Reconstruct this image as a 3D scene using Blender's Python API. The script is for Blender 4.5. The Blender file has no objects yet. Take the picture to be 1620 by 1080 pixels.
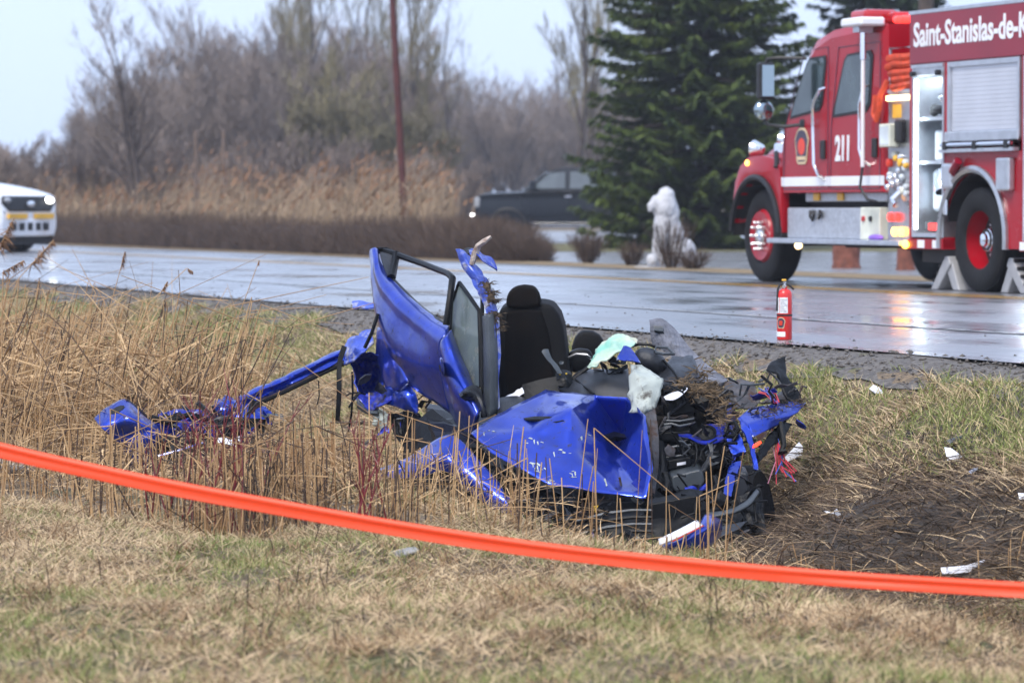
import bpy, bmesh, math, random
import numpy as np
from mathutils import Vector, Matrix, noise

sc = bpy.context.scene
col = sc.collection
rad = math.radians

# ------------------------------------------------------------------ camera
FPX = 5500.0                       # focal length in pixels of the 1620 px wide frame
TILT = math.atan(215 / FPX)
CZ = 0.95                          # eye height above the road edge
cam_d = bpy.data.cameras.new('camera')
cam_d.sensor_width = 36
cam_d.lens = FPX / 1620 * 36
cam_d.clip_start = 0.1
cam_d.clip_end = 4000
cam_d.dof.use_dof = True
cam_d.dof.focus_distance = 20.4
cam_d.dof.aperture_fstop = 3.7
cam = bpy.data.objects.new('camera', cam_d)
col.objects.link(cam)
cam.location = (0, 0, CZ)
cam.rotation_euler = (math.pi / 2 - TILT, 0, 0)
sc.camera = cam

# ------------------------------------------------------------------ sky and light
SUN_EL, SUN_AZ = 52, -150          # azimuth measured clockwise from +Y
world = bpy.data.worlds.new('World')
sc.world = world
world.use_nodes = True
wn = world.node_tree
wn.nodes.clear()
w_out = wn.nodes.new('ShaderNodeOutputWorld')
w_bg = wn.nodes.new('ShaderNodeBackground')
w_sky = wn.nodes.new('ShaderNodeTexSky')
w_sky.sky_type = 'NISHITA'
w_sky.sun_disc = False
w_sky.sun_elevation = rad(SUN_EL)
w_sky.sun_rotation = rad(SUN_AZ)
w_sky.air_density = 1.0
w_sky.dust_density = 4.0
w_mix = wn.nodes.new('ShaderNodeMix')
w_mix.data_type = 'RGBA'
w_mix.inputs['Factor'].default_value = 0.78     # closed cloud layer over the clear sky
w_mix.inputs[7].default_value = (4.1, 5.0, 7.0, 1)
wn.links.new(w_sky.outputs[0], w_mix.inputs[6])
wn.links.new(w_mix.outputs[2], w_bg.inputs[0])
w_bg.inputs[1].default_value = 0.1
wn.links.new(w_bg.outputs[0], w_out.inputs[0])

sun_d = bpy.data.lights.new('sun', 'SUN')
sun_d.energy = 1.5
sun_d.angle = rad(22)
sun_d.color = (1.0, 0.95, 0.88)
sun = bpy.data.objects.new('sun', sun_d)
col.objects.link(sun)
az, el = rad(SUN_AZ), rad(SUN_EL)
to_sun = Vector((math.sin(az) * math.cos(el), math.cos(az) * math.cos(el), math.sin(el)))
sun.rotation_euler = to_sun.to_track_quat('Z', 'Y').to_euler()
sun.location = to_sun * 50

sc.view_settings.view_transform = 'Standard'
sc.view_settings.look = 'None'
sc.view_settings.gamma = 1
sc.view_settings.use_curve_mapping = False
sc.view_settings.exposure = 1.24
sc.cycles.max_bounces = 7
sc.cycles.diffuse_bounces = 3
sc.cycles.glossy_bounces = 3
sc.cycles.transmission_bounces = 3

# ------------------------------------------------------------------ helpers
def P(px, py, Y):
    """world point seen at photo pixel (px, py) at distance Y along the view"""
    u = (px - 810) / FPX
    v = (540 - py) / FPX
    dy = math.cos(TILT) + v * math.sin(TILT)
    dz = -math.sin(TILT) + v * math.cos(TILT)
    k = Y / dy
    return Vector((u * k, Y, CZ + dz * k))

def tag(o, label=None, cat=None, group=None, kind=None):
    if label: o['label'] = label
    if cat: o['category'] = cat
    if group: o['group'] = group
    if kind: o['kind'] = kind
    return o

def empty(name, loc, rz=0.0):
    o = bpy.data.objects.new(name, None)
    o.empty_display_size = 0.2
    col.objects.link(o)
    o.location = loc
    o.rotation_euler = (0, 0, rz)
    return o

def vc(*a): return Vector(a)

class MB:
    def __init__(self):
        self.v, self.f = [], []
    def add(self, vs, fs):
        b = len(self.v)
        self.v += [Vector(p) for p in vs]
        self.f += [[b + i for i in q] for q in fs]
        return self
    def box(self, c, s, R=None):
        c = Vector(c)
        vs = []
        for x in (-.5, .5):
            for y in (-.5, .5):
                for z in (-.5, .5):
                    p = Vector((x * s[0], y * s[1], z * s[2]))
                    if R is not None: p = R @ p
                    vs.append(c + p)
        return self.add(vs, [(0, 1, 3, 2), (4, 6, 7, 5), (0, 4, 5, 1), (2, 3, 7, 6), (0, 2, 6, 4), (1, 5, 7, 3)])
    def bb(self, x0, x1, y0, y1, z0, z1):
        return self.box(((x0 + x1) / 2, (y0 + y1) / 2, (z0 + z1) / 2), (abs(x1 - x0), abs(y1 - y0), abs(z1 - z0)))
    def tube(self, path, r, n=8, caps=True):
        path = [Vector(p) for p in path]
        m = len(path)
        rs = r if isinstance(r, (list, tuple)) else [r] * m
        vs, fs = [], []
        up = None
        for i, p in enumerate(path):
            d = (path[min(i + 1, m - 1)] - path[max(i - 1, 0)])
            if d.length < 1e-9: d = Vector((0, 0, 1))
            d.normalize()
            if up is None:
                up = Vector((0, 0, 1)) if abs(d.z) < .9 else Vector((1, 0, 0))
            a = d.cross(up)
            if a.length < 1e-6: a = d.cross(Vector((1, .3, .2)))
            a.normalize()
            b = a.cross(d).normalized()
            up = b
            for k in range(n):
                t = 2 * math.pi * k / n
                vs.append(p + (a * math.cos(t) + b * math.sin(t)) * rs[i])
        for i in range(m - 1):
            for k in range(n):
                k2 = (k + 1) % n
                fs.append((i * n + k, i * n + k2, (i + 1) * n + k2, (i + 1) * n + k))
        if caps:
            fs.append(tuple(range(n - 1, -1, -1)))
            fs.append(tuple((m - 1) * n + k for k in range(n)))
        return self.add(vs, fs)
    def prism(self, poly, ext):
        ext = Vector(ext)
        poly = [Vector(p) for p in poly]
        n = len(poly)
        vs = poly + [p + ext for p in poly]
        fs = [tuple(range(n - 1, -1, -1)), tuple(range(n, 2 * n))]
        for i in range(n):
            j = (i + 1) % n
            fs.append((i, j, n + j, n + i))
        return self.add(vs, fs)
    def lathe(self, prof, c, axis=(0, 0, 1), n=24, caps=True):
        ax = Vector(axis).normalized()
        a = ax.cross(Vector((0, 0, 1)) if abs(ax.z) < .9 else Vector((1, 0, 0))).normalized()
        b = ax.cross(a)
        c = Vector(c)
        vs, fs = [], []
        m = len(prof)
        for (r, h) in prof:
            for k in range(n):
                t = 2 * math.pi * k / n
                vs.append(c + ax * h + (a * math.cos(t) + b * math.sin(t)) * r)
        for i in range(m - 1):
            for k in range(n):
                k2 = (k + 1) % n
                fs.append((i * n + k, i * n + k2, (i + 1) * n + k2, (i + 1) * n + k))
        if caps:
            fs.append(tuple(range(n - 1, -1, -1)))
            fs.append(tuple((m - 1) * n + k for k in range(n)))
        return self.add(vs, fs)
    def ell(self, c, r, R=None, nu=14, nv=9):
        c = Vector(c)
        vs, fs = [], []
        for j in range(nv + 1):
            ph = math.pi * j / nv
            for i in range(nu):
                th = 2 * math.pi * i / nu
                p = Vector((r[0] * math.sin(ph) * math.cos(th), r[1] * math.sin(ph) * math.sin(th), r[2] * math.cos(ph)))
                if R is not None: p = R @ p
                vs.append(c + p)
        for j in range(nv):
            for i in range(nu):
                i2 = (i + 1) % nu
                fs.append((j * nu + i, (j + 1) * nu + i, (j + 1) * nu + i2, j * nu + i2))
        return self.add(vs, fs)
    def sheet(self, rows, nu=4, nv=4, crumple=0.0, seed=0, linear=False, cs=9.0):
        """grid of points blended into a smooth (or faceted) sheet; crumple adds folded creases"""
        G = np.array([[tuple(p) for p in r] for r in rows], float)
        def interp(A, n):
            m = A.shape[0]
            out = []
            for i in range(m - 1):
                p0, p1, p2, p3 = A[max(i - 1, 0)], A[i], A[i + 1], A[min(i + 2, m - 1)]
                for k in range(n):
                    t = k / n
                    if linear:
                        out.append(p1 * (1 - t) + p2 * t)
                    else:
                        out.append(.5 * (2 * p1 + (p2 - p0) * t + (2 * p0 - 5 * p1 + 4 * p2 - p3) * t * t + (3 * p1 - p0 - 3 * p2 + p3) * t ** 3))
            out.append(A[-1])
            return np.array(out)
        G = interp(G, nv)
        G = np.transpose(interp(np.transpose(G, (1, 0, 2)), nu), (1, 0, 2))
        h, w = G.shape[:2]
        if crumple:
            du = np.gradient(G, axis=1); dv = np.gradient(G, axis=0)
            N = np.cross(du, dv)
            N /= np.maximum(np.linalg.norm(N, axis=2, keepdims=True), 1e-9)
            for j in range(h):
                for i in range(w):
                    q = Vector(G[j, i]) * cs + Vector((seed * 3.7, seed * 1.3, 0))
                    dd = noise.voronoi(q)[0]
                    a = (dd[1] - dd[0]) * .9 - .35 + .5 * noise.noise(q * .6)
                    G[j, i] += N[j, i] * crumple * a
        vs = G.reshape(-1, 3)
        fs = [(j * w + i, j * w + i + 1, (j + 1) * w + i + 1, (j + 1) * w + i) for j in range(h - 1) for i in range(w - 1)]
        return self.add([Vector(p) for p in vs], fs)
    def build(self, name, m, parent=None, off=None, smooth=False, bevel=0.0, solid=0.0, sub=0, bseg=1):
        me = bpy.data.meshes.new(name)
        vs = [p - off for p in self.v] if off is not None else self.v
        me.from_pydata([tuple(p) for p in vs], [], self.f)
        bm = bmesh.new()
        bm.from_mesh(me)
        if not solid:
            bmesh.ops.recalc_face_normals(bm, faces=bm.faces)
        if bevel:
            es = [e for e in bm.edges if len(e.link_faces) == 2 and e.calc_face_angle(0) > rad(28)]
            bmesh.ops.bevel(bm, geom=es, offset=bevel, segments=bseg, affect='EDGES', profile=.5, clamp_overlap=True)
        if smooth:
            for f in bm.faces: f.smooth = True
            for e in bm.edges:
                if len(e.link_faces) == 2 and e.calc_face_angle(0) > rad(42): e.smooth = False
        bm.to_mesh(me)
        bm.free()
        o = bpy.data.objects.new(name, me)
        col.objects.link(o)
        if m is not None: me.materials.append(m)
        if parent is not None: o.parent = parent
        if solid:
            s = o.modifiers.new('thickness', 'SOLIDIFY'); s.thickness = solid; s.offset = 0
        if sub:
            s = o.modifiers.new('subdiv', 'SUBSURF'); s.levels = sub; s.render_levels = sub
        return o

def mesh_np(name, V, quads=None, tris=None, m=None, smooth=False):
    me = bpy.data.meshes.new(name)
    V = np.asarray(V, np.float32)
    nq = 0 if quads is None else len(quads)
    nt = 0 if tris is None else len(tris)
    me.vertices.add(len(V))
    me.vertices.foreach_set('co', V.ravel())
    idx = []
    if nq: idx.append(np.asarray(quads, np.int32).ravel())
    if nt: idx.append(np.asarray(tris, np.int32).ravel())
    idx = np.concatenate(idx)
    me.loops.add(len(idx))
    me.loops.foreach_set('vertex_index', idx)
    me.polygons.add(nq + nt)
    st = np.concatenate([np.arange(nq) * 4, nq * 4 + np.arange(nt) * 3]).astype(np.int32)
    me.polygons.foreach_set('loop_start', st)
    if smooth:
        me.polygons.foreach_set('use_smooth', np.ones(nq + nt, bool))
    me.update(calc_edges=True)
    me.validate()
    if m is not None: me.materials.append(m)
    return me

def link_mesh(name, me, parent=None):
    o = bpy.data.objects.new(name, me)
    col.objects.link(o)
    if parent is not None: o.parent = parent
    return o

def copy_tree(o, parent=None):
    c = o.copy()
    col.objects.link(c)
    c.parent = parent
    for ch in list(o.children):
        copy_tree(ch, c)
    return c

# ------------------------------------------------------------------ materials
M = {}
def mat(name, c, rough=.5, metal=0.0, var=.12, scale=6.0, bump=0.0, bscale=60.0, coat=0.0, c2=None, dirt=None, dirt_amt=.5,
        dirt_scale=9.0, emit=None, estr=0.0, spec=.5, island=False, trans=0.0, rvar=.1, ior=1.45, two=None, wear=0.0):
    m = bpy.data.materials.new(name)
    m.use_nodes = True
    nt = m.node_tree
    b = nt.nodes['Principled BSDF']
    L = nt.links.new
    tc = nt.nodes.new('ShaderNodeTexCoord')
    nz = nt.nodes.new('ShaderNodeTexNoise')
    nz.inputs['Scale'].default_value = scale
    nz.inputs['Detail'].default_value = 4
    L(tc.outputs['Object'], nz.inputs['Vector'])
    mx = nt.nodes.new('ShaderNodeMix'); mx.data_type = 'RGBA'
    ca = c2 if c2 is not None else tuple(max(0, k * (1 - var)) for k in c)
    cb = c if c2 is not None else tuple(min(1, k * (1 + var)) for k in c)
    mx.inputs[6].default_value = (*ca, 1)
    mx.inputs[7].default_value = (*cb, 1)
    if island:
        ge = nt.nodes.new('ShaderNodeNewGeometry')
        ad = nt.nodes.new('ShaderNodeMath'); ad.operation = 'MULTIPLY_ADD'
        ad.inputs[1].default_value = .8
        L(ge.outputs['Random Per Island'], ad.inputs[0])
        ms = nt.nodes.new('ShaderNodeMath'); ms.operation = 'MULTIPLY_ADD'
        ms.inputs[1].default_value = 1.6; ms.inputs[2].default_value = -.7
        L(nz.outputs['Fac'], ms.inputs[0])
        L(ms.outputs[0], ad.inputs[2])
        ad.use_clamp = True
        L(ad.outputs[0], mx.inputs[0])
    else:
        rp = nt.nodes.new('ShaderNodeMapRange')
        rp.inputs[1].default_value = .35; rp.inputs[2].default_value = .65
        L(nz.outputs['Fac'], rp.inputs[0])
        L(rp.outputs[0], mx.inputs[0])
    out = mx.outputs[2]
    if two is not None:      # third colour by island, for mixed litter
        ge2 = nt.nodes.new('ShaderNodeNewGeometry')
        th = nt.nodes.new('ShaderNodeMath'); th.operation = 'MULTIPLY'; th.inputs[1].default_value = 7.31
        fr = nt.nodes.new('ShaderNodeMath'); fr.operation = 'FRACT'
        L(ge2.outputs['Random Per Island'], th.inputs[0]); L(th.outputs[0], fr.inputs[0])
        gt = nt.nodes.new('ShaderNodeMath'); gt.operation = 'LESS_THAN'; gt.inputs[1].default_value = two[1]
        L(fr.outputs[0], gt.inputs[0])
        m2 = nt.nodes.new('ShaderNodeMix'); m2.data_type = 'RGBA'
        m2.inputs[7].default_value = (*two[0], 1)
        L(out, m2.inputs[6]); L(gt.outputs[0], m2.inputs[0])
        out = m2.outputs[2]
    if dirt is not None:
        n2 = nt.nodes.new('ShaderNodeTexNoise'); n2.inputs['Scale'].default_value = dirt_scale
        n2.inputs['Detail'].default_value = 7; n2.inputs['Roughness'].default_value = .7
        L(tc.outputs['Object'], n2.inputs['Vector'])
        r2 = nt.nodes.new('ShaderNodeMapRange')
        r2.inputs[1].default_value = .78 - .4 * dirt_amt; r2.inputs[2].default_value = .92 - .4 * dirt_amt
        L(n2.outputs['Fac'], r2.inputs[0])
        m3 = nt.nodes.new('ShaderNodeMix'); m3.data_type = 'RGBA'
        m3.inputs[7].default_value = (*dirt, 1)
        L(out, m3.inputs[6]); L(r2.outputs[0], m3.inputs[0])
        out = m3.outputs[2]
        ra = nt.nodes.new('ShaderNodeMath'); ra.operation = 'MULTIPLY_ADD'; ra.use_clamp = True
        ra.inputs[1].default_value = .5; ra.inputs[2].default_value = rough
        L(r2.outputs[0], ra.inputs[0]); L(ra.outputs[0], b.inputs['Roughness'])
    else:
        rr = nt.nodes.new('ShaderNodeMath'); rr.operation = 'MULTIPLY_ADD'; rr.use_clamp = True
        rr.inputs[1].default_value = rvar * 2; rr.inputs[2].default_value = rough - rvar
        L(nz.outputs['Fac'], rr.inputs[0]); L(rr.outputs[0], b.inputs['Roughness'])
    if wear:                 # paint rubbed off along edges and creases
        ge3 = nt.nodes.new('ShaderNodeNewGeometry')
        n5 = nt.nodes.new('ShaderNodeTexNoise'); n5.inputs['Scale'].default_value = 26; n5.inputs['Detail'].default_value = 6
        L(tc.outputs['Object'], n5.inputs['Vector'])
        sm = nt.nodes.new('ShaderNodeMath'); sm.operation = 'MULTIPLY_ADD'; sm.inputs[1].default_value = .34 * wear
        L(n5.outputs['Fac'], sm.inputs[0]); L(ge3.outputs['Pointiness'], sm.inputs[2])
        r5 = nt.nodes.new('ShaderNodeMapRange'); r5.inputs[1].default_value = .60 + .17 * wear; r5.inputs[2].default_value = .68 + .17 * wear
        L(sm.outputs[0], r5.inputs[0])
        m5 = nt.nodes.new('ShaderNodeMix'); m5.data_type = 'RGBA'; m5.inputs[7].default_value = (.30, .32, .38, 1)
        L(out, m5.inputs[6]); L(r5.outputs[0], m5.inputs[0])
        out = m5.outputs[2]
    L(out, b.inputs['Base Color'])
    b.inputs['Metallic'].default_value = metal
    b.inputs['Specular IOR Level'].default_value = spec
    b.inputs['IOR'].default_value = ior
    b.inputs['Coat Weight'].default_value = coat
    b.inputs['Coat Roughness'].default_value = .06
    if trans: b.inputs['Transmission Weight'].default_value = trans
    if emit is not None:
        b.inputs['Emission Color'].default_value = (*emit, 1)
        b.inputs['Emission Strength'].default_value = estr
    if bump:
        n3 = nt.nodes.new('ShaderNodeTexNoise'); n3.inputs['Scale'].default_value = bscale; n3.inputs['Detail'].default_value = 5
        L(tc.outputs['Object'], n3.inputs['Vector'])
        bp = nt.nodes.new('ShaderNodeBump'); bp.inputs['Strength'].default_value = bump; bp.inputs['Distance'].default_value = .02
        L(n3.outputs['Fac'], bp.inputs['Height']); L(bp.outputs[0], b.inputs['Normal'])
    M[name] = m
    return m

mat('blue_paint', (.004, .032, .36), .28, .70, .2, 5, coat=.7, dirt=(.026, .024, .03), dirt_amt=.54, dirt_scale=22, wear=.55)
mat('blue_scraped', (.04, .08, .42), .45, .1, .2, 12, coat=.2, dirt=(.42, .42, .44), dirt_amt=.62, dirt_scale=11, wear=.8)
mat('blue_muddy', (.010, .026, .36), .4, .2, .2, 12, coat=.3, dirt=(.035, .028, .022), dirt_amt=.72, dirt_scale=13)
mat('bare_cream', (.44, .48, .43), .5, 0, .3, 7, dirt=(.09, .085, .075), dirt_amt=.62, dirt_scale=12, c2=(.30, .33, .31))
mat('mint_cloth', (.20, .46, .38), .8, 0, .1, 5, c2=(.52, .53, .42), bump=.5, bscale=30, dirt=(.12, .11, .08), dirt_amt=.35)
mat('black_plastic', (.0032, .0036, .0045), .42, 0, .25, 9, spec=.22, bump=.15, bscale=140, dirt=(.014, .012, .010), dirt_amt=.22, dirt_scale=18)
mat('grey_plastic', (.016, .018, .023), .34, 0, .2, 9, bump=.25, bscale=220, dirt=(.05, .042, .033), dirt_amt=.4, dirt_scale=14)
mat('mid_plastic', (.042, .050, .058), .34, 0, .15, 9, bump=.2, bscale=200, dirt=(.10, .085, .065), dirt_amt=.3, dirt_scale=14)
mat('seat_cloth', (.0035, .0032, .0032), .85, 0, .35, 5, bump=.4, bscale=300, c2=(.008, .0055, .0045), spec=.15)
mat('seat_side', (.0045, .0045, .005), .6, 0, .2, 8, spec=.2, bump=.3, bscale=180)
mat('weathered_grey', (.11, .115, .14), .6, 0, .35, 14, bump=.8, bscale=28, dirt=(.05, .045, .04), dirt_amt=.5, dirt_scale=12)
mat('rusty_metal', (.08, .075, .078), .55, .5, .3, 14, bump=.5, bscale=30, dirt=(.085, .05, .038), dirt_amt=.7, dirt_scale=9)
mat('raw_metal', (.22, .225, .24), .4, .8, .2, 14, dirt=(.06, .05, .04), dirt_amt=.45)
mat('white_plastic', (.72, .73, .78), .35, 0, .06, 9, dirt=(.25, .22, .2), dirt_amt=.22, dirt_scale=20)
mat('red_lamp', (.5, .02, .01), .2, emit=(1, .05, .02), estr=1.6)
mat('tyre', (.009, .009, .010), .7, 0, .3, 10, bump=.3, bscale=60, spec=.3, dirt=(.035, .032, .03), dirt_amt=.3, dirt_scale=8)
mat('glass_dirty', (.12, .15, .14), .22, 0, .35, 5, dirt=(.16, .15, .12), dirt_amt=.5, dirt_scale=8, c2=(.075, .10, .11))
mat('wire_red', (.5, .035, .06), .5)
mat('wire_blue', (.06, .10, .45), .5)
mat('wire_pink', (.55, .22, .3), .5)
mat('mud_straw', (.11, .075, .045), .9, 0, .4, 30, c2=(.03, .022, .016), bump=.8, bscale=60)
mat('wood_bare', (.62, .56, .50), .7, 0, .25, 18, c2=(.22, .15, .12), bump=.4)
mat('yellow_plastic', (.65, .42, .02), .4)
mat('straw_grass', (.62, .47, .29), .75, 0, .2, 1.3, c2=(.40, .29, .175), island=True, two=((.17, .11, .065), .12), spec=.25)
mat('green_grass', (.25, .27, .085), .6, 0, .2, 1.3, c2=(.14, .18, .045), island=True, two=((.50, .40, .22), .3), spec=.3)
mat('dark_litter', (.15, .10, .062), .7, 0, .2, 1.6, c2=(.055, .038, .026), island=True, two=((.30, .22, .13), .06), spec=.25)
mat('reed_stalk', (.56, .37, .19), .6, 0, .2, 1.2, c2=(.27, .15, .068), island=True, two=((.075, .048, .035), .24), spec=.3)
mat('reed_leaf', (.60, .42, .235), .7, 0, .2, 1.2, c2=(.30, .185, .09), island=True, two=((.11, .07, .042), .18), spec=.25)
mat('far_reed', (.39, .29, .19), .8, 0, .2, .35, c2=(.23, .165, .11), island=True, two=((.15, .10, .065), .14), spec=.2)
mat('reed_plume', (.27, .16, .095), .9, 0, .2, 3, c2=(.16, .088, .05), island=True, spec=.1)
mat('dead_twig', (.055, .040, .032), .8, 0, .3, 3, c2=(.028, .022, .018), island=True, spec=.2)
mat('red_bark', (.20, .022, .028), .45, 0, .3, 6, c2=(.085, .014, .018), island=True)
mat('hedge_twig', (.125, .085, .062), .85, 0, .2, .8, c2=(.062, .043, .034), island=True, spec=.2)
mat('hedge_light_block', (.05, .036, .03), .95, 0, .3, 2, spec=.1)
mat('bark', (.085, .068, .062), .85, 0, .25, 3, c2=(.045, .036, .034), spec=.2)
mat('twigs', (.25, .20, .165), .85, 0, .2, .6, c2=(.165, .13, .115), island=True, spec=.2)
mat('twigs_yellow', (.22, .19, .10), .85, 0, .2, .6, c2=(.13, .11, .065), island=True, spec=.2)
mat('needles', (.080, .108, .018), .6, 0, .2, .9, c2=(.020, .038, .009), island=True, spec=.3)
mat('needles_dark', (.030, .052, .022), .65, 0, .2, .9, c2=(.016, .032, .016), island=True, spec=.3)
mat('spruce_bark', (.06, .045, .038), .9, 0, .3, 8)
mat('tussock', (.42, .28, .155), .75, 0, .2, 1.3, c2=(.20, .125, .07), island=True, two=((.10, .065, .045), .15), spec=.25)
# ------------------------------------------------------------------ terrain
DN = np.array([.9279, .3728])         # across the road (away from the camera)
DA = np.array([-.3728, .9279])        # along the road, away to the left
Q0, Q1 = 10.6, 20.85                  # paved edges
def snoise(X, Y, s, seed=0):
    """cheap smooth value noise on arrays"""
    X = X * s + seed * 17.3; Y = Y * s + seed * 9.1
    xi = np.floor(X).astype(np.int64); yi = np.floor(Y).astype(np.int64)
    fx = X - xi; fy = Y - yi
    fx = fx * fx * (3 - 2 * fx); fy = fy * fy * (3 - 2 * fy)
    def h(a, b):
        n = (a * 374761393 + b * 668265263 + seed * 974711) & 0x7fffffff
        n = ((n ^ (n >> 13)) * 1274126177) & 0x7fffffff
        return (n ^ (n >> 16)) % 10007 / 10007.0
    return (h(xi, yi) * (1 - fx) * (1 - fy) + h(xi + 1, yi) * fx * (1 - fy) + h(xi, yi + 1) * (1 - fx) * fy + h(xi + 1, yi + 1) * fx * fy)

def road_z(q):
    return .10 * np.clip(1 - ((q - (Q0 + Q1) / 2) / ((Q1 - Q0) / 2)) ** 2, 0, 1)

def ground_z(X, Y):
    X = np.asarray(X, float); Y = np.asarray(Y, float)
    q = X * DN[0] + Y * DN[1]
    z = np.interp(q, [-50, 5.6, 6.6, 7.4, 8.1, 9.2, 10.15, 10.55, 10.75, 11.2, 20.3, 20.8, 24, 60],
                  [-.66, -.68, -.73, -.94, -.96, -.50, -.10, -.015, -.03, -.07, -.07, -.03, -.04, -.04])
    # keep the far land level once the ditch is out of sight
    k = np.clip((Y - 50) / 12, 0, 1)
    z = z * (1 - k) + np.where((q > 10.75) & (q < 20.6), -.07, -.05) * k
    amp = np.interp(q, [9.9, 10.4], [1, .12])
    rough = (snoise(X, Y, 1.1, 1) - .5) * .10 + (snoise(X, Y, 3.3, 2) - .5) * .06 + (snoise(X, Y, 9, 3) - .5) * .022
    z = z + rough * amp * (q < 10.7)
    # ground pressed and dug out below the wreck
    g = np.exp(-(((X - .95) / 1.0) ** 2 + ((Y - 20.0) / 1.35) ** 2) ** 2)
    z = z * (1 - g) + np.minimum(z, -.97) * g
    return z

def gz(x, y): return float(ground_z(np.array([x]), np.array([y]))[0])

def nodes_of(m):
    m.use_nodes = True
    return m.node_tree, m.node_tree.nodes['Principled BSDF']

def ground_material():
    m = bpy.data.materials.new('earth_and_thatch')
    nt, b = nodes_of(m)
    L = nt.links.new
    tc = nt.nodes.new('ShaderNodeTexCoord')
    def nz(s, d=5, r=.6):
        n = nt.nodes.new('ShaderNodeTexNoise'); n.inputs['Scale'].default_value = s; n.inputs['Detail'].default_value = d
        n.inputs['Roughness'].default_value = r
        L(tc.outputs['Object'], n.inputs['Vector']); return n
    def ramp(src, lo, hi):
        r = nt.nodes.new('ShaderNodeMapRange'); r.inputs[1].default_value = lo; r.inputs[2].default_value = hi
        L(src, r.inputs[0]); return r.outputs[0]
    def mixc(a, bb, f):
        x = nt.nodes.new('ShaderNodeMix'); x.data_type = 'RGBA'
        for i, s in ((6, a), (7, bb)):
            if isinstance(s, tuple): x.inputs[i].default_value = (*s, 1)
            else: L(s, x.inputs[i])
        L(f, x.inputs[0]); return x.outputs[2]
    c = mixc((.075, .056, .040), (.27, .195, .115), ramp(nz(30).outputs[0], .35, .65))
    c = mixc(c, (.085, .10, .035), ramp(nz(1.6).outputs[0], .52, .68))
    c = mixc(c, (.035, .027, .021), ramp(nz(4.5).outputs[0], .56, .70))
    # wet churned mud beside the wreck
    mp = nt.nodes.new('ShaderNodeMapping'); mp.vector_type = 'POINT'
    mp.inputs['Location'].default_value = (-2.6 / 1.7, -18.3 / 2.3, 0); mp.inputs['Scale'].default_value = (1 / 1.7, 1 / 2.3, 0)
    L(tc.outputs['Object'], mp.inputs['Vector'])
    ln = nt.nodes.new('ShaderNodeVectorMath'); ln.operation = 'LENGTH'; L(mp.outputs[0], ln.inputs[0])
    ad = nt.nodes.new('ShaderNodeMath'); ad.operation = 'MULTIPLY_ADD'; ad.inputs[1].default_value = .9
    L(nz(2.2).outputs[0], ad.inputs[0]); L(ln.outputs['Value'], ad.inputs[2])
    rm = nt.nodes.new('ShaderNodeMapRange'); rm.inputs[1].default_value = 1.0; rm.inputs[2].default_value = 1.4
    rm.inputs[3].default_value = 1; rm.inputs[4].default_value = 0
    L(ad.outputs[0], rm.inputs[0])
    c = mixc(c, (.060, .044, .030), rm.outputs[0])
    rr = nt.nodes.new('ShaderNodeMapRange'); rr.inputs[3].default_value = .85; rr.inputs[4].default_value = .5
    L(rm.outputs[0], rr.inputs[0]); L(rr.outputs[0], b.inputs['Roughness'])
    L(c, b.inputs['Base Color'])
    bp = nt.nodes.new('ShaderNodeBump'); bp.inputs['Strength'].default_value = .9; bp.inputs['Distance'].default_value = .03
    L(nz(45, 8).outputs[0], bp.inputs['Height']); L(bp.outputs[0], b.inputs['Normal'])
    return m
M['ground'] = ground_material()

def spaced(lo, hi, step, far_lo, far_hi):
    a = list(np.arange(lo, hi, step))
    s = step; x = hi
    out = a[:]
    while x < far_hi:
        out.append(x); s *= 1.22; x += s
    out.append(far_hi)
    s = step; x = lo
    pre = []
    while x > far_lo:
        s *= 1.22; x -= s; pre.append(max(x, far_lo))
    return np.array(pre[::-1] + out)
gx = spaced(-9, 8, .12, -1500, 1500)
gy = spaced(9, 52, .17, -60, 2600)
GX, GY = np.meshgrid(gx, gy)
GZ = ground_z(GX, GY)
V = np.stack([GX, GY, GZ], -1).reshape(-1, 3)
h, w = GX.shape
I = (np.arange(h - 1)[:, None] * w + np.arange(w - 1)[None]).ravel()
o = link_mesh('ground', mesh_np('ground', V, np.stack([I, I + 1, I + w + 1, I + w], 1), None, M['ground'], True))
tag(o, kind='structure')

def strip(name, qs, a0, a1, zf, m, step=1.5, wob=0.0, seed=0, kind='structure'):
    """sheet that follows the road: qs across, a0..a1 along"""
    aa = np.arange(a0, a1 + step, step)
    Vv = []
    for i, a in enumerate(aa):
        for j, q in enumerate(qs):
            qq = q
            if wob and (j == 0 or j == len(qs) - 1):
                qq += wob * (noise.noise(Vector((a * .9, seed, j))) + .6 * noise.noise(Vector((a * 3.1, seed + 5, j))))
            p = DN * qq + DA * a
            Vv.append((p[0], p[1], zf(qq, p[0], p[1])))
    n = len(qs)
    I = (np.arange(len(aa) - 1)[:, None] * n + np.arange(n - 1)[None]).ravel()
    o = link_mesh(name, mesh_np(name, Vv, np.stack([I, I + 1, I + n + 1, I + n], 1), None, m, True))
    if kind: tag(o, kind=kind)
    return o

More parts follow.
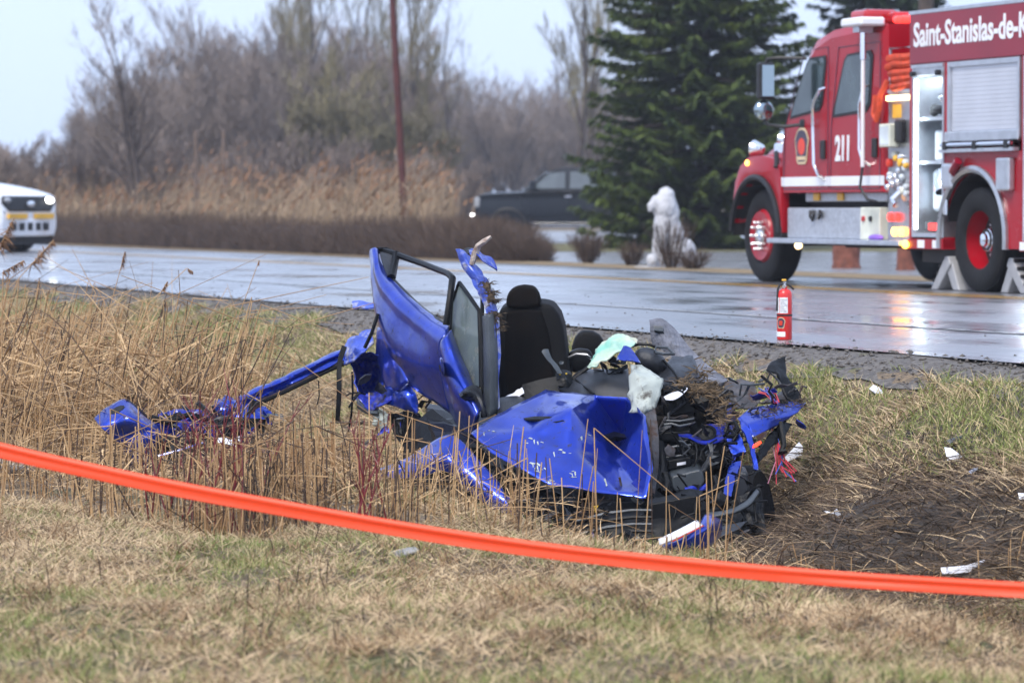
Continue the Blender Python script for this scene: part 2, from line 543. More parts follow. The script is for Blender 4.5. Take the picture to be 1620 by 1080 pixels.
def wet_asphalt():
    m = bpy.data.materials.new('wet_asphalt')
    nt, b = nodes_of(m)
    L = nt.links.new
    tc = nt.nodes.new('ShaderNodeTexCoord')
    mp = nt.nodes.new('ShaderNodeMapping')
    mp.inputs['Rotation'].default_value = (0, 0, -math.atan2(DA[1], DA[0]))
    mp.inputs['Scale'].default_value = (1, 1, 1)
    L(tc.outputs['Object'], mp.inputs['Vector'])
    ms = nt.nodes.new('ShaderNodeMapping'); ms.inputs['Scale'].default_value = (.07, .9, 1)   # long streaks along the lanes
    L(mp.outputs[0], ms.inputs['Vector'])
    n1 = nt.nodes.new('ShaderNodeTexNoise'); n1.inputs['Scale'].default_value = 1.6; n1.inputs['Detail'].default_value = 6; n1.inputs['Roughness'].default_value = .65
    L(ms.outputs[0], n1.inputs['Vector'])
    n2 = nt.nodes.new('ShaderNodeTexNoise'); n2.inputs['Scale'].default_value = 90; n2.inputs['Detail'].default_value = 3
    L(tc.outputs['Object'], n2.inputs['Vector'])
    n3 = nt.nodes.new('ShaderNodeTexNoise'); n3.inputs['Scale'].default_value = .55; n3.inputs['Detail'].default_value = 5
    L(tc.outputs['Object'], n3.inputs['Vector'])
    mx = nt.nodes.new('ShaderNodeMix'); mx.data_type = 'RGBA'
    mx.inputs[6].default_value = (.085, .088, .096, 1); mx.inputs[7].default_value = (.17, .175, .188, 1)
    L(n2.outputs[0], mx.inputs[0])
    L(mx.outputs[2], b.inputs['Base Color'])
    ad = nt.nodes.new('ShaderNodeMath'); ad.operation = 'ADD'
    L(n1.outputs[0], ad.inputs[0]); L(n3.outputs[0], ad.inputs[1])
    rr = nt.nodes.new('ShaderNodeMapRange'); rr.inputs[1].default_value = .75; rr.inputs[2].default_value = 1.25
    rr.inputs[3].default_value = .20; rr.inputs[4].default_value = .56
    L(ad.outputs[0], rr.inputs[0]); L(rr.outputs[0], b.inputs['Roughness'])
    bp = nt.nodes.new('ShaderNodeBump'); bp.inputs['Strength'].default_value = .10; bp.inputs['Distance'].default_value = .004
    L(n2.outputs[0], bp.inputs['Height']); L(bp.outputs[0], b.inputs['Normal'])
    b.inputs['Specular IOR Level'].default_value = .5
    b.inputs['IOR'].default_value = 1.75
    b.inputs['Coat Weight'].default_value = 1.0
    b.inputs['Coat IOR'].default_value = 1.4
    rc = nt.nodes.new('ShaderNodeMapRange'); rc.inputs[1].default_value = .8; rc.inputs[2].default_value = 1.2; rc.inputs[3].default_value = .10; rc.inputs[4].default_value = .46
    L(ad.outputs[0], rc.inputs[0]); L(rc.outputs[0], b.inputs['Coat Roughness'])
    return m
M['asphalt'] = wet_asphalt()
road_q = list(np.linspace(Q0, Q1, 15))
road = strip('road', road_q, -30, 420, lambda q, x, y: float(road_z(np.array(q))) + .004, M['asphalt'], 1.2, .05, 3)
mat('paint_white', (.34, .35, .36), .22, 0, .15, 3, dirt=(.07, .07, .08), dirt_amt=.75, dirt_scale=5)
mat('paint_yellow', (.62, .36, .05), .25, 0, .15, 3, dirt=(.14, .12, .10), dirt_amt=.6, dirt_scale=5)
def line(name, q, w, m, label):
    return strip(name, [q - w / 2, q + w / 2], -25, 400, lambda qq, x, y: float(road_z(np.array(qq))) + .009, m, 2.0)
line('edge_line', 12.25, .09, M['paint_white'], '')
line('centre_line', 15.95, .11, M['paint_yellow'], '')
line('centre_line', 16.22, .11, M['paint_yellow'], '')
line('edge_line', 19.9, .12, M['paint_white'], '')

mat('gravel', (.17, .15, .13), .7, 0, .4, 25, c2=(.065, .055, .047), bump=1.0, bscale=70)
strip('gravel_shoulder', [10.02, 10.3, 10.45, 10.66], -25, 60, lambda q, x, y: gz(x, y) + .012, M['gravel'], .2, .10, 7)

mat('wet_lot', (.20, .205, .215), .28, 0, .15, 1.2, rvar=.12)
mat('verge_grass', (.15, .13, .06), .9, 0, .3, 3, c2=(.10, .10, .04), bump=.6)
mat('verge_straw', (.24, .17, .09), .9, 0, .3, 6, c2=(.14, .10, .05), bump=.6)
def flat(name, pts, z, m):
    n = len(pts)
    mb = MB().add([(x, y, z) for x, y in pts], [tuple(range(n))])
    return tag(mb.build(name, m), kind='structure')
# forecourt across the road: dead verge, wet lot, lawn strip, driveway the pickup stands on
strip('far_verge', [20.87, 21.6, 22.3], -20, 140, lambda q, x, y: .012, M['verge_straw'], 1.0, .1, 11)
flat('parking_lot', [(-.3, 59.8), (16, 19.2), (60, 19.2), (60, 71), (-.3, 71)], .004, M['wet_lot'])
flat('lawn_strip', [(-1, 71), (60, 71), (60, 86), (-1, 86)], .008, M['verge_grass'])
flat('driveway', [(-9, 86), (60, 86), (60, 128), (-9, 128)], .012, M['wet_lot'])
mat('straw_mud', (.22, .15, .085), .9, 0, .4, 30, c2=(.035, .026, .018), island=True)
# ------------------------------------------------------------------ the wrecked car
from mathutils.bvhtree import BVHTree
W0 = Vector((.6, 20.5, -.95))
wreck = empty('wrecked_car', W0)
tag(wreck, 'crushed and torn blue car lying in the roadside ditch', 'car')
def rowsP(*rows): return [[P(*p) for p in r] for r in rows]
def wb(mb, name, m, parent=None, **k):
    return mb.build(name, M[m], parent or wreck, off=W0, **k)
def fan(mb, rim, c, ring=None):
    n = len(rim)
    if ring is None:
        mb.add([P(*p) for p in rim] + [P(*c)], [(i, (i + 1) % n, n) for i in range(n)])
    else:
        mb.add([P(*p) for p in rim] + [P(*p) for p in ring] + [P(*c)],
               [(i, (i + 1) % n, n + (i + 1) % n, n + i) for i in range(n)] + [(n + i, n + (i + 1) % n, 2 * n) for i in range(n)])
    return mb
def facet(verts, faces, cuts=3, amp=.006, cs=10, seed=0, sm=1, sfac=.5, tear=.007):
    """folded sheet metal: given facets subdivided, creases slightly rounded, then dented"""
    me = bpy.data.meshes.new('tmp')
    me.from_pydata([tuple(P(*v)) for v in verts], [], faces)
    bm = bmesh.new(); bm.from_mesh(me)
    bmesh.ops.subdivide_edges(bm, edges=bm.edges, cuts=cuts + 2, use_grid_fill=True)
    bmesh.ops.triangulate(bm, faces=bm.faces)
    for _ in range(sm):
        inner = [v for v in bm.verts if not v.is_boundary]
        bmesh.ops.smooth_vert(bm, verts=inner, factor=sfac, use_axis_x=True, use_axis_y=True, use_axis_z=True)
    bm.normal_update()
    for v in bm.verts:
        q = v.co * cs + Vector((seed * 3.1, seed * 7.7, 0))
        dd = noise.voronoi(q)[0]
        v.co += v.normal * amp * ((dd[1] - dd[0]) * 1.1 - .4 + .6 * noise.noise(q * .5))
        dd = noise.voronoi(q * 2.7)[0]
        v.co += v.normal * amp * .35 * (dd[1] - dd[0])
        if v.is_boundary and tear:
            v.co += Vector((noise.noise(q * 4), 0, noise.noise(q * 4 + Vector((7, 0, 0))))) * tear
    mb = MB()
    bm.verts.ensure_lookup_table()
    mb.add([v.co.copy() for v in bm.verts], [tuple(v.index for v in f.verts) for f in bm.faces])
    bm.free(); bpy.data.meshes.remove(me)
    return mb
def surf(mb): return BVHTree.FromPolygons([tuple(v) for v in mb.v], mb.f)
CAM = Vector((0, 0, CZ))
def hit(bvh, px, py, lift=.004):
    d = (P(px, py, 20) - CAM).normalized()
    loc, nrm, i, dist = bvh.ray_cast(CAM, d)
    if loc is None: return P(px, py, 20)
    if nrm.dot(d) > 0: nrm = -nrm
    return loc + nrm * lift

# -- bonnet, folded up like a tent
bv = dict(a=(745, 687, 19.95), b=(780, 660, 20.16), c=(863, 617, 20.52), d=(903, 648, 20.02), e=(940, 625, 20.5), f=(993, 628, 20.44), g=(985, 690, 20.62),
          h=(975, 728, 20.08), i=(1022, 658, 20.0), j=(1033, 740, 19.62), k=(1022, 787, 19.5), l=(980, 783, 19.55), m=(867, 767, 19.56), n=(827, 743, 19.66),
          o=(777, 717, 19.82), p=(905, 715, 19.80), q=(838, 685, 20.0))
ks = list(bv)
bf = ['abq', 'bcq', 'cdq', 'dpq', 'dhp', 'phl', 'hkl', 'plm', 'qpm', 'qmn', 'qno', 'aqo', 'deg', 'ced', 'efg', 'dgh', 'fig', 'gih', 'hij', 'hjk']
bonnet = facet([bv[x] for x in ks], [tuple(ks.index(x) for x in f) for f in bf], 6, .013, 5, 1, 1, .4, .003)
bonnet_s = surf(bonnet)
o_bonnet = wb(bonnet, 'bonnet', 'blue_paint', solid=.006, smooth=True)
def on_bonnet(pts, name, m, parent, lift=.005, bv_=None):
    vs = [hit(bv_ or bonnet_s, x, y, lift) for x, y in pts]
    c = sum(vs, Vector()) / len(vs)
    mb = MB().add(vs + [c], [(i, (i + 1) % len(vs), len(vs)) for i in range(len(vs))])
    return wb(mb, name, m, parent, solid=.004)
on_bonnet([(828, 663), (845, 660), (870, 660), (893, 666), (880, 669), (850, 667), (832, 666)], 'dark_slot', 'black_plastic', o_bonnet, .006)  # black patch laid on the bonnet for the dark inside the slot
on_bonnet([(952, 690), (970, 684), (990, 688), (993, 694), (975, 699), (958, 697)], 'dark_slot', 'black_plastic', o_bonnet, .008)  # black patch laid on for the shade in the deep fold pocket
mbs = MB()
rs = random.Random(4)
for (x, y, n, L) in ((843, 737, 7, 9), (853, 744, 5, 8), (870, 763, 5, 9), (882, 716, 3, 7), (895, 718, 2, 6), (837, 698, 3, 6), (853, 698, 2, 5), (897, 745, 3, 8), (950, 762, 2, 12), (773, 682, 3, 6), (925, 690, 2, 7), (905, 752, 2, 9)):
    for i in range(n):
        x0 = x + rs.uniform(-8, 8); y0 = y + rs.uniform(-5, 5); a = rs.uniform(-.3, 1.6)
        x1 = x0 + math.cos(a) * L * rs.uniform(.4, 1); y1 = y0 + math.sin(a) * L * rs.uniform(.4, 1)
        w = rs.uniform(.5, 1.5)
        mbs.add([hit(bonnet_s, *p, .0045) for p in ((x0 - w, y0), (x0 + w, y0 - w), (x1 + w * .5, y1), (x1 - w * .6, y1 + w))], [(0, 1, 2, 3)])
wb(mbs, 'paint_chips', 'bare_cream', o_bonnet, solid=.002)
# cream underside of the bonnet turned up at the hinge corner
mb = facet([(998, 575, 20.42), (1015, 577, 20.46), (1048, 603, 20.38), (1037, 646, 20.22), (1018, 654, 20.16), (995, 652, 20.26), (994, 632, 20.32), (1016, 612, 20.24)],
           [(0, 1, 7), (1, 2, 7), (2, 3, 7), (3, 4, 7), (4, 5, 7), (5, 6, 7), (6, 0, 7)], 5, .035, 8, 3)
wb(mb, 'bonnet_liner', 'bare_cream', o_bonnet, solid=.006, smooth=True)
mb = MB().sheet(rowsP([(1020, 656, 20.12), (1036, 646, 20.2)], [(1028, 690, 20.0), (1041, 684, 20.04)], [(1033, 738, 19.82), (1041, 735, 19.9)], [(1028, 785, 19.55), (1036, 780, 19.62)]), 4, 4, .012, 5)
wb(mb, 'bonnet_liner_edge', 'rusty_metal', o_bonnet, solid=.006)
mb = facet([(976, 569, 20.55), (986, 547, 20.6), (997, 549, 20.6), (1013, 574, 20.5), (996, 571, 20.48)], [(0, 1, 4), (1, 2, 4), (2, 3, 4)], 3, .006, 9, 4)
wb(mb, 'bonnet_corner', 'blue_paint', o_bonnet, solid=.006)
mb = MB().sheet(rowsP([(1050, 628, 20.3), (1062, 622, 20.3), (1075, 618, 20.32), (1087, 613, 20.3)], [(1053, 632, 20.2), (1065, 632, 20.18), (1078, 625, 20.2), (1088, 614, 20.28)]), 3, 4, .004, 6)
wb(mb, 'bonnet_shard', 'white_plastic', o_bonnet, solid=.005, smooth=True)

# -- rear side door with empty window frame, standing tilted
ca = [22.4, 22.15, 21.9, 21.65, 21.4, 21.2]
def rowc(pts, dy): return [(x, y, Y + dy) for (x, y), Y in zip(pts, ca)]
mb = MB().sheet(rowsP(
    rowc([(597, 395), (606, 428), (630, 456), (660, 484), (690, 506), (711, 520)], .14),
    rowc([(593, 394), (600, 437), (622, 468), (652, 497), (682, 519), (706, 532)], .01),
    rowc([(590, 394), (598, 450), (618, 488), (648, 516), (676, 537), (700, 546)], .03),
    rowc([(588, 397), (594, 474), (611, 528), (641, 560), (673, 580), (703, 592)], .05),
    rowc([(587, 402), (596, 493), (616, 556), (647, 603), (684, 630), (716, 652)], .12)), 7, 6, .012, 2, cs=4)
o_rd = wb(mb, 'rear_door', 'blue_paint', solid=.03, smooth=True)
fr = [(600, 395, 22.5), (626, 402, 22.4), (668, 417, 22.0), (709, 433, 21.55), (716, 440, 21.4), (712, 470, 21.3), (706, 514, 21.3)]
wb(MB().tube([P(*p) for p in fr], [.018, .022, .02, .02, .022, .02, .022], 8), 'window_frame', 'black_plastic', o_rd, smooth=True)
wb(MB().tube([P(627, 401, 22.38), P(624, 420, 22.3), P(619, 440, 22.15)], [.026, .024, .03], 8), 'window_divider', 'black_plastic', o_rd, smooth=True)
wb(MB().sheet(rowsP([(601, 399, 22.45), (624, 404, 22.4)], [(606, 420, 22.3), (621, 424, 22.3)], [(613, 436, 22.15), (619, 438, 22.15)]), 3, 3), 'quarter_trim', 'grey_plastic', o_rd, solid=.01)
wb(MB().sheet(rowsP([(620, 437, 22.2), (640, 458, 22.0), (670, 487, 21.75), (705, 511, 21.4)], [(611, 434, 22.25), (631, 459, 22.0), (661, 487, 21.75), (708, 519, 21.35)]), 5, 3), 'window_sill', 'grey_plastic', o_rd, solid=.015, smooth=True)
wb(MB().tube([P(597, 394, 22.45), P(612, 394, 22.5), P(626, 400, 22.45)], [.012, .014, .012], 6), 'window_seal', 'black_plastic', o_rd, smooth=True)
mb = MB().sheet(rowsP([(603, 520, 22.0), (625, 560, 21.85), (648, 604, 21.7)], [(598, 520, 22.1), (612, 570, 22.0), (630, 617, 21.8)], [(596, 560, 22.15), (604, 590, 22.1), (612, 615, 22.0)]), 5, 4, .02, 8)
wb(mb, 'door_edge', 'blue_paint', o_rd, solid=.006, smooth=True)

# -- front side door
mb = MB().sheet(rowsP(
    [(711, 523, 21.28), (722, 554, 21.18), (735, 584, 21.06), (747, 612, 20.94), (762, 645, 20.8)],
    [(706, 533, 21.14), (715, 563, 21.04), (728, 594, 20.92), (742, 624, 20.8), (757, 655, 20.72)],
    [(700, 546, 21.16), (707, 580, 21.06), (718, 612, 20.94), (736, 643, 20.82), (754, 668, 20.74)],
    [(703, 592, 21.2), (711, 615, 21.1), (721, 640, 21.0), (739, 668, 20.9), (757, 690, 20.82)],
    [(716, 652, 21.3), (722, 664, 21.2), (731, 678, 21.1), (745, 694, 21.0), (760, 705, 20.95)]), 6, 6, .012, 3, cs=4)
o_fd = wb(mb, 'front_door', 'blue_paint', solid=.03, smooth=True)
fd_s = surf(mb)
gl = [(727, 447, 21.35), (741, 466, 21.2), (758, 491, 21.05), (760, 550, 20.98), (761, 612, 20.9), (748, 611, 21.0), (730, 568, 21.2), (714, 524, 21.38), (716, 478, 21.4)]
mb = fan(MB(), gl, (738, 535, 21.17))
wb(mb, 'window_glass', 'glass_dirty', o_fd, solid=.005)
wb(MB().tube([P(*p) for p in gl] + [P(*gl[0])], .013, 7), 'window_frame', 'black_plastic', o_fd, smooth=True)
hs = [hit(fd_s, x, y, .012) for x, y in ((697, 568), (699, 566), (703, 573), (706, 583), (707, 592), (704, 594), (699, 586))]
c = sum(hs, Vector()) / len(hs)
wb(MB().add(hs + [c + Vector((0, -.012, 0))], [(i, (i + 1) % 7, 7) for i in range(7)]), 'door_handle', 'blue_paint', o_fd, solid=.012, smooth=True)
hs = [hit(fd_s, x, y, .03) for x, y in ((702, 576), (705, 578), (707, 585), (704, 587))]
wb(MB().add(hs, [(0, 1, 2, 3)]), 'handle_recess', 'black_plastic', o_fd, solid=.004)
mb = MB().sheet(rowsP([(728, 625, 20.78), (738, 615, 20.82), (750, 611, 20.9), (761, 617, 20.85)], [(729, 628, 20.70), (738, 622, 20.70), (751, 620, 20.76), (764, 640, 20.72)], [(736, 632, 20.76), (745, 632, 20.78), (756, 640, 20.76), (768, 660, 20.72)]), 4, 4)
wb(mb, 'mirror_mount', 'grey_plastic', o_fd, solid=.02, smooth=True)
wb(MB().ell(P(737, 622, 20.68), (.022, .02, .012)), 'mirror_socket', 'black_plastic', o_fd, smooth=True)
mb = MB().sheet(rowsP([(765, 500, 20.98), (774, 497, 20.88), (785, 496, 20.94)], [(767, 560, 20.9), (776, 560, 20.8), (786, 558, 20.86)], [(767, 658, 20.8), (776, 660, 20.72), (785, 655, 20.78)]), 4, 6, .004, 4)
wb(mb, 'centre_pillar', 'mid_plastic', solid=.02, smooth=True)
wb(MB().tube([P(787, 500, 20.9), P(789, 560, 20.86), P(786, 600, 20.84), P(788, 650, 20.8)], [.012, .016, .013, .015], 6), 'pillar_seal', 'blue_scraped', smooth=True)
wb(MB().tube([P(763, 470, 21.05), P(763, 540, 20.96), P(764, 660, 20.82)], .014, 6), 'door_seal', 'black_plastic', smooth=True)
# roof rail, scraped and caked with turf
rl = [(720, 394), (732, 424), (745, 443), (757, 466), (769, 495), (778, 530), (780, 565)]
rc = [(729, 394), (742, 418), (755, 436), (768, 460), (779, 488), (783, 528), (783, 565)]
rr = [(736, 397), (750, 415), (765, 434), (777, 458), (787, 486), (787, 526), (786, 565)]
dY = [21.15, 21.1, 21.05, 21.0, 20.95, 20.9, 20.88]
mb = MB().sheet([[P(x, y, d) for (x, y), d in zip(rl, dY)], [P(x, y, d - .05) for (x, y), d in zip(rc, dY)], [P(x, y, d + .01) for (x, y), d in zip(rr, dY)]], 7, 5, .022, 9, cs=12)
o_rr = wb(mb, 'roof_rail', 'blue_scraped', solid=.008)
rail_s = surf(mb)
def turf(name, spots, n, L, parent, m='mud_straw', seed=0, wid=.003):
    r = np.random.default_rng(seed)
    V = []; F = []
    for i in range(n):
        p, rad_ = spots[i % len(spots)]
        c = np.array(p) + r.normal(0, rad_, 3) * [1, .6, .6]
        d = r.normal(0, 1, 3); d[2] *= .5; d /= np.linalg.norm(d)
        s = np.cross(d, r.normal(0, 1, 3)); s /= np.linalg.norm(s)
        l = L * r.uniform(.3, 1)
        b = len(V)
        V += [c - s * wid, c + s * wid, c + d * l * .5 + [0, 0, .006], c + d * l - s * .001]
        F += [(b, b + 1, b + 2), (b, b + 2, b + 3)]
    o = MB().add([Vector(v) for v in V], F).build(name, M[m], parent, off=W0)
    o['kind'] = 'stuff'
    return o
turf('turf_clods', [(hit(rail_s, x, y, .012), .016) for x, y in ((768, 452), (774, 466), (778, 478), (782, 498), (783, 510), (784, 520))], 420, .06, o_rr, seed=1)
mb = MB()
for x, y in ((769, 456), (776, 474), (783, 500)): mb.ell(hit(rail_s, x, y, .004), (.022, .018, .03), nu=8, nv=6)
for v in mb.v: v += Vector((noise.noise(v * 40), noise.noise(v * 40 + Vector((9, 0, 0))), noise.noise(v * 43))) * .012
wb(mb, 'mud_clod', 'mud_straw', o_rr)
mb = MB().tube([P(748, 418, 21.05), P(752, 400, 21.02), P(756, 389, 21.0), P(766, 381, 20.98), P(777, 375, 20.98)], [.016, .021, .018, .019, .012], 8)
for v in mb.v: v += Vector((noise.noise(v * 25), noise.noise(v * 31), noise.noise(v * 29))) * .010
wb(mb, 'splintered_stick', 'wood_bare', o_rr)
mb = MB().sheet(rowsP([(742, 396, 21.15), (752, 394, 21.12), (764, 404, 21.05), (777, 408, 21.0), (787, 425, 20.95)], [(744, 404, 21.05), (754, 403, 21.0), (763, 414, 20.95), (775, 422, 20.9), (785, 428, 20.95)]), 4, 4, .014, 7, cs=16)
wb(mb, 'roof_scrap', 'blue_paint', o_rr, solid=.006)
wb(MB().sheet(rowsP([(728, 402, 21.25), (738, 393, 21.25), (747, 392, 21.2)], [(735, 410, 21.2), (742, 401, 21.2), (750, 400, 21.15)]), 4, 3, .01, 2), 'roof_lining', 'grey_plastic', o_rr, solid=.008)

# -- seats
o_seat = wb(MB().prism([P(x, y, 21.45) for x, y in ((789, 492), (799, 484), (828, 479), (858, 480), (873, 483), (885, 499), (891, 518), (896, 560), (902, 592), (900, 650), (790, 655), (786, 570))], (.02, .17, .03)),
            'driver_seat', 'seat_side', bevel=.035, bseg=3, smooth=True)
mb = MB().sheet(rowsP([(803, 494, 21.455), (828, 490, 21.42), (856, 492, 21.455)], [(800, 530, 21.45), (832, 530, 21.41), (868, 530, 21.45)], [(800, 580, 21.45), (835, 580, 21.42), (874, 578, 21.45)], [(802, 640, 21.44), (838, 640, 21.42), (876, 635, 21.44)]), 5, 5, .006, 3, cs=5)
wb(mb, 'seat_panel', 'seat_cloth', o_seat, solid=.01, smooth=True)
wb(MB().prism([P(x, y, 21.42) for x, y in ((800, 487), (801, 467), (811, 455), (828, 452), (845, 454), (852, 466), (857, 485), (830, 490))], (.01, .11, .01)), 'headrest', 'seat_cloth', o_seat, bevel=.028, bseg=3, smooth=True)
wb(MB().prism([P(x, y, 21.9) for x, y in ((905, 550), (910, 535), (920, 524), (938, 525), (949, 531), (957, 542), (955, 570), (905, 575))], (0, .1, .01)), 'passenger_headrest', 'seat_side', bevel=.025, bseg=3, smooth=True)
wb(MB().prism([P(x, y, 21.55) for x, y in ((899, 558), (915, 551), (932, 553), (939, 562), (937, 584), (905, 590))], (0, .12, 0)), 'side_bolster', 'black_plastic', bevel=.02, bseg=3, smooth=True)
wb(MB().tube([P(898, 566, 21.5), P(912, 560, 21.48), P(928, 561, 21.46), P(938, 570, 21.44)], .009, 6), 'chrome_trim', 'raw_metal', smooth=True)
wb(MB().sheet(rowsP([(826, 611, 21.1), (852, 603, 21.1), (882, 597, 21.1)], [(832, 640, 21.0), (856, 640, 21.0), (886, 630, 21.0)]), 3, 3), 'console_panel', 'black_plastic', solid=.03)
wb(facet([(800, 628, 20.95), (812, 620, 20.95), (826, 612, 20.95), (829, 622, 20.92), (815, 632, 20.9)], [(0, 1, 4), (1, 2, 4), (2, 3, 4)], 3, .014, 14, 2), 'white_cloth', 'white_plastic', solid=.004, smooth=True)
wb(MB().sheet(rowsP([(788, 632, 20.9), (810, 628, 20.9), (832, 632, 20.88)], [(790, 665, 20.7), (815, 655, 20.7), (838, 648, 20.7)]), 3, 3, .012, 4), 'floor_trim', 'grey_plastic', solid=.02, smooth=True)

# -- dashboard heap, airbag, interior trims
mb = MB().sheet(rowsP([(884, 616, 20.95), (903, 600, 21.0), (922, 588, 21.0), (960, 586, 20.95), (994, 586, 20.9)], [(900, 624, 20.75), (915, 612, 20.75), (935, 605, 20.75), (965, 604, 20.7), (996, 606, 20.7)],
                      [(915, 640, 20.62), (925, 632, 20.6), (945, 634, 20.6), (970, 634, 20.6), (1000, 632, 20.6)]), 5, 5, .012, 6, cs=6)
o_dash = wb(mb, 'dashboard', 'grey_plastic', solid=.02, smooth=True)
wb(MB().tube([P(888, 614, 20.9), P(915, 593, 20.92), P(945, 570, 20.95), P(950, 556, 20.95)], [.012, .015, .012, .01], 7), 'trim_rod', 'black_plastic', o_dash, smooth=True)
wb(MB().tube([P(911, 600, 20.85), P(925, 612, 20.7), P(940, 624, 20.6)], .008, 6), 'wire_loom', 'black_plastic', o_dash, smooth=True)
mb = MB().sheet(rowsP([(880, 592, 20.9), (890, 587, 20.9), (902, 588, 20.9)], [(882, 602, 20.85), (893, 600, 20.83), (905, 602, 20.85)], [(884, 613, 20.82), (896, 612, 20.82), (908, 614, 20.84)]), 4, 4, .02, 5, cs=14)
o_sw = wb(mb, 'switch_block', 'black_plastic', o_dash, solid=.02)
wb(MB().ell(P(886, 592, 20.84), (.006, .006, .006), nu=8, nv=6).ell(P(896, 591, 20.84), (.006, .006, .006), nu=8, nv=6), 'yellow_clips', 'yellow_plastic', o_dash)
mb = MB().sheet(rowsP([(938, 580, 20.8), (944, 558, 20.9), (962, 539, 20.95), (985, 535, 20.95), (1008, 542, 20.9)], [(934, 585, 20.7), (950, 566, 20.72), (968, 551, 20.75), (985, 545, 20.78), (1004, 548, 20.8)],
                      [(946, 584, 20.65), (955, 576, 20.66), (968, 566, 20.68), (980, 557, 20.7), (995, 552, 20.74)]), 8, 8, .06, 2, cs=9)
wb(mb, 'deflated_airbag', 'mint_cloth', solid=.008, smooth=True)
wb(MB().ell(P(1028, 571, 20.8), (.105, .10, .075), Matrix.Rotation(.5, 3, 'Y'), 18, 12), 'instrument_cowl', 'grey_plastic', smooth=True)
wb(MB().tube([P(997, 548, 20.85), P(1012, 544, 20.82), P(1028, 545, 20.8), P(1037, 549, 20.8)], .010, 6), 'grab_strap', 'black_plastic', smooth=True)
wb(MB().tube([P(1036, 556, 20.75), P(1038, 549, 20.78), P(1056, 550, 20.78), P(1066, 560, 20.72), P(1050, 560, 20.7), P(1037, 557, 20.74)], .008, 6), 'white_bracket', 'mid_plastic', smooth=True)
mb = facet([(1040, 590, 20.8), (1066, 566, 20.9), (1095, 565, 20.9), (1105, 590, 20.7), (1095, 612, 20.5), (1062, 612, 20.45), (1045, 612, 20.5), (1072, 588, 20.6)],
           [(0, 1, 7), (1, 2, 7), (2, 3, 7), (3, 4, 7), (4, 5, 7), (5, 6, 7), (6, 0, 7)], 4, .02, 8, 7)
wb(mb, 'cowl_panel', 'grey_plastic', solid=.012, smooth=True)
wb(MB().tube([P(1050, 570, 20.75), P(1066, 588, 20.6), P(1078, 606, 20.45), P(1088, 616, 20.4)], .009, 6), 'wiper_arm', 'black_plastic', smooth=True)
mb = facet([(1048, 612, 20.5), (1062, 604, 20.5), (1085, 602, 20.5), (1090, 615, 20.38), (1070, 622, 20.34), (1052, 622, 20.38)], [(0, 1, 4, 5), (1, 2, 3, 4)], 4, .02, 10, 8)
wb(mb, 'wiper_tray', 'black_plastic', solid=.01)
mb = MB().sheet(rowsP([(1029, 509, 21.5), (1045, 507, 21.45), (1062, 519, 21.4), (1078, 538, 21.3), (1108, 571, 21.1), (1150, 605, 20.9)],
                      [(1032, 524, 21.42), (1047, 526, 21.35), (1062, 542, 21.25), (1074, 560, 21.15), (1101, 590, 20.98), (1136, 612, 20.8)],
                      [(1036, 545, 21.4), (1049, 552, 21.3), (1061, 562, 21.2), (1075, 576, 21.1), (1096, 602, 20.9), (1114, 614, 20.75)]), 5, 5, .012, 11, cs=10)
wb(mb, 'far_door_lining', 'weathered_grey', solid=.03)
wb(MB().sheet(rowsP([(1034, 516, 21.36), (1049, 518, 21.33)], [(1035, 524, 21.33), (1050, 526, 21.3)]), 3, 3, .01, 3), 'door_pull', 'mid_plastic', solid=.02)
wb(facet([(1141, 640, 20.6), (1148, 606, 20.75), (1172, 600, 20.8), (1192, 605, 20.75), (1203, 632, 20.6), (1190, 648, 20.5), (1165, 645, 20.5)], [(0, 1, 6), (1, 2, 6), (2, 3, 6), (3, 4, 5), (3, 5, 6)], 4, .02, 8, 9), 'scuttle_plate', 'rusty_metal', solid=.008)

# -- engine bay
mb = MB().sheet(rowsP([(1040, 610, 20.6), (1080, 608, 20.65), (1120, 606, 20.65), (1160, 620, 20.6)], [(1038, 660, 20.55), (1080, 655, 20.62), (1120, 655, 20.6), (1165, 660, 20.5)], [(1036, 720, 20.35), (1080, 715, 20.4), (1120, 715, 20.4), (1170, 715, 20.3)],
                      [(1030, 790, 20.1), (1080, 790, 20.1), (1120, 790, 20.1), (1185, 790, 20.0)], [(1000, 850, 19.9), (1080, 850, 19.9), (1120, 850, 19.9), (1190, 850, 19.8)]), 5, 5, .04, 12, cs=7)
o_bay = wb(mb, 'firewall', 'black_plastic', solid=.02)
def pbox(name, pts, Y0, dep, m, parent=o_bay, bevel=.008):
    return wb(MB().prism([P(x, y, Y0) for x, y in pts], (0, dep, .02)), name, m, parent, bevel=bevel, bseg=2)
pbox('engine_cover', [(1048, 640), (1098, 636), (1102, 652), (1050, 658)], 20.35, .2, 'black_plastic')
pbox('engine_cover', [(1050, 664), (1100, 658), (1100, 668), (1050, 676)], 20.28, .2, 'black_plastic')
wb(MB().tube([P(1054, 665, 20.22), P(1075, 666, 20.2), P(1098, 662, 20.22)], [.006, .007, .005], 6), 'chrome_strip', 'mid_plastic', o_bay, smooth=True)
wb(MB().tube([P(1052, 672, 20.2), P(1062, 670, 20.18), P(1075, 674, 20.18), P(1098, 669, 20.2)], [.012, .008, .009, .006], 6), 'chrome_strip', 'mid_plastic', o_bay, smooth=True)
pbox('intake_box', [(1044, 684), (1092, 680), (1095, 694), (1046, 698)], 20.2, .2, 'black_plastic')
wb(MB().tube([P(1046, 711, 20.1), P(1070, 706, 20.08), P(1093, 704, 20.1)], .009, 6), 'fuel_rail', 'mid_plastic', o_bay, smooth=True)
wb(MB().tube([P(1042, 725, 20.05), P(1066, 722, 20.03), P(1092, 718, 20.05)], .006, 6), 'metal_strut', 'mid_plastic', o_bay, smooth=True)
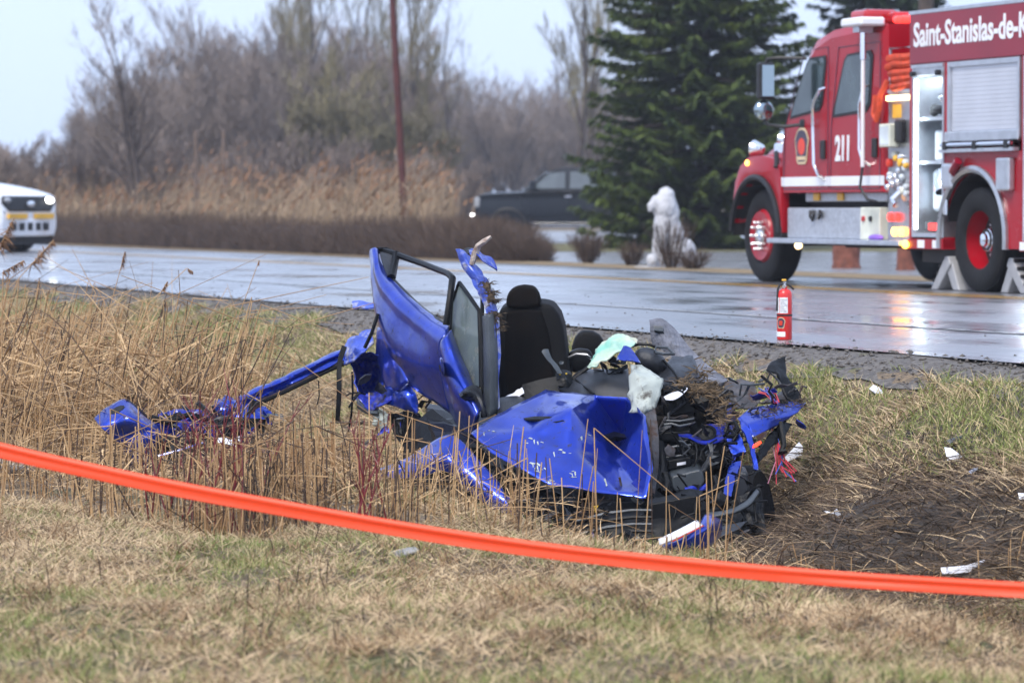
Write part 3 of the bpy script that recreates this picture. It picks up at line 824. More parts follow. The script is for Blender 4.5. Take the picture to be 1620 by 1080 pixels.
o_bat = pbox('battery', [(1056, 728), (1094, 722), (1094, 738), (1058, 743)], 20.0, .2, 'black_plastic')
wb(MB().prism([P(x, y, 19.985) for x, y in ((1071, 732), (1085, 729.5), (1085, 734), (1071, 736.5))], (0, .004, 0)), 'battery_label', 'white_plastic', o_bay)
o_fb = pbox('fuse_box', [(1114, 720), (1120, 744), (1143, 742), (1158, 728), (1152, 712), (1125, 714)], 20.0, .22, 'black_plastic')
wb(MB().prism([P(1115, 717, 20.02), P(1124, 714, 20.1), P(1151, 711, 20.1), P(1156, 722, 20.0), P(1143, 724, 19.97), P(1138, 733, 19.95), P(1123, 738, 19.95)], (0, .02, .012)), 'fuse_box_lid', 'mid_plastic', o_bay, bevel=.005)
pbox('air_filter_box', [(1062, 756), (1066, 752), (1106, 742), (1113, 748), (1115, 762), (1108, 772), (1070, 778), (1063, 772)], 19.82, .25, 'mid_plastic', bevel=.014)
wb(MB().lathe([(.008, 0), (.05, 0), (.055, .012), (.04, .02), (.035, .012), (.015, .014), (.012, .03), (.001, .03)], P(1119, 686, 20.15), (-.1, -.75, .65), 20), 'strut_mount', 'black_plastic', o_bay, smooth=True)
mb = MB().sheet(rowsP([(1072, 687, 20.22), (1092, 688, 20.2), (1110, 694, 20.18), (1135, 690, 20.15), (1150, 678, 20.2)], [(1075, 690, 20.15), (1093, 694, 20.1), (1110, 703, 20.08), (1135, 700, 20.05), (1152, 692, 20.1)]), 4, 3, .012, 3)
wb(mb, 'inner_wing_edge', 'blue_muddy', o_bay, solid=.008)
mb = facet([(1148, 640, 20.5), (1156, 638, 20.5), (1164, 664, 20.35), (1156, 690, 20.15), (1140, 700, 20.1), (1146, 672, 20.3), (1110, 672, 20.4), (1130, 690, 20.2)], [(0, 1, 2, 5), (5, 2, 3, 7), (7, 3, 4), (6, 5, 7)], 4, .012, 9, 10)
wb(mb, 'inner_wing', 'blue_muddy', o_bay, solid=.008)
mb = facet([(1150, 694, 20.06), (1172, 688, 20.06), (1176, 702, 20.0), (1181, 716, 19.96), (1158, 722, 19.95), (1153, 707, 20.0)], [(0, 1, 2, 5), (5, 2, 3, 4)], 4, .004, 9, 11)
wb(mb, 'wing_rail', 'blue_paint', o_bay, solid=.03)
mb = facet([(1156, 736, 19.9), (1174, 732, 19.9), (1166, 752, 19.8), (1155, 788, 19.65), (1143, 785, 19.65), (1149, 758, 19.78)], [(0, 1, 2, 5), (5, 2, 3, 4)], 4, .006, 9, 12)
wb(mb, 'front_rail', 'blue_paint', o_bay, solid=.03)
pbox('washer_tank', [(1160, 765), (1172, 745), (1184, 748), (1186, 775), (1172, 792), (1158, 790)], 19.75, .2, 'grey_plastic', bevel=.015)
rs = random.Random(8)
def hose(pts, r, m='black_plastic', parent=o_bay, name='hose'):
    wb(MB().tube([P(*p) for p in pts], r, 7), name, m, parent, smooth=True)
hose([(1095, 742, 19.95), (1102, 728, 19.98), (1103, 712, 20.0), (1100, 700, 20.05)], .006)
hose([(1107, 727, 19.9), (1110, 713, 19.92), (1120, 703, 19.96), (1134, 695, 20.0)], .005)
hose([(1148, 684, 20.1), (1152, 670, 20.12), (1163, 668, 20.1), (1168, 680, 20.05), (1160, 690, 20.02), (1150, 690, 20.0)], .013)
hose([(1145, 690, 20.08), (1155, 680, 20.05), (1166, 688, 20.02), (1160, 697, 20.0)], .010)
hose([(1045, 700, 20.1), (1050, 740, 19.95), (1045, 775, 19.8)], .02)
hose([(1052, 780, 19.75), (1056, 765, 19.8), (1052, 750, 19.85)], .025)
hose([(1118, 790, 19.7), (1126, 778, 19.75), (1135, 770, 19.8), (1130, 755, 19.85)], .022)
hose([(1125, 795, 19.65), (1140, 800, 19.6), (1152, 795, 19.6)], .018)
hose([(1142, 735, 19.93), (1144, 727, 19.92), (1152, 726, 19.92), (1158, 734, 19.92), (1152, 742, 19.92)], .012)
hose([(905, 800, 19.75), (930, 790, 19.8), (960, 800, 19.7), (990, 795, 19.7)], .03)
hose([(920, 815, 19.7), (915, 795, 19.75), (925, 780, 19.8)], .012)
turf('mud_and_straw', [(P(x, y, Y), .035) for x, y, Y in ((1075, 612, 20.4), (1095, 618, 20.35), (1110, 622, 20.35), (1125, 616, 20.4), (1135, 630, 20.35), (1140, 645, 20.3), (1120, 635, 20.38), (1145, 655, 20.25), (1085, 606, 20.5), (1148, 668, 20.15), (1110, 590, 20.65))], 900, .10, o_bay, 'straw_mud', 3, .0035)
mb = MB()
for x, y, Y, r in ((1085, 618, 20.45, .045), (1108, 624, 20.45, .045), (1130, 624, 20.45, .05), (1140, 648, 20.36, .035), (1120, 612, 20.52, .045), (1052, 650, 20.42, .05), (1048, 670, 20.36, .04)):
    mb.ell(P(x, y, Y), (r * 1.4, r, r * .8), nu=12, nv=8)
for v in mb.v: v += Vector((noise.noise(v * 22), noise.noise(v * 22 + Vector((9, 0, 0))), noise.noise(v * 25))) * .035
wb(mb, 'soil_clod', 'mud_straw', o_bay)

# -- right wing turned outwards with its lamp, loose loom and inner liner
mb = facet([(1168, 661, 20.1), (1184, 648, 20.2), (1215, 641, 20.25), (1243, 635, 20.3), (1275, 637, 20.35), (1262, 653, 20.22), (1240, 666, 20.12), (1217, 680, 20.02), (1190, 693, 19.92), (1182, 672, 20.0), (1215, 662, 20.02)],
           [(0, 1, 9), (1, 2, 10, 9), (2, 3, 10), (3, 4, 5), (3, 5, 10), (5, 6, 10), (6, 7, 10), (7, 8, 9, 10)], 4, .006, 8, 13, 3)
wing_s = surf(mb)
o_wing = wb(mb, 'front_wing', 'blue_paint', solid=.006, smooth=True)
mb = facet([(1168, 661, 20.08), (1182, 672, 19.98), (1190, 693, 19.9), (1196, 725, 19.8), (1200, 742, 19.75), (1193, 742, 19.75), (1186, 705, 19.85), (1174, 680, 19.95)], [(0, 1, 7), (1, 2, 6, 7), (2, 3, 5, 6), (3, 4, 5)], 4, .006, 8, 14)
wb(mb, 'wing_lip', 'blue_paint', o_wing, solid=.012)
mb = facet([(1196, 722, 19.9), (1215, 690, 20.05), (1236, 668, 20.15), (1250, 672, 20.2), (1240, 690, 20.1), (1215, 712, 19.98), (1200, 732, 19.88)], [(0, 1, 5, 6), (1, 2, 4, 5), (2, 3, 4)], 4, .01, 8, 15)
o_lamp = wb(mb, 'headlamp_housing', 'black_plastic', o_wing, solid=.03)
wb(MB().prism([P(x, y, 19.84) for x, y in ((1190, 709), (1192, 703), (1203, 697), (1205, 700), (1198, 706))], (0, .01, 0)), 'lamp_lens', 'red_lamp', o_wing)
wb(MB().prism([P(x, y, 19.9) for x, y in ((1196, 690), (1206, 684), (1214, 682), (1212, 690), (1200, 697))], (0, .02, 0)), 'lamp_reflector', 'rusty_metal', o_wing)
turf('wing_mud', [(hit(wing_s, x, y, .006), .03) for x, y in ((1200, 655), (1225, 650), (1245, 645), (1215, 660), (1262, 641), (1268, 640))], 260, .05, o_wing, seed=5)
mb = facet([(1212, 587, 20.5), (1222, 572, 20.55), (1243, 564, 20.6), (1242, 594, 20.5), (1250, 606, 20.45), (1262, 618, 20.42), (1271, 634, 20.38), (1258, 636, 20.34), (1243, 630, 20.36), (1233, 607, 20.42), (1229, 592, 20.42)],
           [(0, 1, 10), (1, 2, 3, 10), (10, 3, 4, 9), (9, 4, 5, 8), (8, 5, 6, 7)], 4, .012, 9, 16)
wb(mb, 'arch_liner', 'black_plastic', solid=.012, smooth=True)
wb(facet([(1203, 640, 20.5), (1240, 616, 20.6), (1262, 620, 20.55), (1262, 632, 20.45), (1225, 640, 20.4)], [(0, 1, 4), (1, 2, 3, 4)], 4, .03, 10, 17), 'torn_bracket', 'rusty_metal', solid=.01)
rs = random.Random(12)
for i in range(22):
    mname = rs.choice(['wire_red', 'wire_red', 'wire_pink', 'wire_blue'])
    x0 = 1205 + rs.uniform(-6, 10); y0 = 615 + rs.uniform(-4, 8)
    x1 = 1220 + rs.uniform(-5, 22); y1 = 640 + rs.uniform(-6, 2)
    if i < 12:
        pts = [(x0, y0, 20.3), ((x0 + x1) / 2 + rs.uniform(-4, 4), (y0 + y1) / 2 - 6, 20.28), (x1, y1, 20.22)]
    else:
        xa = 1222 + rs.uniform(-4, 16); xb = 1236 + rs.uniform(-9, 6)
        pts = [(xa, 672 + rs.uniform(-3, 4), 20.12), ((xa + xb) / 2 + rs.uniform(-5, 5), 695, 20.05), (xb, 722 + rs.uniform(-4, 22), 20.0), (xb + rs.uniform(-22, 25), 745 + rs.uniform(-8, 22), 19.95)]
    wb(MB().tube([P(*p) for p in pts], .0032, 5), 'loose_wire', mname, smooth=True)
hose([(1234, 668, 20.1), (1238, 690, 20.05), (1240, 705, 20.0), (1236, 716, 19.98), (1244, 712, 19.98)], [.018, .018, .016, .024, .018], parent=wreck)

# -- nose: radiator support, bumper carrier, undertray and wheels
mb = MB().sheet(rowsP([(900, 800, 19.75), (960, 798, 19.7), (1030, 797, 19.6), (1075, 780, 19.58), (1112, 778, 19.56)], [(900, 830, 19.6), (960, 815, 19.55), (1030, 812, 19.48), (1080, 800, 19.46), (1110, 800, 19.46)],
                      [(905, 850, 19.5), (960, 838, 19.42), (1035, 835, 19.38), (1080, 825, 19.4), (1105, 818, 19.42)], [(910, 880, 19.4), (960, 875, 19.35), (1035, 872, 19.3), (1080, 868, 19.32), (1110, 860, 19.36)]), 5, 5, .035, 17, cs=6)
o_nose = wb(mb, 'bumper_carrier', 'black_plastic', solid=.02, smooth=True)
pbox('radiator_support', [(1025, 797), (1100, 783), (1108, 790), (1110, 800), (1103, 815), (1040, 826), (1026, 822)], 19.4, .1, 'black_plastic', o_nose, .01)
hose([(870, 785, 19.8), (890, 800, 19.7), (905, 830, 19.6), (930, 850, 19.5)], .03, parent=o_nose, name='subframe_tube')
wb(MB().prism([P(x, y, 19.45) for x, y in ((938, 800), (947, 799), (944, 805), (944, 810), (941, 810), (941, 805))], (0, .006, 0)), 'dipstick_handle', 'yellow_plastic', o_nose)
mb = MB().sheet(rowsP([(1118, 812, 19.35), (1150, 808, 19.35), (1180, 795, 19.4), (1198, 775, 19.5)], [(1120, 818, 19.3), (1152, 814, 19.3), (1184, 801, 19.35), (1202, 780, 19.45)]), 7, 3, .010, 2)
wb(mb, 'bumper_strip', 'mid_plastic', o_nose, solid=.015, smooth=True)
mb = MB().sheet(rowsP([(1120, 838, 19.2), (1150, 832, 19.2), (1182, 825, 19.25)], [(1112, 852, 19.15), (1145, 848, 19.12), (1168, 838, 19.18)]), 4, 3, .006, 2)
wb(mb, 'undertray_flap', 'grey_plastic', o_nose, solid=.01)
mb = MB().sheet(rowsP([(1100, 812, 19.6), (1150, 800, 19.6), (1205, 770, 19.6)], [(1100, 840, 19.45), (1150, 840, 19.45), (1212, 830, 19.4)], [(1090, 880, 19.35), (1150, 880, 19.35), (1215, 860, 19.3)]), 8, 8, .07, 5, cs=6)
wb(mb, 'torn_liner', 'black_plastic', o_nose, solid=.01)
mb = MB().lathe([(.17, -.07), (.25, -.085), (.285, -.06), (.295, 0), (.285, .06), (.25, .085), (.17, .07)], P(1186, 815, 20.15), (.93, -.32, .12), 28, caps=True)
o_w = wb(mb, 'wheel', 'tyre', smooth=True)
mb = MB().lathe([(.17, -.07), (.25, -.085), (.285, -.06), (.295, 0), (.285, .06), (.25, .085), (.17, .07)], P(738, 778, 20.15), (.75, -.6, .2), 28, caps=False)
o_w = wb(mb, 'wheel', 'tyre', smooth=True)
mb = MB().lathe([(.02, -.05), (.17, -.07), (.18, -.07), (.18, .07), (.17, .07), (.02, .05)], P(738, 778, 20.15), (.75, -.6, .2), 20)
wb(mb, 'rim', 'raw_metal', o_w, smooth=True)
# floor pan under everything; its black also fills in the shadows behind the bonnet
mb = MB().sheet([[Vector((-.55, 22.2, -.35)), Vector((.2, 22.2, -.3)), Vector((1.3, 22.0, -.2))], [Vector((-.5, 21.2, -.42)), Vector((.3, 21.2, -.42)), Vector((1.3, 21.0, -.35))],
                 [Vector((-.35, 20.3, -.6)), Vector((.4, 20.3, -.62)), Vector((1.25, 20.2, -.6))], [Vector((-.1, 19.7, -.9)), Vector((.5, 19.6, -.9)), Vector((1.3, 19.5, -.9))]], 6, 6, .05, 6)
wb(mb, 'floor_pan', 'black_plastic', solid=.05)
mb = MB().sheet([[P(690, 650, 21.5), P(740, 690, 21.1), P(800, 720, 20.6)], [P(650, 690, 21.6), P(710, 740, 21.0), P(790, 790, 20.3)], [P(640, 780, 21.6), P(700, 820, 21.0), P(800, 850, 20.2)]], 5, 5, .04, 3)
wb(mb, 'underbody_shadow', 'black_plastic', solid=.04)  # black crumpled sheet put in for the dark shadows under the doors
mb = MB().sheet(rowsP([(600, 742, 20.4), (650, 722, 20.2), (697, 693, 20.0), (722, 692, 19.95), (760, 730, 19.85), (792, 768, 19.75)], [(602, 748, 20.3), (655, 740, 20.08), (700, 722, 19.86), (735, 745, 19.8), (770, 775, 19.72), (803, 795, 19.65)],
                      [(606, 756, 20.25), (660, 756, 20.05), (705, 745, 19.85), (740, 775, 19.8), (778, 803, 19.7), (813, 816, 19.65)]), 6, 6, .012, 19, cs=5)
wb(mb, 'front_wing', 'blue_paint', solid=.008, smooth=True)
pbox('spring_strut', [(775, 735), (790, 738), (815, 765), (805, 772), (785, 755)], 19.95, .1, 'black_plastic', wreck)
mb = facet([(795, 735, 20.1), (820, 745, 20.0), (860, 770, 19.9), (905, 790, 19.8), (905, 850, 19.75), (850, 830, 19.85), (800, 790, 19.95)], [(0, 1, 6), (1, 2, 5, 6), (2, 3, 4, 5)], 5, .05, 9, 20)
wb(mb, 'suspension', 'black_plastic', solid=.02)

# -- rear quarter, torn bowl of metal
rim = [(553, 565, 22.3), (568, 556, 22.2), (588, 555, 22.15), (606, 563, 22.1), (612, 583, 22.05), (606, 612, 22.05), (592, 632, 22.1), (570, 630, 22.2), (560, 605, 22.25)]
ring = [(566, 578, 22.42), (575, 570, 22.4), (588, 569, 22.38), (598, 576, 22.35), (601, 590, 22.33), (596, 606, 22.35), (587, 616, 22.36), (575, 615, 22.4), (569, 598, 22.42)]
me = fan(MB(), rim, (585, 592, 22.5), ring)
mbq = facet([rim[i] for i in range(9)] + [ring[i] for i in range(9)] + [(585, 592, 22.52)], [(i, (i + 1) % 9, 9 + (i + 1) % 9, 9 + i) for i in range(9)] + [(9 + i, 9 + (i + 1) % 9, 18) for i in range(9)], 4, .035, 11, 21)
o_rq = wb(mbq, 'rear_quarter', 'blue_paint', solid=.008, smooth=True)
mb = facet([(545, 550, 22.4), (556, 534, 22.35), (572, 527, 22.3), (590, 522, 22.25), (592, 545, 22.1), (575, 557, 22.08), (560, 573, 22.15), (546, 578, 22.3), (562, 550, 22.12)], [(0, 1, 8), (1, 2, 8), (2, 3, 4, 8), (4, 5, 8), (5, 6, 8), (6, 7, 8), (7, 0, 8)], 4, .03, 13, 22)
wb(mb, 'quarter_fold', 'blue_scraped', o_rq, solid=.008, smooth=True)
mb = facet([(600, 612, 22.0), (632, 612, 21.85), (648, 607, 21.78), (660, 628, 21.72), (662, 656, 21.7), (640, 648, 21.75), (612, 640, 21.9), (640, 628, 21.72)], [(0, 1, 7, 6), (1, 2, 7), (2, 3, 7), (3, 4, 7), (4, 5, 7), (5, 6, 7)], 4, .02, 10, 23)
wb(mb, 'lamp_recess', 'blue_paint', o_rq, solid=.008, smooth=True)
mb = facet([(560, 630, 22.1), (600, 618, 22.0), (632, 618, 21.9), (612, 640, 21.85), (585, 650, 21.95)], [(0, 1, 4), (1, 2, 3), (1, 3, 4)], 4, .03, 12, 24)
wb(mb, 'quarter_tear', 'blue_muddy', o_rq, solid=.008)
wb(MB().sheet(rowsP([(564, 630, 22.05), (580, 645, 22.0), (600, 648, 21.95)], [(565, 644, 22.0), (582, 655, 21.95), (598, 656, 21.9)]), 4, 3, .02, 2), 'bumper_shard', 'mid_plastic', o_rq, solid=.02)
wb(facet([(592, 655, 21.95), (602, 645, 21.9), (615, 655, 21.9), (613, 672, 21.9), (608, 682, 21.92), (591, 672, 21.95)], [(0, 1, 2, 5), (5, 2, 3, 4)], 4, .03, 12, 25), 'insulation_rag', 'bare_cream', o_rq, solid=.008, smooth=True)
mb = facet([(612, 655, 22.0), (640, 650, 21.9), (665, 655, 21.8), (690, 690, 21.6), (680, 740, 21.6), (650, 720, 21.8), (625, 690, 21.9)], [(0, 1, 6), (1, 2, 3, 5), (1, 5, 6), (3, 4, 5)], 4, .04, 8, 26)
wb(mb, 'arch_liner', 'black_plastic', o_rq, solid=.012)
wb(MB().tube([P(598, 497, 22.05), P(588, 527, 22.0), P(577, 550, 22.02)], .012, 6), 'seal_strip', 'black_plastic', o_rq, smooth=True)
wb(MB().sheet(rowsP([(557, 479, 22.9), (575, 478, 22.85), (597, 481, 22.8)], [(558, 485, 22.8), (575, 487, 22.75), (597, 488, 22.7)]), 4, 3, .02, 4), 'tailgate_scrap', 'blue_scraped', o_rq, solid=.012)
# -- torn sill rail trailing to the left
tp = [(548, 548, 22.4), (520, 560, 22.35), (485, 577, 22.25), (450, 594, 22.15), (410, 612, 22.05), (372, 629, 21.95), (345, 634, 21.9)]
mb = MB().sheet([[P(x, y, Y + .04) for x, y, Y in tp], [P(x, y + 6, Y - .02) for x, y, Y in tp], [P(x, y + 11, Y + .01) for x, y, Y in tp], [P(x, y + 19, Y - .03) for x, y, Y in tp], [P(x, y + 25, Y + .04) for x, y, Y in tp]], 8, 3, .030, 27, cs=6)
o_rail = wb(mb, 'torn_rail', 'blue_paint', solid=.012, smooth=True)
wb(MB().tube([P(x, y + 26, Y - .03) for x, y, Y in tp[:5]], .013, 6), 'rail_seal', 'black_plastic', o_rail, smooth=True)
mb = facet([(338, 652, 21.8), (341, 634, 21.85), (358, 628, 21.85), (385, 640, 21.8), (412, 640, 21.9), (430, 655, 21.85), (412, 668, 21.75), (385, 662, 21.7), (360, 658, 21.72), (370, 645, 21.68)],
           [(0, 1, 9), (1, 2, 9), (2, 3, 9), (3, 7, 8, 9), (8, 0, 9), (3, 4, 5, 6), (3, 6, 7)], 4, .03, 10, 28)
wb(mb, 'rail_elbow', 'blue_paint', o_rail, solid=.008)
wb(facet([(345, 660, 21.75), (380, 662, 21.72), (420, 665, 21.75), (415, 695, 21.7), (380, 690, 21.66), (345, 690, 21.7)], [(0, 1, 4, 5), (1, 2, 3, 4)], 4, .05, 9, 29), 'rail_underside', 'black_plastic', o_rail, solid=.01)
mb = facet([(243, 668, 21.6), (255, 650, 21.7), (290, 648, 21.7), (325, 654, 21.75), (342, 660, 21.75), (335, 690, 21.65), (300, 695, 21.6), (262, 690, 21.55), (290, 670, 21.5)], [(0, 1, 8), (1, 2, 8), (2, 3, 8), (3, 4, 5, 8), (5, 6, 8), (6, 7, 8), (7, 0, 8)], 5, .06, 11, 30)
wb(mb, 'crumpled_frame', 'blue_muddy', o_rail, solid=.01)
wb(MB().tube([P(240, 660, 21.6), P(265, 668, 21.5), P(300, 655, 21.55), P(340, 668, 21.6), P(380, 672, 21.65)], .02, 6), 'bent_bracket', 'black_plastic', o_rail, smooth=True)
mb = MB().sheet(rowsP([(149, 662, 21.45), (172, 643, 21.5), (197, 631, 21.5), (217, 645, 21.55), (240, 668, 21.6)], [(160, 676, 21.32), (181, 667, 21.3), (205, 660, 21.3), (230, 668, 21.38), (258, 677, 21.5)],
                      [(176, 690, 21.32), (196, 688, 21.34), (220, 682, 21.32), (245, 683, 21.36), (272, 687, 21.5)], [(190, 706, 21.42), (206, 712, 21.36), (225, 712, 21.32), (240, 710, 21.36), (252, 704, 21.45)],
                      [(204, 738, 21.5), (214, 742, 21.42), (226, 744, 21.4), (236, 742, 21.42), (245, 740, 21.5)]), 6, 6, .022, 31, cs=6)
end_s = surf(mb)
o_end = wb(mb, 'end_panel', 'blue_paint', o_rail, solid=.008, smooth=True)
hp = [hit(end_s, 186 + 12 * math.cos(t) * .95 + 2 * math.sin(t), 649 - 5.5 * math.sin(t) - 4 * math.cos(t), .006) for t in np.linspace(0, 6.28, 11)[:-1]]
wb(MB().add(hp, [tuple(range(10))]), 'lamp_hole', 'black_plastic', o_rail, solid=.003)
wb(MB().tube([P(199, 632, 21.48), P(220, 648, 21.55), P(240, 668, 21.6)], .012, 6), 'panel_seal', 'rusty_metal', o_rail, smooth=True)
wb(facet([(262, 690, 21.45), (300, 692, 21.5), (335, 690, 21.55), (332, 730, 21.4), (290, 745, 21.35), (250, 740, 21.4)], [(0, 1, 4, 5), (1, 2, 3, 4)], 4, .05, 9, 33), 'inner_structure', 'black_plastic', o_rail, solid=.01)
wb(MB().tube([P(248, 722, 21.2), P(285, 712, 21.2), P(322, 700, 21.25)], .008, 6), 'blue_strip', 'blue_paint', o_rail, smooth=True)
# straps and cables hanging from the rear quarter
wb(MB().sheet(rowsP([(541, 546, 22.1), (549, 549, 22.1)], [(533, 575, 22.05), (541, 577, 22.05)], [(533, 620, 22.02), (540, 620, 22.0)], [(531, 664, 22.02), (537, 667, 22.0)]), 2, 5), 'hanging_strap', 'black_plastic', o_rq, solid=.006)
hose([(557, 588, 22.1), (558, 620, 22.08), (556, 655, 22.08), (551, 682, 22.08)], .007, parent=o_rq, name='hanging_cable')
hose([(504, 602, 22.1), (505, 625, 22.1), (502, 640, 22.1)], .004, parent=o_rail, name='hanging_cable')

for k_ in range(5):
    y_ = 806 + 11 * k_
    wb(MB().tube([P(912, y_ + 18, 19.42 - .02 * k_), P(960, y_ + 6, 19.40 - .02 * k_), P(1000, y_ + 1, 19.36 - .02 * k_), P(1032, y_ + 1, 19.33 - .02 * k_)], [.008, .012, .010, .009], 5), 'grille_slat', 'black_plastic' if k_ % 2 else 'mid_plastic', o_nose)
wb(MB().lathe([(.05, 0), (.07, .01), (.075, .03), (.05, .04), (.03, .03), (.01, .035)], P(985, 858, 19.25), (.1, -.9, .3), 18), 'fog_lamp_ring', 'black_plastic', o_nose, smooth=True)
# -- loose mangled bits hanging out of the torn places
def mangle(n, x0, x1, y0, y1, Ya, Yb, parent, seed, mats):
    r_ = random.Random(seed)
    for i in range(n):
        px, py = r_.uniform(x0, x1), r_.uniform(y0, y1)
        c = P(px, py, Ya + (Yb - Ya) * (py - y0) / (y1 - y0) + r_.uniform(-.10, .10))
        m = r_.choice(mats)
        k = r_.random()
        rv = lambda s: Vector((r_.uniform(-s, s), r_.uniform(-s, s) * .6, r_.uniform(-s, s)))
        if k < .38:
            a = rv(.09); b_ = a + rv(.06) + a * .6
            s_ = rv(1).normalized() * r_.uniform(.008, .022)
            rows = [[c + q_ * t + rv(.01) + s_ * e for t, q_ in ((0, a), (.5, a), (1, a), (1, b_))] for e in (-1, 0, 1)]
            wb(MB().sheet(rows, 3, 2, .008, seed + i, cs=20), 'bent_strip', m, parent, solid=.004)
        elif k < .68:
            a = rv(.10)
            wb(MB().tube([c, c + a * .5 + rv(.04), c + a + rv(.04), c + a * 1.3 + rv(.05)], r_.uniform(.003, .011), 6), 'torn_hose', m if m != 'blue_muddy' else 'black_plastic', parent, smooth=True)
        else:
            rr_ = r_.uniform(.02, .055); u = rv(1).normalized(); w_ = u.cross(rv(1)).normalized()
            vs = [c + (u * math.cos(t) + w_ * math.sin(t)) * rr_ * r_.uniform(.5, 1.2) for t in (0, 1.1, 2.2, 3.3, 4.4, 5.4)]
            cc = c + u.cross(w_) * rr_ * r_.uniform(-.5, .5)
            wb(MB().add(vs + [cc], [(j, (j + 1) % 6, 6) for j in range(6)]), 'metal_fragment', m, parent, solid=.005)
dk = ['black_plastic'] * 5 + ['grey_plastic'] * 3 + ['rusty_metal', 'rusty_metal', 'mid_plastic', 'black_plastic', 'blue_muddy']
mangle(34, 1040, 1190, 615, 700, 20.38, 20.12, o_bay, 1, dk)
mangle(36, 1040, 1200, 700, 850, 20.0, 19.45, o_bay, 2, dk)
mangle(50, 800, 1030, 785, 855, 19.68, 19.36, o_nose, 3, dk)
mangle(30, 1000, 1200, 780, 855, 19.55, 19.28, o_nose, 8, dk)
mangle(45, 245, 425, 645, 715, 21.6, 21.4, o_rail, 4, dk + ['blue_muddy', 'blue_paint', 'blue_scraped'])
mangle(26, 560, 690, 600, 700, 22.0, 21.8, o_rq, 5, dk + ['blue_muddy', 'blue_scraped'])
mangle(22, 1150, 1270, 590, 690, 20.45, 20.2, o_wing, 6, dk)
mangle(20, 885, 1060, 570, 615, 20.95, 20.7, o_dash, 7, ['black_plastic', 'grey_plastic', 'mid_plastic'])
# ------------------------------------------------------------------ fire engine
mat('fire_red', (.31, .002, .010), .26, 0, .08, 1.5, spec=.35, coat=.12, rvar=.04, dirt=(.13, .022, .026), dirt_amt=.42, dirt_scale=2.5)
mat('band_red', (.22, .005, .02), .30, 0, .08, 1.5, spec=.4, coat=.15, rvar=.04)
mat('truck_white', (.74, .75, .78), .3, 0, .05, 2, coat=.3)
mat('chrome', (.82, .83, .86), .08, 1.0, .05, 2, rvar=.03)
mat('aluminium', (.56, .58, .62), .38, .85, .08, 10, rvar=.06)
mat('tread_plate', (.52, .54, .58), .42, .7, .12, 30, bump=.5, bscale=55)
mat('shutter', (.58, .60, .66), .4, .4, .05, 3)
mat('stainless', (.42, .43, .45), .3, .8, .12, 7, rvar=.08)
mat('truck_black', (.012, .012, .014), .5, 0, .2, 5)
mat('frame_black', (.015, .013, .013), .6, 0, .3, 5)
mat('window_dark', (.02, .032, .036), .06, 0, .3, 3, coat=.4, c2=(.05, .075, .08))
mat('mirror', (.34, .41, .44), .06, 1, .03, 2, rvar=.02)
mat('hose_orange', (.48, .05, .015), .6, 0, .25, 20)
mat('lamp_amber', (.8, .3, .02), .3, emit=(1, .45, .06), estr=4)
mat('lamp_warm', (.9, .8, .6), .3, emit=(1, .72, .35), estr=2.5)
mat('lamp_red', (.7, .02, .02), .25, emit=(1, .04, .03), estr=1.3)
mat('lamp_red_off', (.42, .01, .015), .25, 0, .1, 3, coat=.5)
mat('lamp_cool', (.9, .95, 1), .3, emit=(.75, .9, 1), estr=8)
mat('lamp_white', (1, .98, .9), .3, emit=(1, .97, .88), estr=9)
mat('badge_gold', (.62, .48, .30), .5)
mat('badge_dark', (.055, .045, .075), .5)
mat('badge_red', (.62, .05, .025), .4)
mat('purple', (.24, .12, .55), .4)
mat('yellow_tag', (.75, .42, .05), .4)
mat('panel_box', (.62, .64, .55), .4)
mat('gear_white', (.62, .68, .72), .45, 0, .2, 5)

TD = Vector((-.344, .939, 0)).normalized()
TL = Vector((-TD.y, TD.x, 0))                    # to the engine's left, towards the camera side
TB = Vector((2.82, 39.1, .09)) + TD * -3.0 + TL * -1.2
truck = empty('fire_engine', TB, math.atan2(TD.y, TD.x))
tag(truck, 'red fire engine with crew cab, number 211 and open lit equipment locker', 'fire engine')
OFF = Vector((-3.0, -1.2, 0))                    # authored from the front-left tyre contact
def tb(mb, name, m, parent=None, **k): return mb.build(name, M[m], parent or truck, off=OFF, **k)
def side_prism(poly, y0, y1): return MB().prism([(x, y0, z) for x, z in poly], (0, y1 - y0, 0))
def arc(cx, cz, r, a0, a1, n): return [(cx + r * math.cos(rad(a0 + (a1 - a0) * i / n)), cz + r * math.sin(rad(a0 + (a1 - a0) * i / n))) for i in range(n + 1)]

def make_text(s, size, m, parent, loc, xdir, up, name, extrude=.004, bold=0.0, sx=1.0, off=None):
    cu = bpy.data.curves.new('lettering', 'FONT')
    cu.body = s; cu.size = size; cu.extrude = extrude; cu.offset = bold
    cu.resolution_u = 4
    to = bpy.data.objects.new('lettering', cu)
    col.objects.link(to)
    bpy.context.view_layer.update()
    dg = bpy.context.evaluated_depsgraph_get()
    me = bpy.data.meshes.new_from_object(to.evaluated_get(dg))
    bpy.data.objects.remove(to)
    xd = Vector(xdir).normalized(); u = Vector(up).normalized(); n = xd.cross(u)
    R = Matrix((xd, u, n)).transposed()
    for v in me.vertices:
        p = Vector((v.co.x * sx, v.co.y, v.co.z))
        v.co = R @ p + Vector(loc) - (off or Vector())
    me.materials.clear(); me.materials.append(M[m])
    o = bpy.data.objects.new(name, me)
    col.objects.link(o)
    if parent: o.parent = parent
    return o

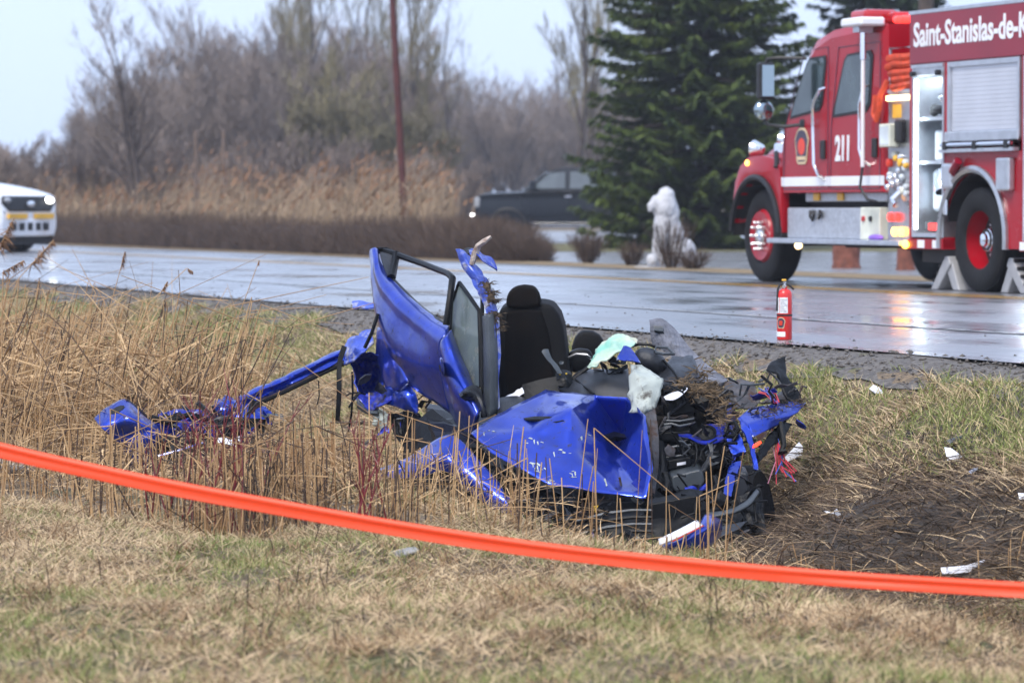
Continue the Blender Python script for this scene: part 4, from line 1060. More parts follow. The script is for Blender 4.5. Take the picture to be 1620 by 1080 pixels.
# cab
cab_poly = [(-.58, 1.0), (-.56, 1.40), (-.62, 1.72), (-1.24, 2.50), (-1.42, 2.64), (-1.85, 2.735), (-2.5, 2.77), (-3.16, 2.74), (-3.18, 1.0)]
mb = MB()
ys = [(-2.44, .10, .06), (-2.40, 0, 0), (-1.2, -.02, 0), (0.0, 0, 0), (.045, .05, .04)]
rows = []
for y, ins, dz in ys:
    rows.append([Vector((x + (ins if x > -1.5 else (-ins if x < -2.9 else 0)) * -1, y, z - (dz + ins) * (z > 2.2))) for x, z in cab_poly + [cab_poly[0]]])
mb.sheet(rows, 1, 1, linear=True)
n = len(cab_poly)
mb.add([r for r in rows[0][:-1]], [tuple(range(n))]); mb.add([r for r in rows[-1][:-1]], [tuple(range(n))])
o_cab = tb(mb, 'cab', 'fire_red', smooth=True)
tb(side_prism([(-.60, 1.07), (-.60, 1.17), (-3.16, 1.17), (-3.16, 1.07)], .045, .052), 'white_stripe', 'truck_white', o_cab)
def window(poly, name):
    tb(side_prism([(x, z) for x, z in poly], .03, .055), 'window_rubber', 'truck_black', o_cab)
    cx = sum(p[0] for p in poly) / len(poly); cz = sum(p[1] for p in poly) / len(poly)
    tb(side_prism([(cx + (x - cx) * .88, cz + (z - cz) * .92) for x, z in poly], .05, .060), name, 'window_dark', o_cab)
window([(-.82, 1.81), (-.88, 1.92), (-1.26, 2.40), (-1.34, 2.46), (-1.74, 2.47), (-1.76, 2.40), (-1.66, 1.94), (-1.58, 1.88)], 'front_window')
window([(-1.93, 1.80), (-1.95, 1.90), (-2.20, 2.40), (-2.28, 2.46), (-2.84, 2.48), (-2.90, 2.42), (-2.84, 1.92), (-2.74, 1.84)], 'rear_window')
for x0, x1 in ((-.66, -1.80), (-1.86, -3.06)):
    # pressed door outline, proud of the cab side
    pts = [(x0, 1.04), (x0 - .02, 1.70), (x0 - .55 if x0 > -1 else x0 - .20, 2.54), (x1, 2.56), (x1, 1.04)]
    tb(MB().tube([(x, .048, z) for x, z in pts + [pts[0]]], .006, 5), 'door_gap', 'badge_dark', o_cab)
    tb(MB().bb(x1 + .05, x1 + .16, .045, .075, 1.36, 1.56), 'door_handle', 'truck_black', o_cab, bevel=.01)
def rail_tube(pts, r, name, m='chrome', par=None): return tb(MB().tube(pts, r, 8), name, m, par or truck, smooth=True)
rail_tube([(-1.72, .05, 2.12), (-1.72, .11, 2.10), (-1.62, .13, 1.98), (-1.58, .13, 1.90), (-1.62, .13, 1.30), (-1.72, .12, 1.18), (-1.74, .05, 1.14)], .018, 'grab_rail', 'chrome', o_cab)
rail_tube([(-2.80, .05, 2.12), (-2.82, .12, 2.10), (-2.74, .13, 1.92), (-2.74, .13, 1.45), (-2.82, .13, 1.32), (-2.84, .05, 1.28)], .018, 'grab_rail', 'chrome', o_cab)
make_text('211', .36, 'truck_white', o_cab, (-1.99, .052, 1.345), (-1, 0, 0), (0, 0, 1), 'cab_number', .003, .014, .70, OFF)
def badge(cx, cz, w, h, y, parent, to, prefix=''):
    shp = [(-.36, .38), (-.2, .48), (0, .5), (.2, .48), (.36, .38), (.5, .18), (.42, -.1), (.36, -.42), (.25, -.5), (-.25, -.5), (-.36, -.42), (-.42, -.1), (-.5, .18)]
    for k, (s, m) in enumerate(((1.0, 'badge_gold'), (.86, 'badge_dark'))):
        to(side_prism([(cx - x * w * s, cz + z * h * s) for x, z in shp], y + .003 * k, y + .003 * k + .004), 'badge_ground' if k else 'badge_rim', m, parent)
    to(MB().lathe([(w * .26, 0), (w * .26, .004)], (cx, y + .005, cz - .02 * h), (0, 1, 0), 14), 'badge_flame', 'badge_red', parent)
    to(side_prism([(cx - x * w * .3, cz - h * .34 + z * h * .05) for x, z in ((-1, -1), (1, -1), (1, 1), (-1, 1))], y + .005, y + .010), 'badge_scroll', 'badge_gold', parent)
badge(-1.14, 1.51, .36, .40, .050, o_cab, tb)
# roof lamps, visor, antenna
tb(MB().bb(-1.85, -2.65, -2.1, -.30, 2.78, 2.90), 'light_bar', 'lamp_red_off', bevel=.03, bseg=2)
tb(MB().bb(-2.72, -2.92, -.52, -.30, 2.775, 2.85), 'roof_beacon', 'lamp_red', bevel=.03, bseg=2)
tb(MB().bb(-2.98, -3.12, -.30, -.12, 2.755, 2.83), 'roof_beacon', 'lamp_red', bevel=.03, bseg=2)
tb(MB().bb(-2.10, -2.5, -.45, -.05, 2.765, 2.93), 'roof_beacon', 'lamp_red_off', bevel=.05, bseg=2)
tb(MB().bb(-1.12, -1.34, -2.3, -.06, 2.50, 2.56), 'sun_visor', 'band_red', o_cab, bevel=.015)
# bonnet and wings
mb = MB()
rows = []
for x, zt, hw, zb in ((-.60, 1.70, .98, 1.0), (-.1, 1.66, .93, .95), (.5, 1.58, .86, .85), (.88, 1.48, .80, .8), (.96, 1.30, .78, .75)):
    rows.append([Vector((x, -1.2 - hw, zb)), Vector((x, -1.2 - hw, zt - .16)), Vector((x, -1.2 - hw * .8, zt - .02)), Vector((x, -1.2, zt)), Vector((x, -1.2 + hw * .8, zt - .02)), Vector((x, -1.2 + hw, zt - .16)), Vector((x, -1.2 + hw, zb))])
mb.sheet(rows, 3, 3)
mb.add(rows[-1], [tuple(range(7))])
o_hood = tb(mb, 'bonnet', 'fire_red', smooth=True)
for s, y0, y1 in ((1, .06, -.42), (-1, -2.46, -1.98)):
    inner = arc(.06, .52, .655, 8, 172, 14)
    outer = [(-.62, .56), (-.62, 1.02), (-.58, 1.28), (-.40, 1.38), (-.1, 1.42), (.28, 1.40), (.50, 1.30), (.64, 1.12), (.70, .90), (.70, .66)]
    tb(side_prism(inner + outer, y0, y0 - .10 * s), 'front_wing', 'fire_red', bevel=.025, bseg=2, smooth=True)
    tb(MB().sheet([[Vector((x, y0 - .08 * s, z)) for x, z in outer[1:]], [Vector((x * .9, y1, z + .05)) for x, z in outer[1:]]], 1, 1), 'wing_top', 'fire_red', smooth=True, solid=.01)
    tb(MB().tube([(x, y0 + .012 * s, z) for x, z in arc(.06, .52, .66, 4, 176, 16)], .035, 6), 'wing_trim', 'truck_black', smooth=True)
    tb(MB().sheet([[Vector((x, y0 - .015 * s, z)) for x, z in arc(.06, .52, .665, 0, 180, 12)], [Vector((x, y0 - .7 * s, z)) for x, z in arc(.06, .52, .665, 0, 180, 12)]], 1, 1), 'wheel_well', 'frame_black', solid=.02)
tb(MB().lathe([(.03, -.12), (.06, -.10), (.095, 0), (.10, .02), (.07, .03)], (.36, -.06, 1.50), (.75, .5, .12), 18), 'siren_horn', 'chrome', smooth=True)
tb(MB().lathe([(.03, -.14), (.055, -.12), (.085, 0), (.09, .02), (.06, .03)], (.08, -.28, 1.60), (.75, .5, .1), 18), 'siren_horn', 'chrome', smooth=True)
tb(MB().bb(.0, -.28, -.34, -.12, 1.42, 1.56), 'horn_mount', 'chrome', bevel=.03, bseg=2)
tb(MB().ell((.30, .05, 1.34), (.05, .03, .035)), 'turn_lamp', 'lamp_amber', smooth=True)
tb(MB().tube([(-.40, .02, 1.45), (-.50, .06, 1.33), (-.52, .08, 1.28)], .028, 6), 'bonnet_latch', 'truck_black')
# mirrors
tb(MB().tube([(-1.15, .0, 2.46), (-1.0, .25, 2.47), (-.92, .36, 2.46), (-.90, .40, 2.38), (-.90, .40, 1.82), (-.92, .36, 1.74), (-1.0, .2, 1.72), (-1.1, .05, 1.74)], .02, 6), 'mirror_arm', 'truck_black', smooth=True)
o_mh = tb(MB().bb(-.86, -.97, .30, .48, 2.02, 2.42), 'mirror_housing', 'truck_black', bevel=.025, bseg=2)
tb(MB().box((-.985, .385, 2.22), (.008, .13, .34), Matrix.Rotation(-.28, 3, 'Z')), 'mirror_glass', 'mirror', o_mh)
o_mh = tb(MB().ell((-.90, .40, 1.90), (.06, .115, .11)), 'spot_mirror', 'mirror', smooth=True)
tb(MB().bb(-1.08, -1.2, -.02, .06, 1.70, 1.80), 'mirror_foot', 'truck_black', bevel=.015)

def make_wheel(parent, c, r, w, rim_m, out, to, hub_m='chrome', nuts=10, dish=.10, rimr=.56):
    """tyre with tread grooves, dished rim, hub and nuts; out = +1 if the outer face looks towards +y"""
    pr = []
    k = 7
    pr += [(r * .55, -w / 2 * .8), (r * .62, -w / 2), (r * .90, -w / 2), (r * .965, -w * .43)]
    for i in range(k):
        a = -w * .40 + w * .80 * i / k; b = a + w * .80 / k
        pr += [(r, a + .004), (r, b - .012), (r * .978, b - .010), (r * .978, b + .002)]
    pr += [(r * .965, w * .43), (r * .90, w / 2), (r * .62, w / 2), (r * .55, w / 2 * .8)]
    t = to(MB().lathe(pr, c, (0, 1, 0), 40, caps=False), 'wheel', 'tyre', parent, smooth=True)
    yo = out * w / 2 * .8
    rp = [(r * rimr, yo), (r * rimr * .96, yo + out * .01), (r * rimr * .88, yo - out * dish), (r * rimr * .55, yo - out * (dish + .02)), (r * .24, yo - out * dish * .6), (.001, yo - out * dish * .6)]
    to(MB().lathe([(a, b) for a, b in rp], c, (0, 1, 0), 32, caps=False), 'rim', rim_m, t, smooth=True)
    hs_ = max(dish, 0) * .42
    to(MB().lathe([(r * .25, yo - out * dish), (r * .22, yo + out * (.01 - hs_)), (r * .13, yo + out * (.035 - hs_)), (.12 * r, yo + out * (.06 - hs_)), (.001, yo + out * (.07 - hs_))], c, (0, 1, 0), 20), 'hub', hub_m, t, smooth=True)
    m2 = MB()
    for i in range(nuts):
        a = 6.283 * i / nuts
        p = Vector(c) + Vector((math.cos(a) * r * .30, yo - out * dish * .9, math.sin(a) * r * .30))
        m2.lathe([(.017, 0), (.017, out * .05), (.009, out * .06)], p, (0, 1, 0), 6)
    to(m2, 'wheel_nuts', 'aluminium', t)['kind'] = 'stuff'
    to(MB().lathe([(r * .60, -out * w * .3), (.001, -out * w * .3)], c, (0, 1, 0), 20, caps=False), 'brake_drum', 'frame_black', t)
    return t
make_wheel(truck, (.06, -.16, .52), .52, .30, 'fire_red', 1, tb, dish=-.05, rimr=.60)
make_wheel(truck, (.06, -2.24, .52), .52, .30, 'fire_red', -1, tb, dish=-.05, rimr=.60)
for y, o_ in ((-.15, 1), (-.50, 1), (-1.90, -1), (-2.25, -1)):
    make_wheel(truck, (-5.12, y, .52), .52, .29, 'fire_red', o_, tb, dish=.22, rimr=.62)
# chassis
tb(MB().bb(.5, -8.2, -1.65, -1.45, .55, .82).bb(.5, -8.2, -.95, -.75, .55, .82), 'chassis_rails', 'frame_black')
tb(MB().bb(-.7, -3.5, -2.2, -.25, .46, 1.0), 'belly_boxes', 'frame_black')
tb(MB().tube([(-5.12, -.1, .52), (-5.12, -2.3, .52)], .11, 10), 'rear_axle', 'frame_black')
tb(MB().tube([(.06, -.1, .48), (.06, -2.3, .48)], .08, 10), 'front_axle', 'frame_black')
tb(MB().bb(.72, .90, -2.36, -.10, .48, .76), 'front_bumper', 'chrome', bevel=.04, bseg=2)
tb(MB().bb(-1.2, -2.0, -.9, -.4, .40, .56).bb(-2.3, -2.9, -1.4, -.6, .38, .58), 'fuel_tank', 'frame_black', bevel=.04)
# step box and running board under the cab
o_sb = tb(MB().bb(-.70, -2.55, -.30, .02, .50, .835), 'step_box', 'tread_plate', bevel=.012)
tb(MB().bb(-2.56, -3.02, -.30, .03, .50, .84), 'control_box', 'panel_box', o_sb, bevel=.01)
tb(MB().bb(-1.0, -3.0, -.30, -.06, .90, 1.0), 'upper_step', 'tread_plate', o_sb, bevel=.01)
for x in (-1.25, -1.85): tb(MB().bb(x, x - .14, -.06, -.03, .91, 1.0), 'hose_bracket', 'yellow_tag', o_sb, bevel=.01)
tb(MB().tube([(-1.32, .03, .80), (-1.36, .05, .74), (-1.42, .05, .70), (-1.46, .05, .76), (-1.42, .04, .80)], .018, 6).tube([(-1.56, .03, .80), (-1.58, .05, .72), (-1.64, .05, .76), (-1.58, .04, .80)], .018, 6), 'tool_clips', 'truck_black', o_sb)
o_rb = tb(MB().bb(-.38, -3.66, -.34, .13, .445, .50), 'running_board', 'aluminium', bevel=.008)
tb(MB().ell((-.95, .0, .42), (.05, .04, .04)), 'ground_lamp', 'lamp_warm', smooth=True)
for x in (-2.65, -2.82): tb(MB().lathe([(.03, 0), (.03, .02)], (x, .03, .72), (0, 1, 0), 10), 'outlet', 'lamp_red_off' if x > -2.7 else 'truck_black', o_sb)
tb(MB().ell((-3.0, .06, .525), (.16, .05, .035)), 'rag', 'purple', smooth=True)
# light mast behind the cab
rail_tube([(-2.88, .16, 1.26), (-2.88, .16, 2.40)], .022, 'light_mast', 'truck_white')
rail_tube([(-2.88, .16, 2.38), (-2.88, .16, 2.70)], .032, 'light_mast', 'chrome')
rail_tube([(-2.88, .16, 1.27), (-2.86, .18, 1.05), (-2.98, .15, .92), (-3.08, .10, .90)], .016, 'mast_cable', 'truck_black')
o_fl = tb(MB().bb(-2.62, -3.12, .02, .30, 2.72, 2.81), 'floodlight', 'truck_white', bevel=.02)
tb(MB().bb(-2.80, -2.95, .08, .24, 2.66, 2.72), 'floodlight_base', 'aluminium', o_fl)
# pump panel
o_pp = tb(MB().bb(-3.20, -3.715, -.35, .02, .50, 2.02), 'pump_panel', 'stainless')
tb(MB().bb(-3.185, -3.70, -2.4, -.36, .50, 2.0), 'pump_housing', 'fire_red')
o_gb = tb(MB().bb(-3.22, -3.46, .02, .14, 1.46, 1.70), 'gauge_cluster', 'panel_box', bevel=.01)
tb(MB().bb(-3.24, -3.44, .14, .144, 1.49, 1.67), 'gauge_face', 'gear_white', o_gb)
tb(MB().bb(-3.48, -3.62, .02, .10, 1.50, 1.74), 'control_lever_box', 'truck_black', bevel=.02)
tb(MB().bb(-3.22, -3.68, .02, .06, 1.94, 1.99), 'panel_lamp', 'lamp_warm')
tb(MB().bb(-3.30, -3.50, .02, .025, 1.76, 1.90), 'caution_plate', 'yellow_tag', o_pp)
rs = random.Random(5)
for i in range(14):
    x = rs.uniform(-3.26, -3.66); z = rs.uniform(.98, 1.40)
    tb(MB().lathe([(.03, 0), (.034, .03), (.02, .045)], (x, .02, z), (0, 1, 0), 12), 'gauge', rs.choice(['chrome', 'gear_white', 'chrome', 'yellow_tag', 'panel_box']), o_pp, smooth=True)
for x, z in ((-3.28, 1.05), (-3.38, 1.08), (-3.50, 1.10), (-3.32, 1.14), (-3.44, 1.16)):
    tb(MB().ell((x, .07, z), (.045, .03, .035)), 'valve_handle', 'chrome', o_pp, smooth=True)
for x, z, m in ((-3.3, .74, 'lamp_red'), (-3.45, .74, 'lamp_red'), (-3.4, .59, 'lamp_amber'), (-3.55, .59, 'lamp_amber'), (-3.26, 1.30, 'badge_red'), (-3.52, 1.30, 'yellow_tag')):
    tb(MB().lathe([(.045, 0), (.045, .04), (.02, .05)], (x, .02, z), (0, 1, 0), 12), 'panel_valve', m, o_pp)  # pieces in lamp materials glow by emission, the others are plain caps
tb(MB().tube([(-3.5, .0, 1.02), (-3.46, .10, .92), (-3.56, .11, .86)], .035, 8), 'discharge_pipe', 'chrome', o_pp, smooth=True)
# crosslay hose bed
rail_tube([(-3.20, .0, 2.0), (-3.20, .0, 2.48), (-3.68, .0, 2.48), (-3.68, .0, 2.0)], .016, 'hose_bed_frame', 'aluminium')
tb(MB().bb(-3.185, -3.70, -2.3, .03, 2.022, 2.05), 'hose_bed_floor', 'aluminium')
tb(MB().bb(-3.185, -3.70, -2.3, -.30, 2.052, 2.40), 'hose_bed_box', 'band_red')
for k in range(5):
    z = 2.10 + .065 * k + rs.uniform(-.02, .02)
    pts = [(-3.22, -.05 + rs.uniform(-.03, .03), z), (-3.3, .03 + rs.uniform(-.02, .05), z + rs.uniform(-.02, .03)), (-3.4, .05, z + rs.uniform(-.02, .02)), (-3.58, .02, z), (-3.64, -.08, z + .02)]
    tb(MB().tube(pts, .042, 8), 'hose_fold', 'hose_orange', smooth=True)
tb(MB().tube([(-3.26, .06, 2.15), (-3.20, .12, 2.0), (-3.22, .14, 1.86), (-3.16, .14, 1.74), (-3.08, .13, 1.80), (-3.10, .12, 2.0)], .032, 8), 'hose_loop', 'hose_orange', smooth=True)
# equipment body
x0, x1 = -3.72, -8.30
tb(MB().bb(x0, x1, -.62, -2.42, .62, 2.80), 'body_core', 'fire_red')
o_top = tb(MB().bb(x0, x1, .045, -.64, 2.29, 2.815), 'top_band', 'band_red', bevel=.012)
tb(MB().bb(x0 + .01, x1, .05, .0, 2.80, 2.835), 'top_rail', 'aluminium', o_top)
make_text('Saint-Stanislas-de-Kostka', .335, 'truck_white', o_top, (-3.82, .049, 2.475), (-1, 0, 0), (0, 0, 1), 'lettering', .002, .0085, .915, OFF)
def panel(xa, xb, za, zb, name='side_panel', m='fire_red', y=.04): return tb(MB().bb(xa, xb, y, -.64, za, zb), name, m, bevel=.006)
panel(x0, -3.80, .52, 2.288)                      # post ahead of the locker
panel(-4.50, -4.60, 1.34, 2.288)
# first locker, open, lit inside
tb(MB().bb(-3.80, -4.50, -.60, -.64, .54, 2.288), 'locker_back', 'gear_white')
for xa, xb, za, zb in ((-3.80, -3.835, .54, 2.288), (-4.465, -4.50, .54, 2.288)): tb(MB().bb(xa, xb, .05, -.60, za, zb), 'locker_frame', 'aluminium')
tb(MB().bb(-3.835, -4.465, .05, -.60, .54, .58), 'locker_frame', 'aluminium')
tb(MB().bb(-3.835, -4.465, .05, -.15, 2.16, 2.288), 'shutter_roll', 'aluminium', bevel=.02)
tb(MB().bb(-3.80, -4.50, .05, .065, 2.25, 2.285), 'locker_rail', 'aluminium')
for xx in (-3.86, -4.42): tb(MB().lathe([(.03, 0), (.03, .05)], (xx, .05, 2.19), (0, 1, 0), 10), 'roll_pulley', 'truck_black')
for z in (1.72, 1.28): tb(MB().bb(-3.835, -4.465, -.02, -.60, z, z + .03), 'locker_shelf', 'aluminium')
tb(MB().bb(-3.838, -3.855, .03, .012, .62, 2.14), 'locker_strip_lamp', 'lamp_cool')
tb(MB().bb(-3.9, -4.4, -.30, -.34, 2.12, 2.15), 'locker_top_lamp', 'lamp_cool')
tb(MB().bb(-4.0, -4.32, -.1, -.5, 1.31, 1.62), 'equipment_case', 'gear_white', bevel=.02)
tb(MB().tube([(-4.0, -.1, 1.80), (-4.1, -.05, 1.84), (-4.25, -.05, 1.82), (-4.35, -.1, 1.86)], .045, 8), 'coiled_tool', 'truck_black', smooth=True)
tb(MB().lathe([(.05, 0), (.10, .1), (.10, .12)], (-4.36, -.1, 1.86), (0, .3, 1), 14), 'nozzle', 'chrome', smooth=True)
tb(MB().tube([(-4.3, -.05, 1.22), (-4.28, -.02, 1.10), (-4.34, -.02, 1.0)], [.05, .06, .075], 10), 'nozzle', 'chrome', smooth=True)
tb(MB().bb(-3.92, -4.4, -.12, -.55, .80, 1.22), 'equipment_case', 'gear_white', bevel=.03)
tb(MB().bb(-4.0, -4.18, -.10, -.105, 1.0, 1.10), 'case_label', 'badge_red')
tb(MB().bb(-3.95, -4.42, -.02, -.5, .60, .70), 'tool_tray', 'truck_black', bevel=.01)
tb(MB().bb(-4.08, -4.36, .0, -.02, .61, .68), 'tray_reflector_glow', 'lamp_red')  # red strip glows by its own emission, though a reflector is no lamp
# roller shutter locker above the wheel
tb(MB().bb(-4.62, -6.04, .02, -.1, 1.59, 2.28), 'shutter_curtain', 'shutter')
for k in range(16):
    z = 1.60 + k * .0425
    tb(MB().bb(-4.63, -6.03, .026, .018, z, z + .041), 'shutter_slat', 'shutter', bevel=.002)
tb(MB().bb(-4.58, -4.625, .055, -.1, 1.52, 2.285).bb(-6.03, -6.08, .055, -.1, 1.52, 2.285).bb(-4.625, -6.03, .05, -.1, 2.235, 2.285), 'shutter_frame', 'aluminium')
tb(MB().bb(-4.52, -6.06, .06, -.62, 1.49, 1.59), 'shutter_sill', 'aluminium', bevel=.01)
o_tr = tb(MB().bb(-4.52, -6.06, .12, .04, 1.385, 1.42), 'ladder_tray', 'aluminium')
tb(MB().tube([(-4.56, .11, 1.46), (-6.02, .11, 1.46)], .02, 8), 'tray_rail', 'chrome', o_tr)
for xx in (-4.62, -5.25, -5.9): tb(MB().bb(xx, xx - .08, .13, .05, 1.41, 1.49), 'tray_clamp', 'truck_black', o_tr)
# wheel-arch panel
inn = arc(-5.12, .52, .68, -8, 188, 18)
out_ = [(-6.10, .44), (-6.10, 1.385), (-4.50, 1.385), (-4.50, .44)]
pts = inn[::-1]
poly = [(-4.50, .44), (-4.50, 1.385), (-6.10, 1.385), (-6.10, .44)] + [(x, max(z, .44)) for x, z in arc(-5.12, .52, .68, 187, -7, 18)]
tb(side_prism(poly, .04, -.64), 'arch_panel', 'fire_red')
tb(MB().tube([(x, .05, z) for x, z in arc(-5.12, .52, .70, -7, 187, 22)], .04, 6), 'arch_trim', 'stainless', smooth=True)
tb(MB().sheet([[Vector((x, .0, z)) for x, z in arc(-5.12, .52, .66, -5, 185, 14)], [Vector((x, -.85, z)) for x, z in arc(-5.12, .52, .66, -5, 185, 14)]], 1, 1), 'wheel_well', 'frame_black', solid=.02)
tb(MB().bb(-4.52, -4.74, .10, .04, 1.02, 1.28), 'arch_box', 'aluminium', bevel=.03, bseg=2)
tb(MB().bb(-5.72, -5.98, .12, .04, 1.0, 1.32), 'arch_box', 'aluminium', bevel=.02, bseg=2)
tb(MB().tube([(-4.78, .04, 1.16), (-4.80, .10, 1.20), (-4.92, .10, 1.30)], .045, 8), 'filler_cap', 'band_red', smooth=True)
tb(MB().bb(-4.52, -4.60, .07, .04, .76, .92), 'latch', 'chrome', bevel=.01)
tb(MB().bb(-3.72, -4.50, .055, -.6, .42, .52), 'lower_skirt', 'fire_red')
for xa, xb, m in ((-3.95, -4.10, 'truck_white'), (-4.28, -4.45, 'truck_white')): tb(MB().bb(xa, xb, .055, .06, .43, .51), 'reflector', m)
tb(MB().ell((-3.70, .07, .46), (.06, .03, .04)), 'marker_lamp', 'lamp_amber', smooth=True)
tb(MB().bb(-3.75, -4.5, -.1, -.6, .28, .42), 'tank_skirt', 'frame_black')
# rear locker, shutter open, lit at its edge
panel(-6.10, -6.16, .50, 2.288)
tb(MB().bb(-6.16, -6.20, .055, -.5, .52, 2.288).bb(-7.4, -7.45, .055, -.5, .52, 2.288), 'locker_frame', 'aluminium')
tb(MB().bb(-6.20, -7.40, .01, -.1, .56, 2.28), 'shutter_curtain', 'shutter')
tb(MB().bb(-6.205, -6.225, .04, .012, .60, 2.2), 'locker_strip_lamp', 'lamp_cool')
tb(MB().bb(-6.10, x1, .055, -.6, .42, .52), 'lower_skirt', 'fire_red')
panel(-7.45, x1, .52, 2.288)
for xa in (-5.98, -6.3): tb(MB().bb(xa - .13, xa - .27, .055, .06, .43, .51), 'reflector', 'truck_white')
tb(MB().bb(-8.28, -8.32, -2.3, -.1, .6, 2.7), 'tailboard', 'aluminium')
for y in (-.12, -2.28): tb(MB().bb(-8.32, -8.36, y - .1, y + .1, .9, 1.3), 'tail_lamp', 'lamp_red_off')

# wheel chocks against the rear tyre (folding grey wedges)
def chock(x, flip, label):
    wp = TB + TD * (x + 3.0) + TL * (-.15 + 1.2)
    z = float(road_z(np.array(wp.x * DN[0] + wp.y * DN[1]))) + .009
    root = empty('wheel_chock', (wp.x, wp.y, z), math.atan2(TD.y, TD.x))
    tag(root, label, 'wheel chock', 'folding wheel chocks at the rear wheel')
    s = flip
    MB().prism([(s * .34, -.13, 0), (s * .30, -.13, .03), (s * .02, -.13, .34), (-s * .06, -.13, .34), (-s * .10, -.13, .26), (s * .18, -.13, 0)], (0, .26, 0)).build('ramp', M['chock_grey'], root, bevel=.008)
    MB().prism([(-s * .02, -.11, .32), (-s * .08, -.11, .30), (-s * .24, -.11, .03), (-s * .26, -.11, 0), (-s * .12, -.11, 0), (s * .06, -.11, .26)], (0, .22, 0)).build('brace', M['chock_grey'], root, bevel=.008)
    m = MB()
    for k in range(4): m.box((s * (.27 - .07 * k), 0, .09 + .075 * k), (.03, .27, .02), Matrix.Rotation(s * .8, 3, 'Y'))
    m.build('teeth', M['frame_black'], root)
mat('chock_grey', (.33, .33, .34), .5, .1, .1, 8, dirt=(.12, .10, .09), dirt_amt=.4)
chock(-4.42, 1, 'grey folding chock wedged against the front of the engine rear tyre')
chock(-5.80, -1, 'grey folding chock wedged behind the engine rear tyre')
# ------------------------------------------------------------------ fire extinguisher on the road edge
mat('ext_red', (.62, .018, .014), .25, 0, .06, 6, coat=.5)
mat('label_white', (.72, .74, .76), .4, 0, .1, 60, dirt=(.22, .22, .24), dirt_amt=.5, dirt_scale=70)
ep = P(1241, 528, 24.3)
q_ = ep.x * DN[0] + ep.y * DN[1]
ez = float(road_z(np.array(q_))) + .005
ext = empty('fire_extinguisher', (ep.x, ep.y, ez), rad(-8))
tag(ext, 'red fire extinguisher standing on the wet road edge', 'extinguisher')
eb = lambda mb, n, m, p=None, **k: mb.build(n, M[m], p or ext, **k)
o_b = eb(MB().lathe([(.050, 0), (.0535, .006), (.0535, .31), (.050, .33), (.038, .347), (.018, .355), (.018, .37)], (0, 0, 0), (0, 0, 1), 32), 'cylinder', 'ext_red', smooth=True)
def wrap(name, a0, a1, z0, z1, m, par, r=.0542, n=10):
    vs = []
    for z in (z0, z1):
        for i in range(n + 1):
            a = rad(a0 + (a1 - a0) * i / n)
            vs.append((r * math.sin(a), -r * math.cos(a), z))
    return eb(MB().add(vs, [(i, i + 1, n + 2 + i, n + 1 + i) for i in range(n)]), name, m, par, solid=.001)
wrap('label', -85, -38, .185, .295, 'label_white', o_b)
wrap('label', -33, 28, .185, .295, 'label_white', o_b)
for k in range(7): wrap('label_print', -28, 20 - 9 * (k % 3), .197 + .0135 * k, .2 + .0135 * k, 'badge_dark', o_b, .0550)
wrap('strap', -180, 180, .165, .177, 'truck_black', o_b, .0548, 32)
wrap('small_label', -85, 10, .022, .056, 'label_white', o_b)
def ebadge(s, m, z, r):
    shp = [(-.36, .38), (-.2, .48), (0, .5), (.2, .48), (.36, .38), (.5, .18), (.42, -.1), (.36, -.42), (.25, -.5), (-.25, -.5), (-.36, -.42), (-.42, -.1), (-.5, .18)]
    vs = []
    for x, y in shp + [(0, 0)]:
        a = x * s * .064 / .0535 - .42
        vs.append((r * math.sin(a), -r * math.cos(a), z + y * s * .078))
    return eb(MB().add(vs, [(i, (i + 1) % 13, 13) for i in range(13)]), 'badge', m, o_b, solid=.0008)
ebadge(1.0, 'badge_gold', .118, .0552); ebadge(.84, 'badge_dark', .118, .0562); ebadge(.44, 'badge_red', .117, .0574)
o_v = eb(MB().lathe([(.016, .355), (.016, .385), (.011, .39), (.011, .405)], (0, 0, 0), (0, 0, 1), 14), 'valve', 'chrome', smooth=True)
eb(MB().bb(-.016, .062, -.010, .010, .404, .411), 'upper_lever', 'truck_black', o_v)
eb(MB().bb(-.020, .012, -.011, .011, .408, .422), 'pull_pin', 'yellow_tag', o_v, bevel=.003)
eb(MB().tube([(.005, 0, .388), (.03, 0, .38), (.066, 0, .35)], .008, 6), 'carry_handle', 'truck_black', o_v)
eb(MB().tube([(-.01, -.005, .385), (-.034, -.02, .382), (-.046, -.028, .35), (-.05, -.030, .20)], .008, 7), 'hose', 'truck_black', o_v, smooth=True)
eb(MB().lathe([(.013, 0), (.013, .012)], (-.004, -.012, .37), (0, -1, 0), 12), 'pressure_gauge', 'chrome', o_v)

# ------------------------------------------------------------------ orange barrier tape sagging across the foreground
def tape_material():
    m = bpy.data.materials.new('orange_tape')
    nt, b = nodes_of(m)
    b.inputs['Base Color'].default_value = (.95, .11, .03, 1)
    b.inputs['Roughness'].default_value = .42
    tr = nt.nodes.new('ShaderNodeBsdfTranslucent'); tr.inputs[0].default_value = (1, .16, .05, 1)
    mx = nt.nodes.new('ShaderNodeMixShader'); mx.inputs[0].default_value = .42
    nt.links.new(b.outputs[0], mx.inputs[1]); nt.links.new(tr.outputs[0], mx.inputs[2])
    nt.links.new(mx.outputs[0], nt.nodes['Material Output'].inputs[0])
    return m
M['tape'] = tape_material()
tp_ = [(-420, 610), (-150, 672), (0, 712), (150, 746), (300, 777), (450, 804), (600, 831), (750, 855), (900, 875), (1050, 891), (1200, 905), (1350, 917), (1500, 926), (1620, 933), (1800, 942), (2100, 948)]
rows = [[], [], [], [], []]
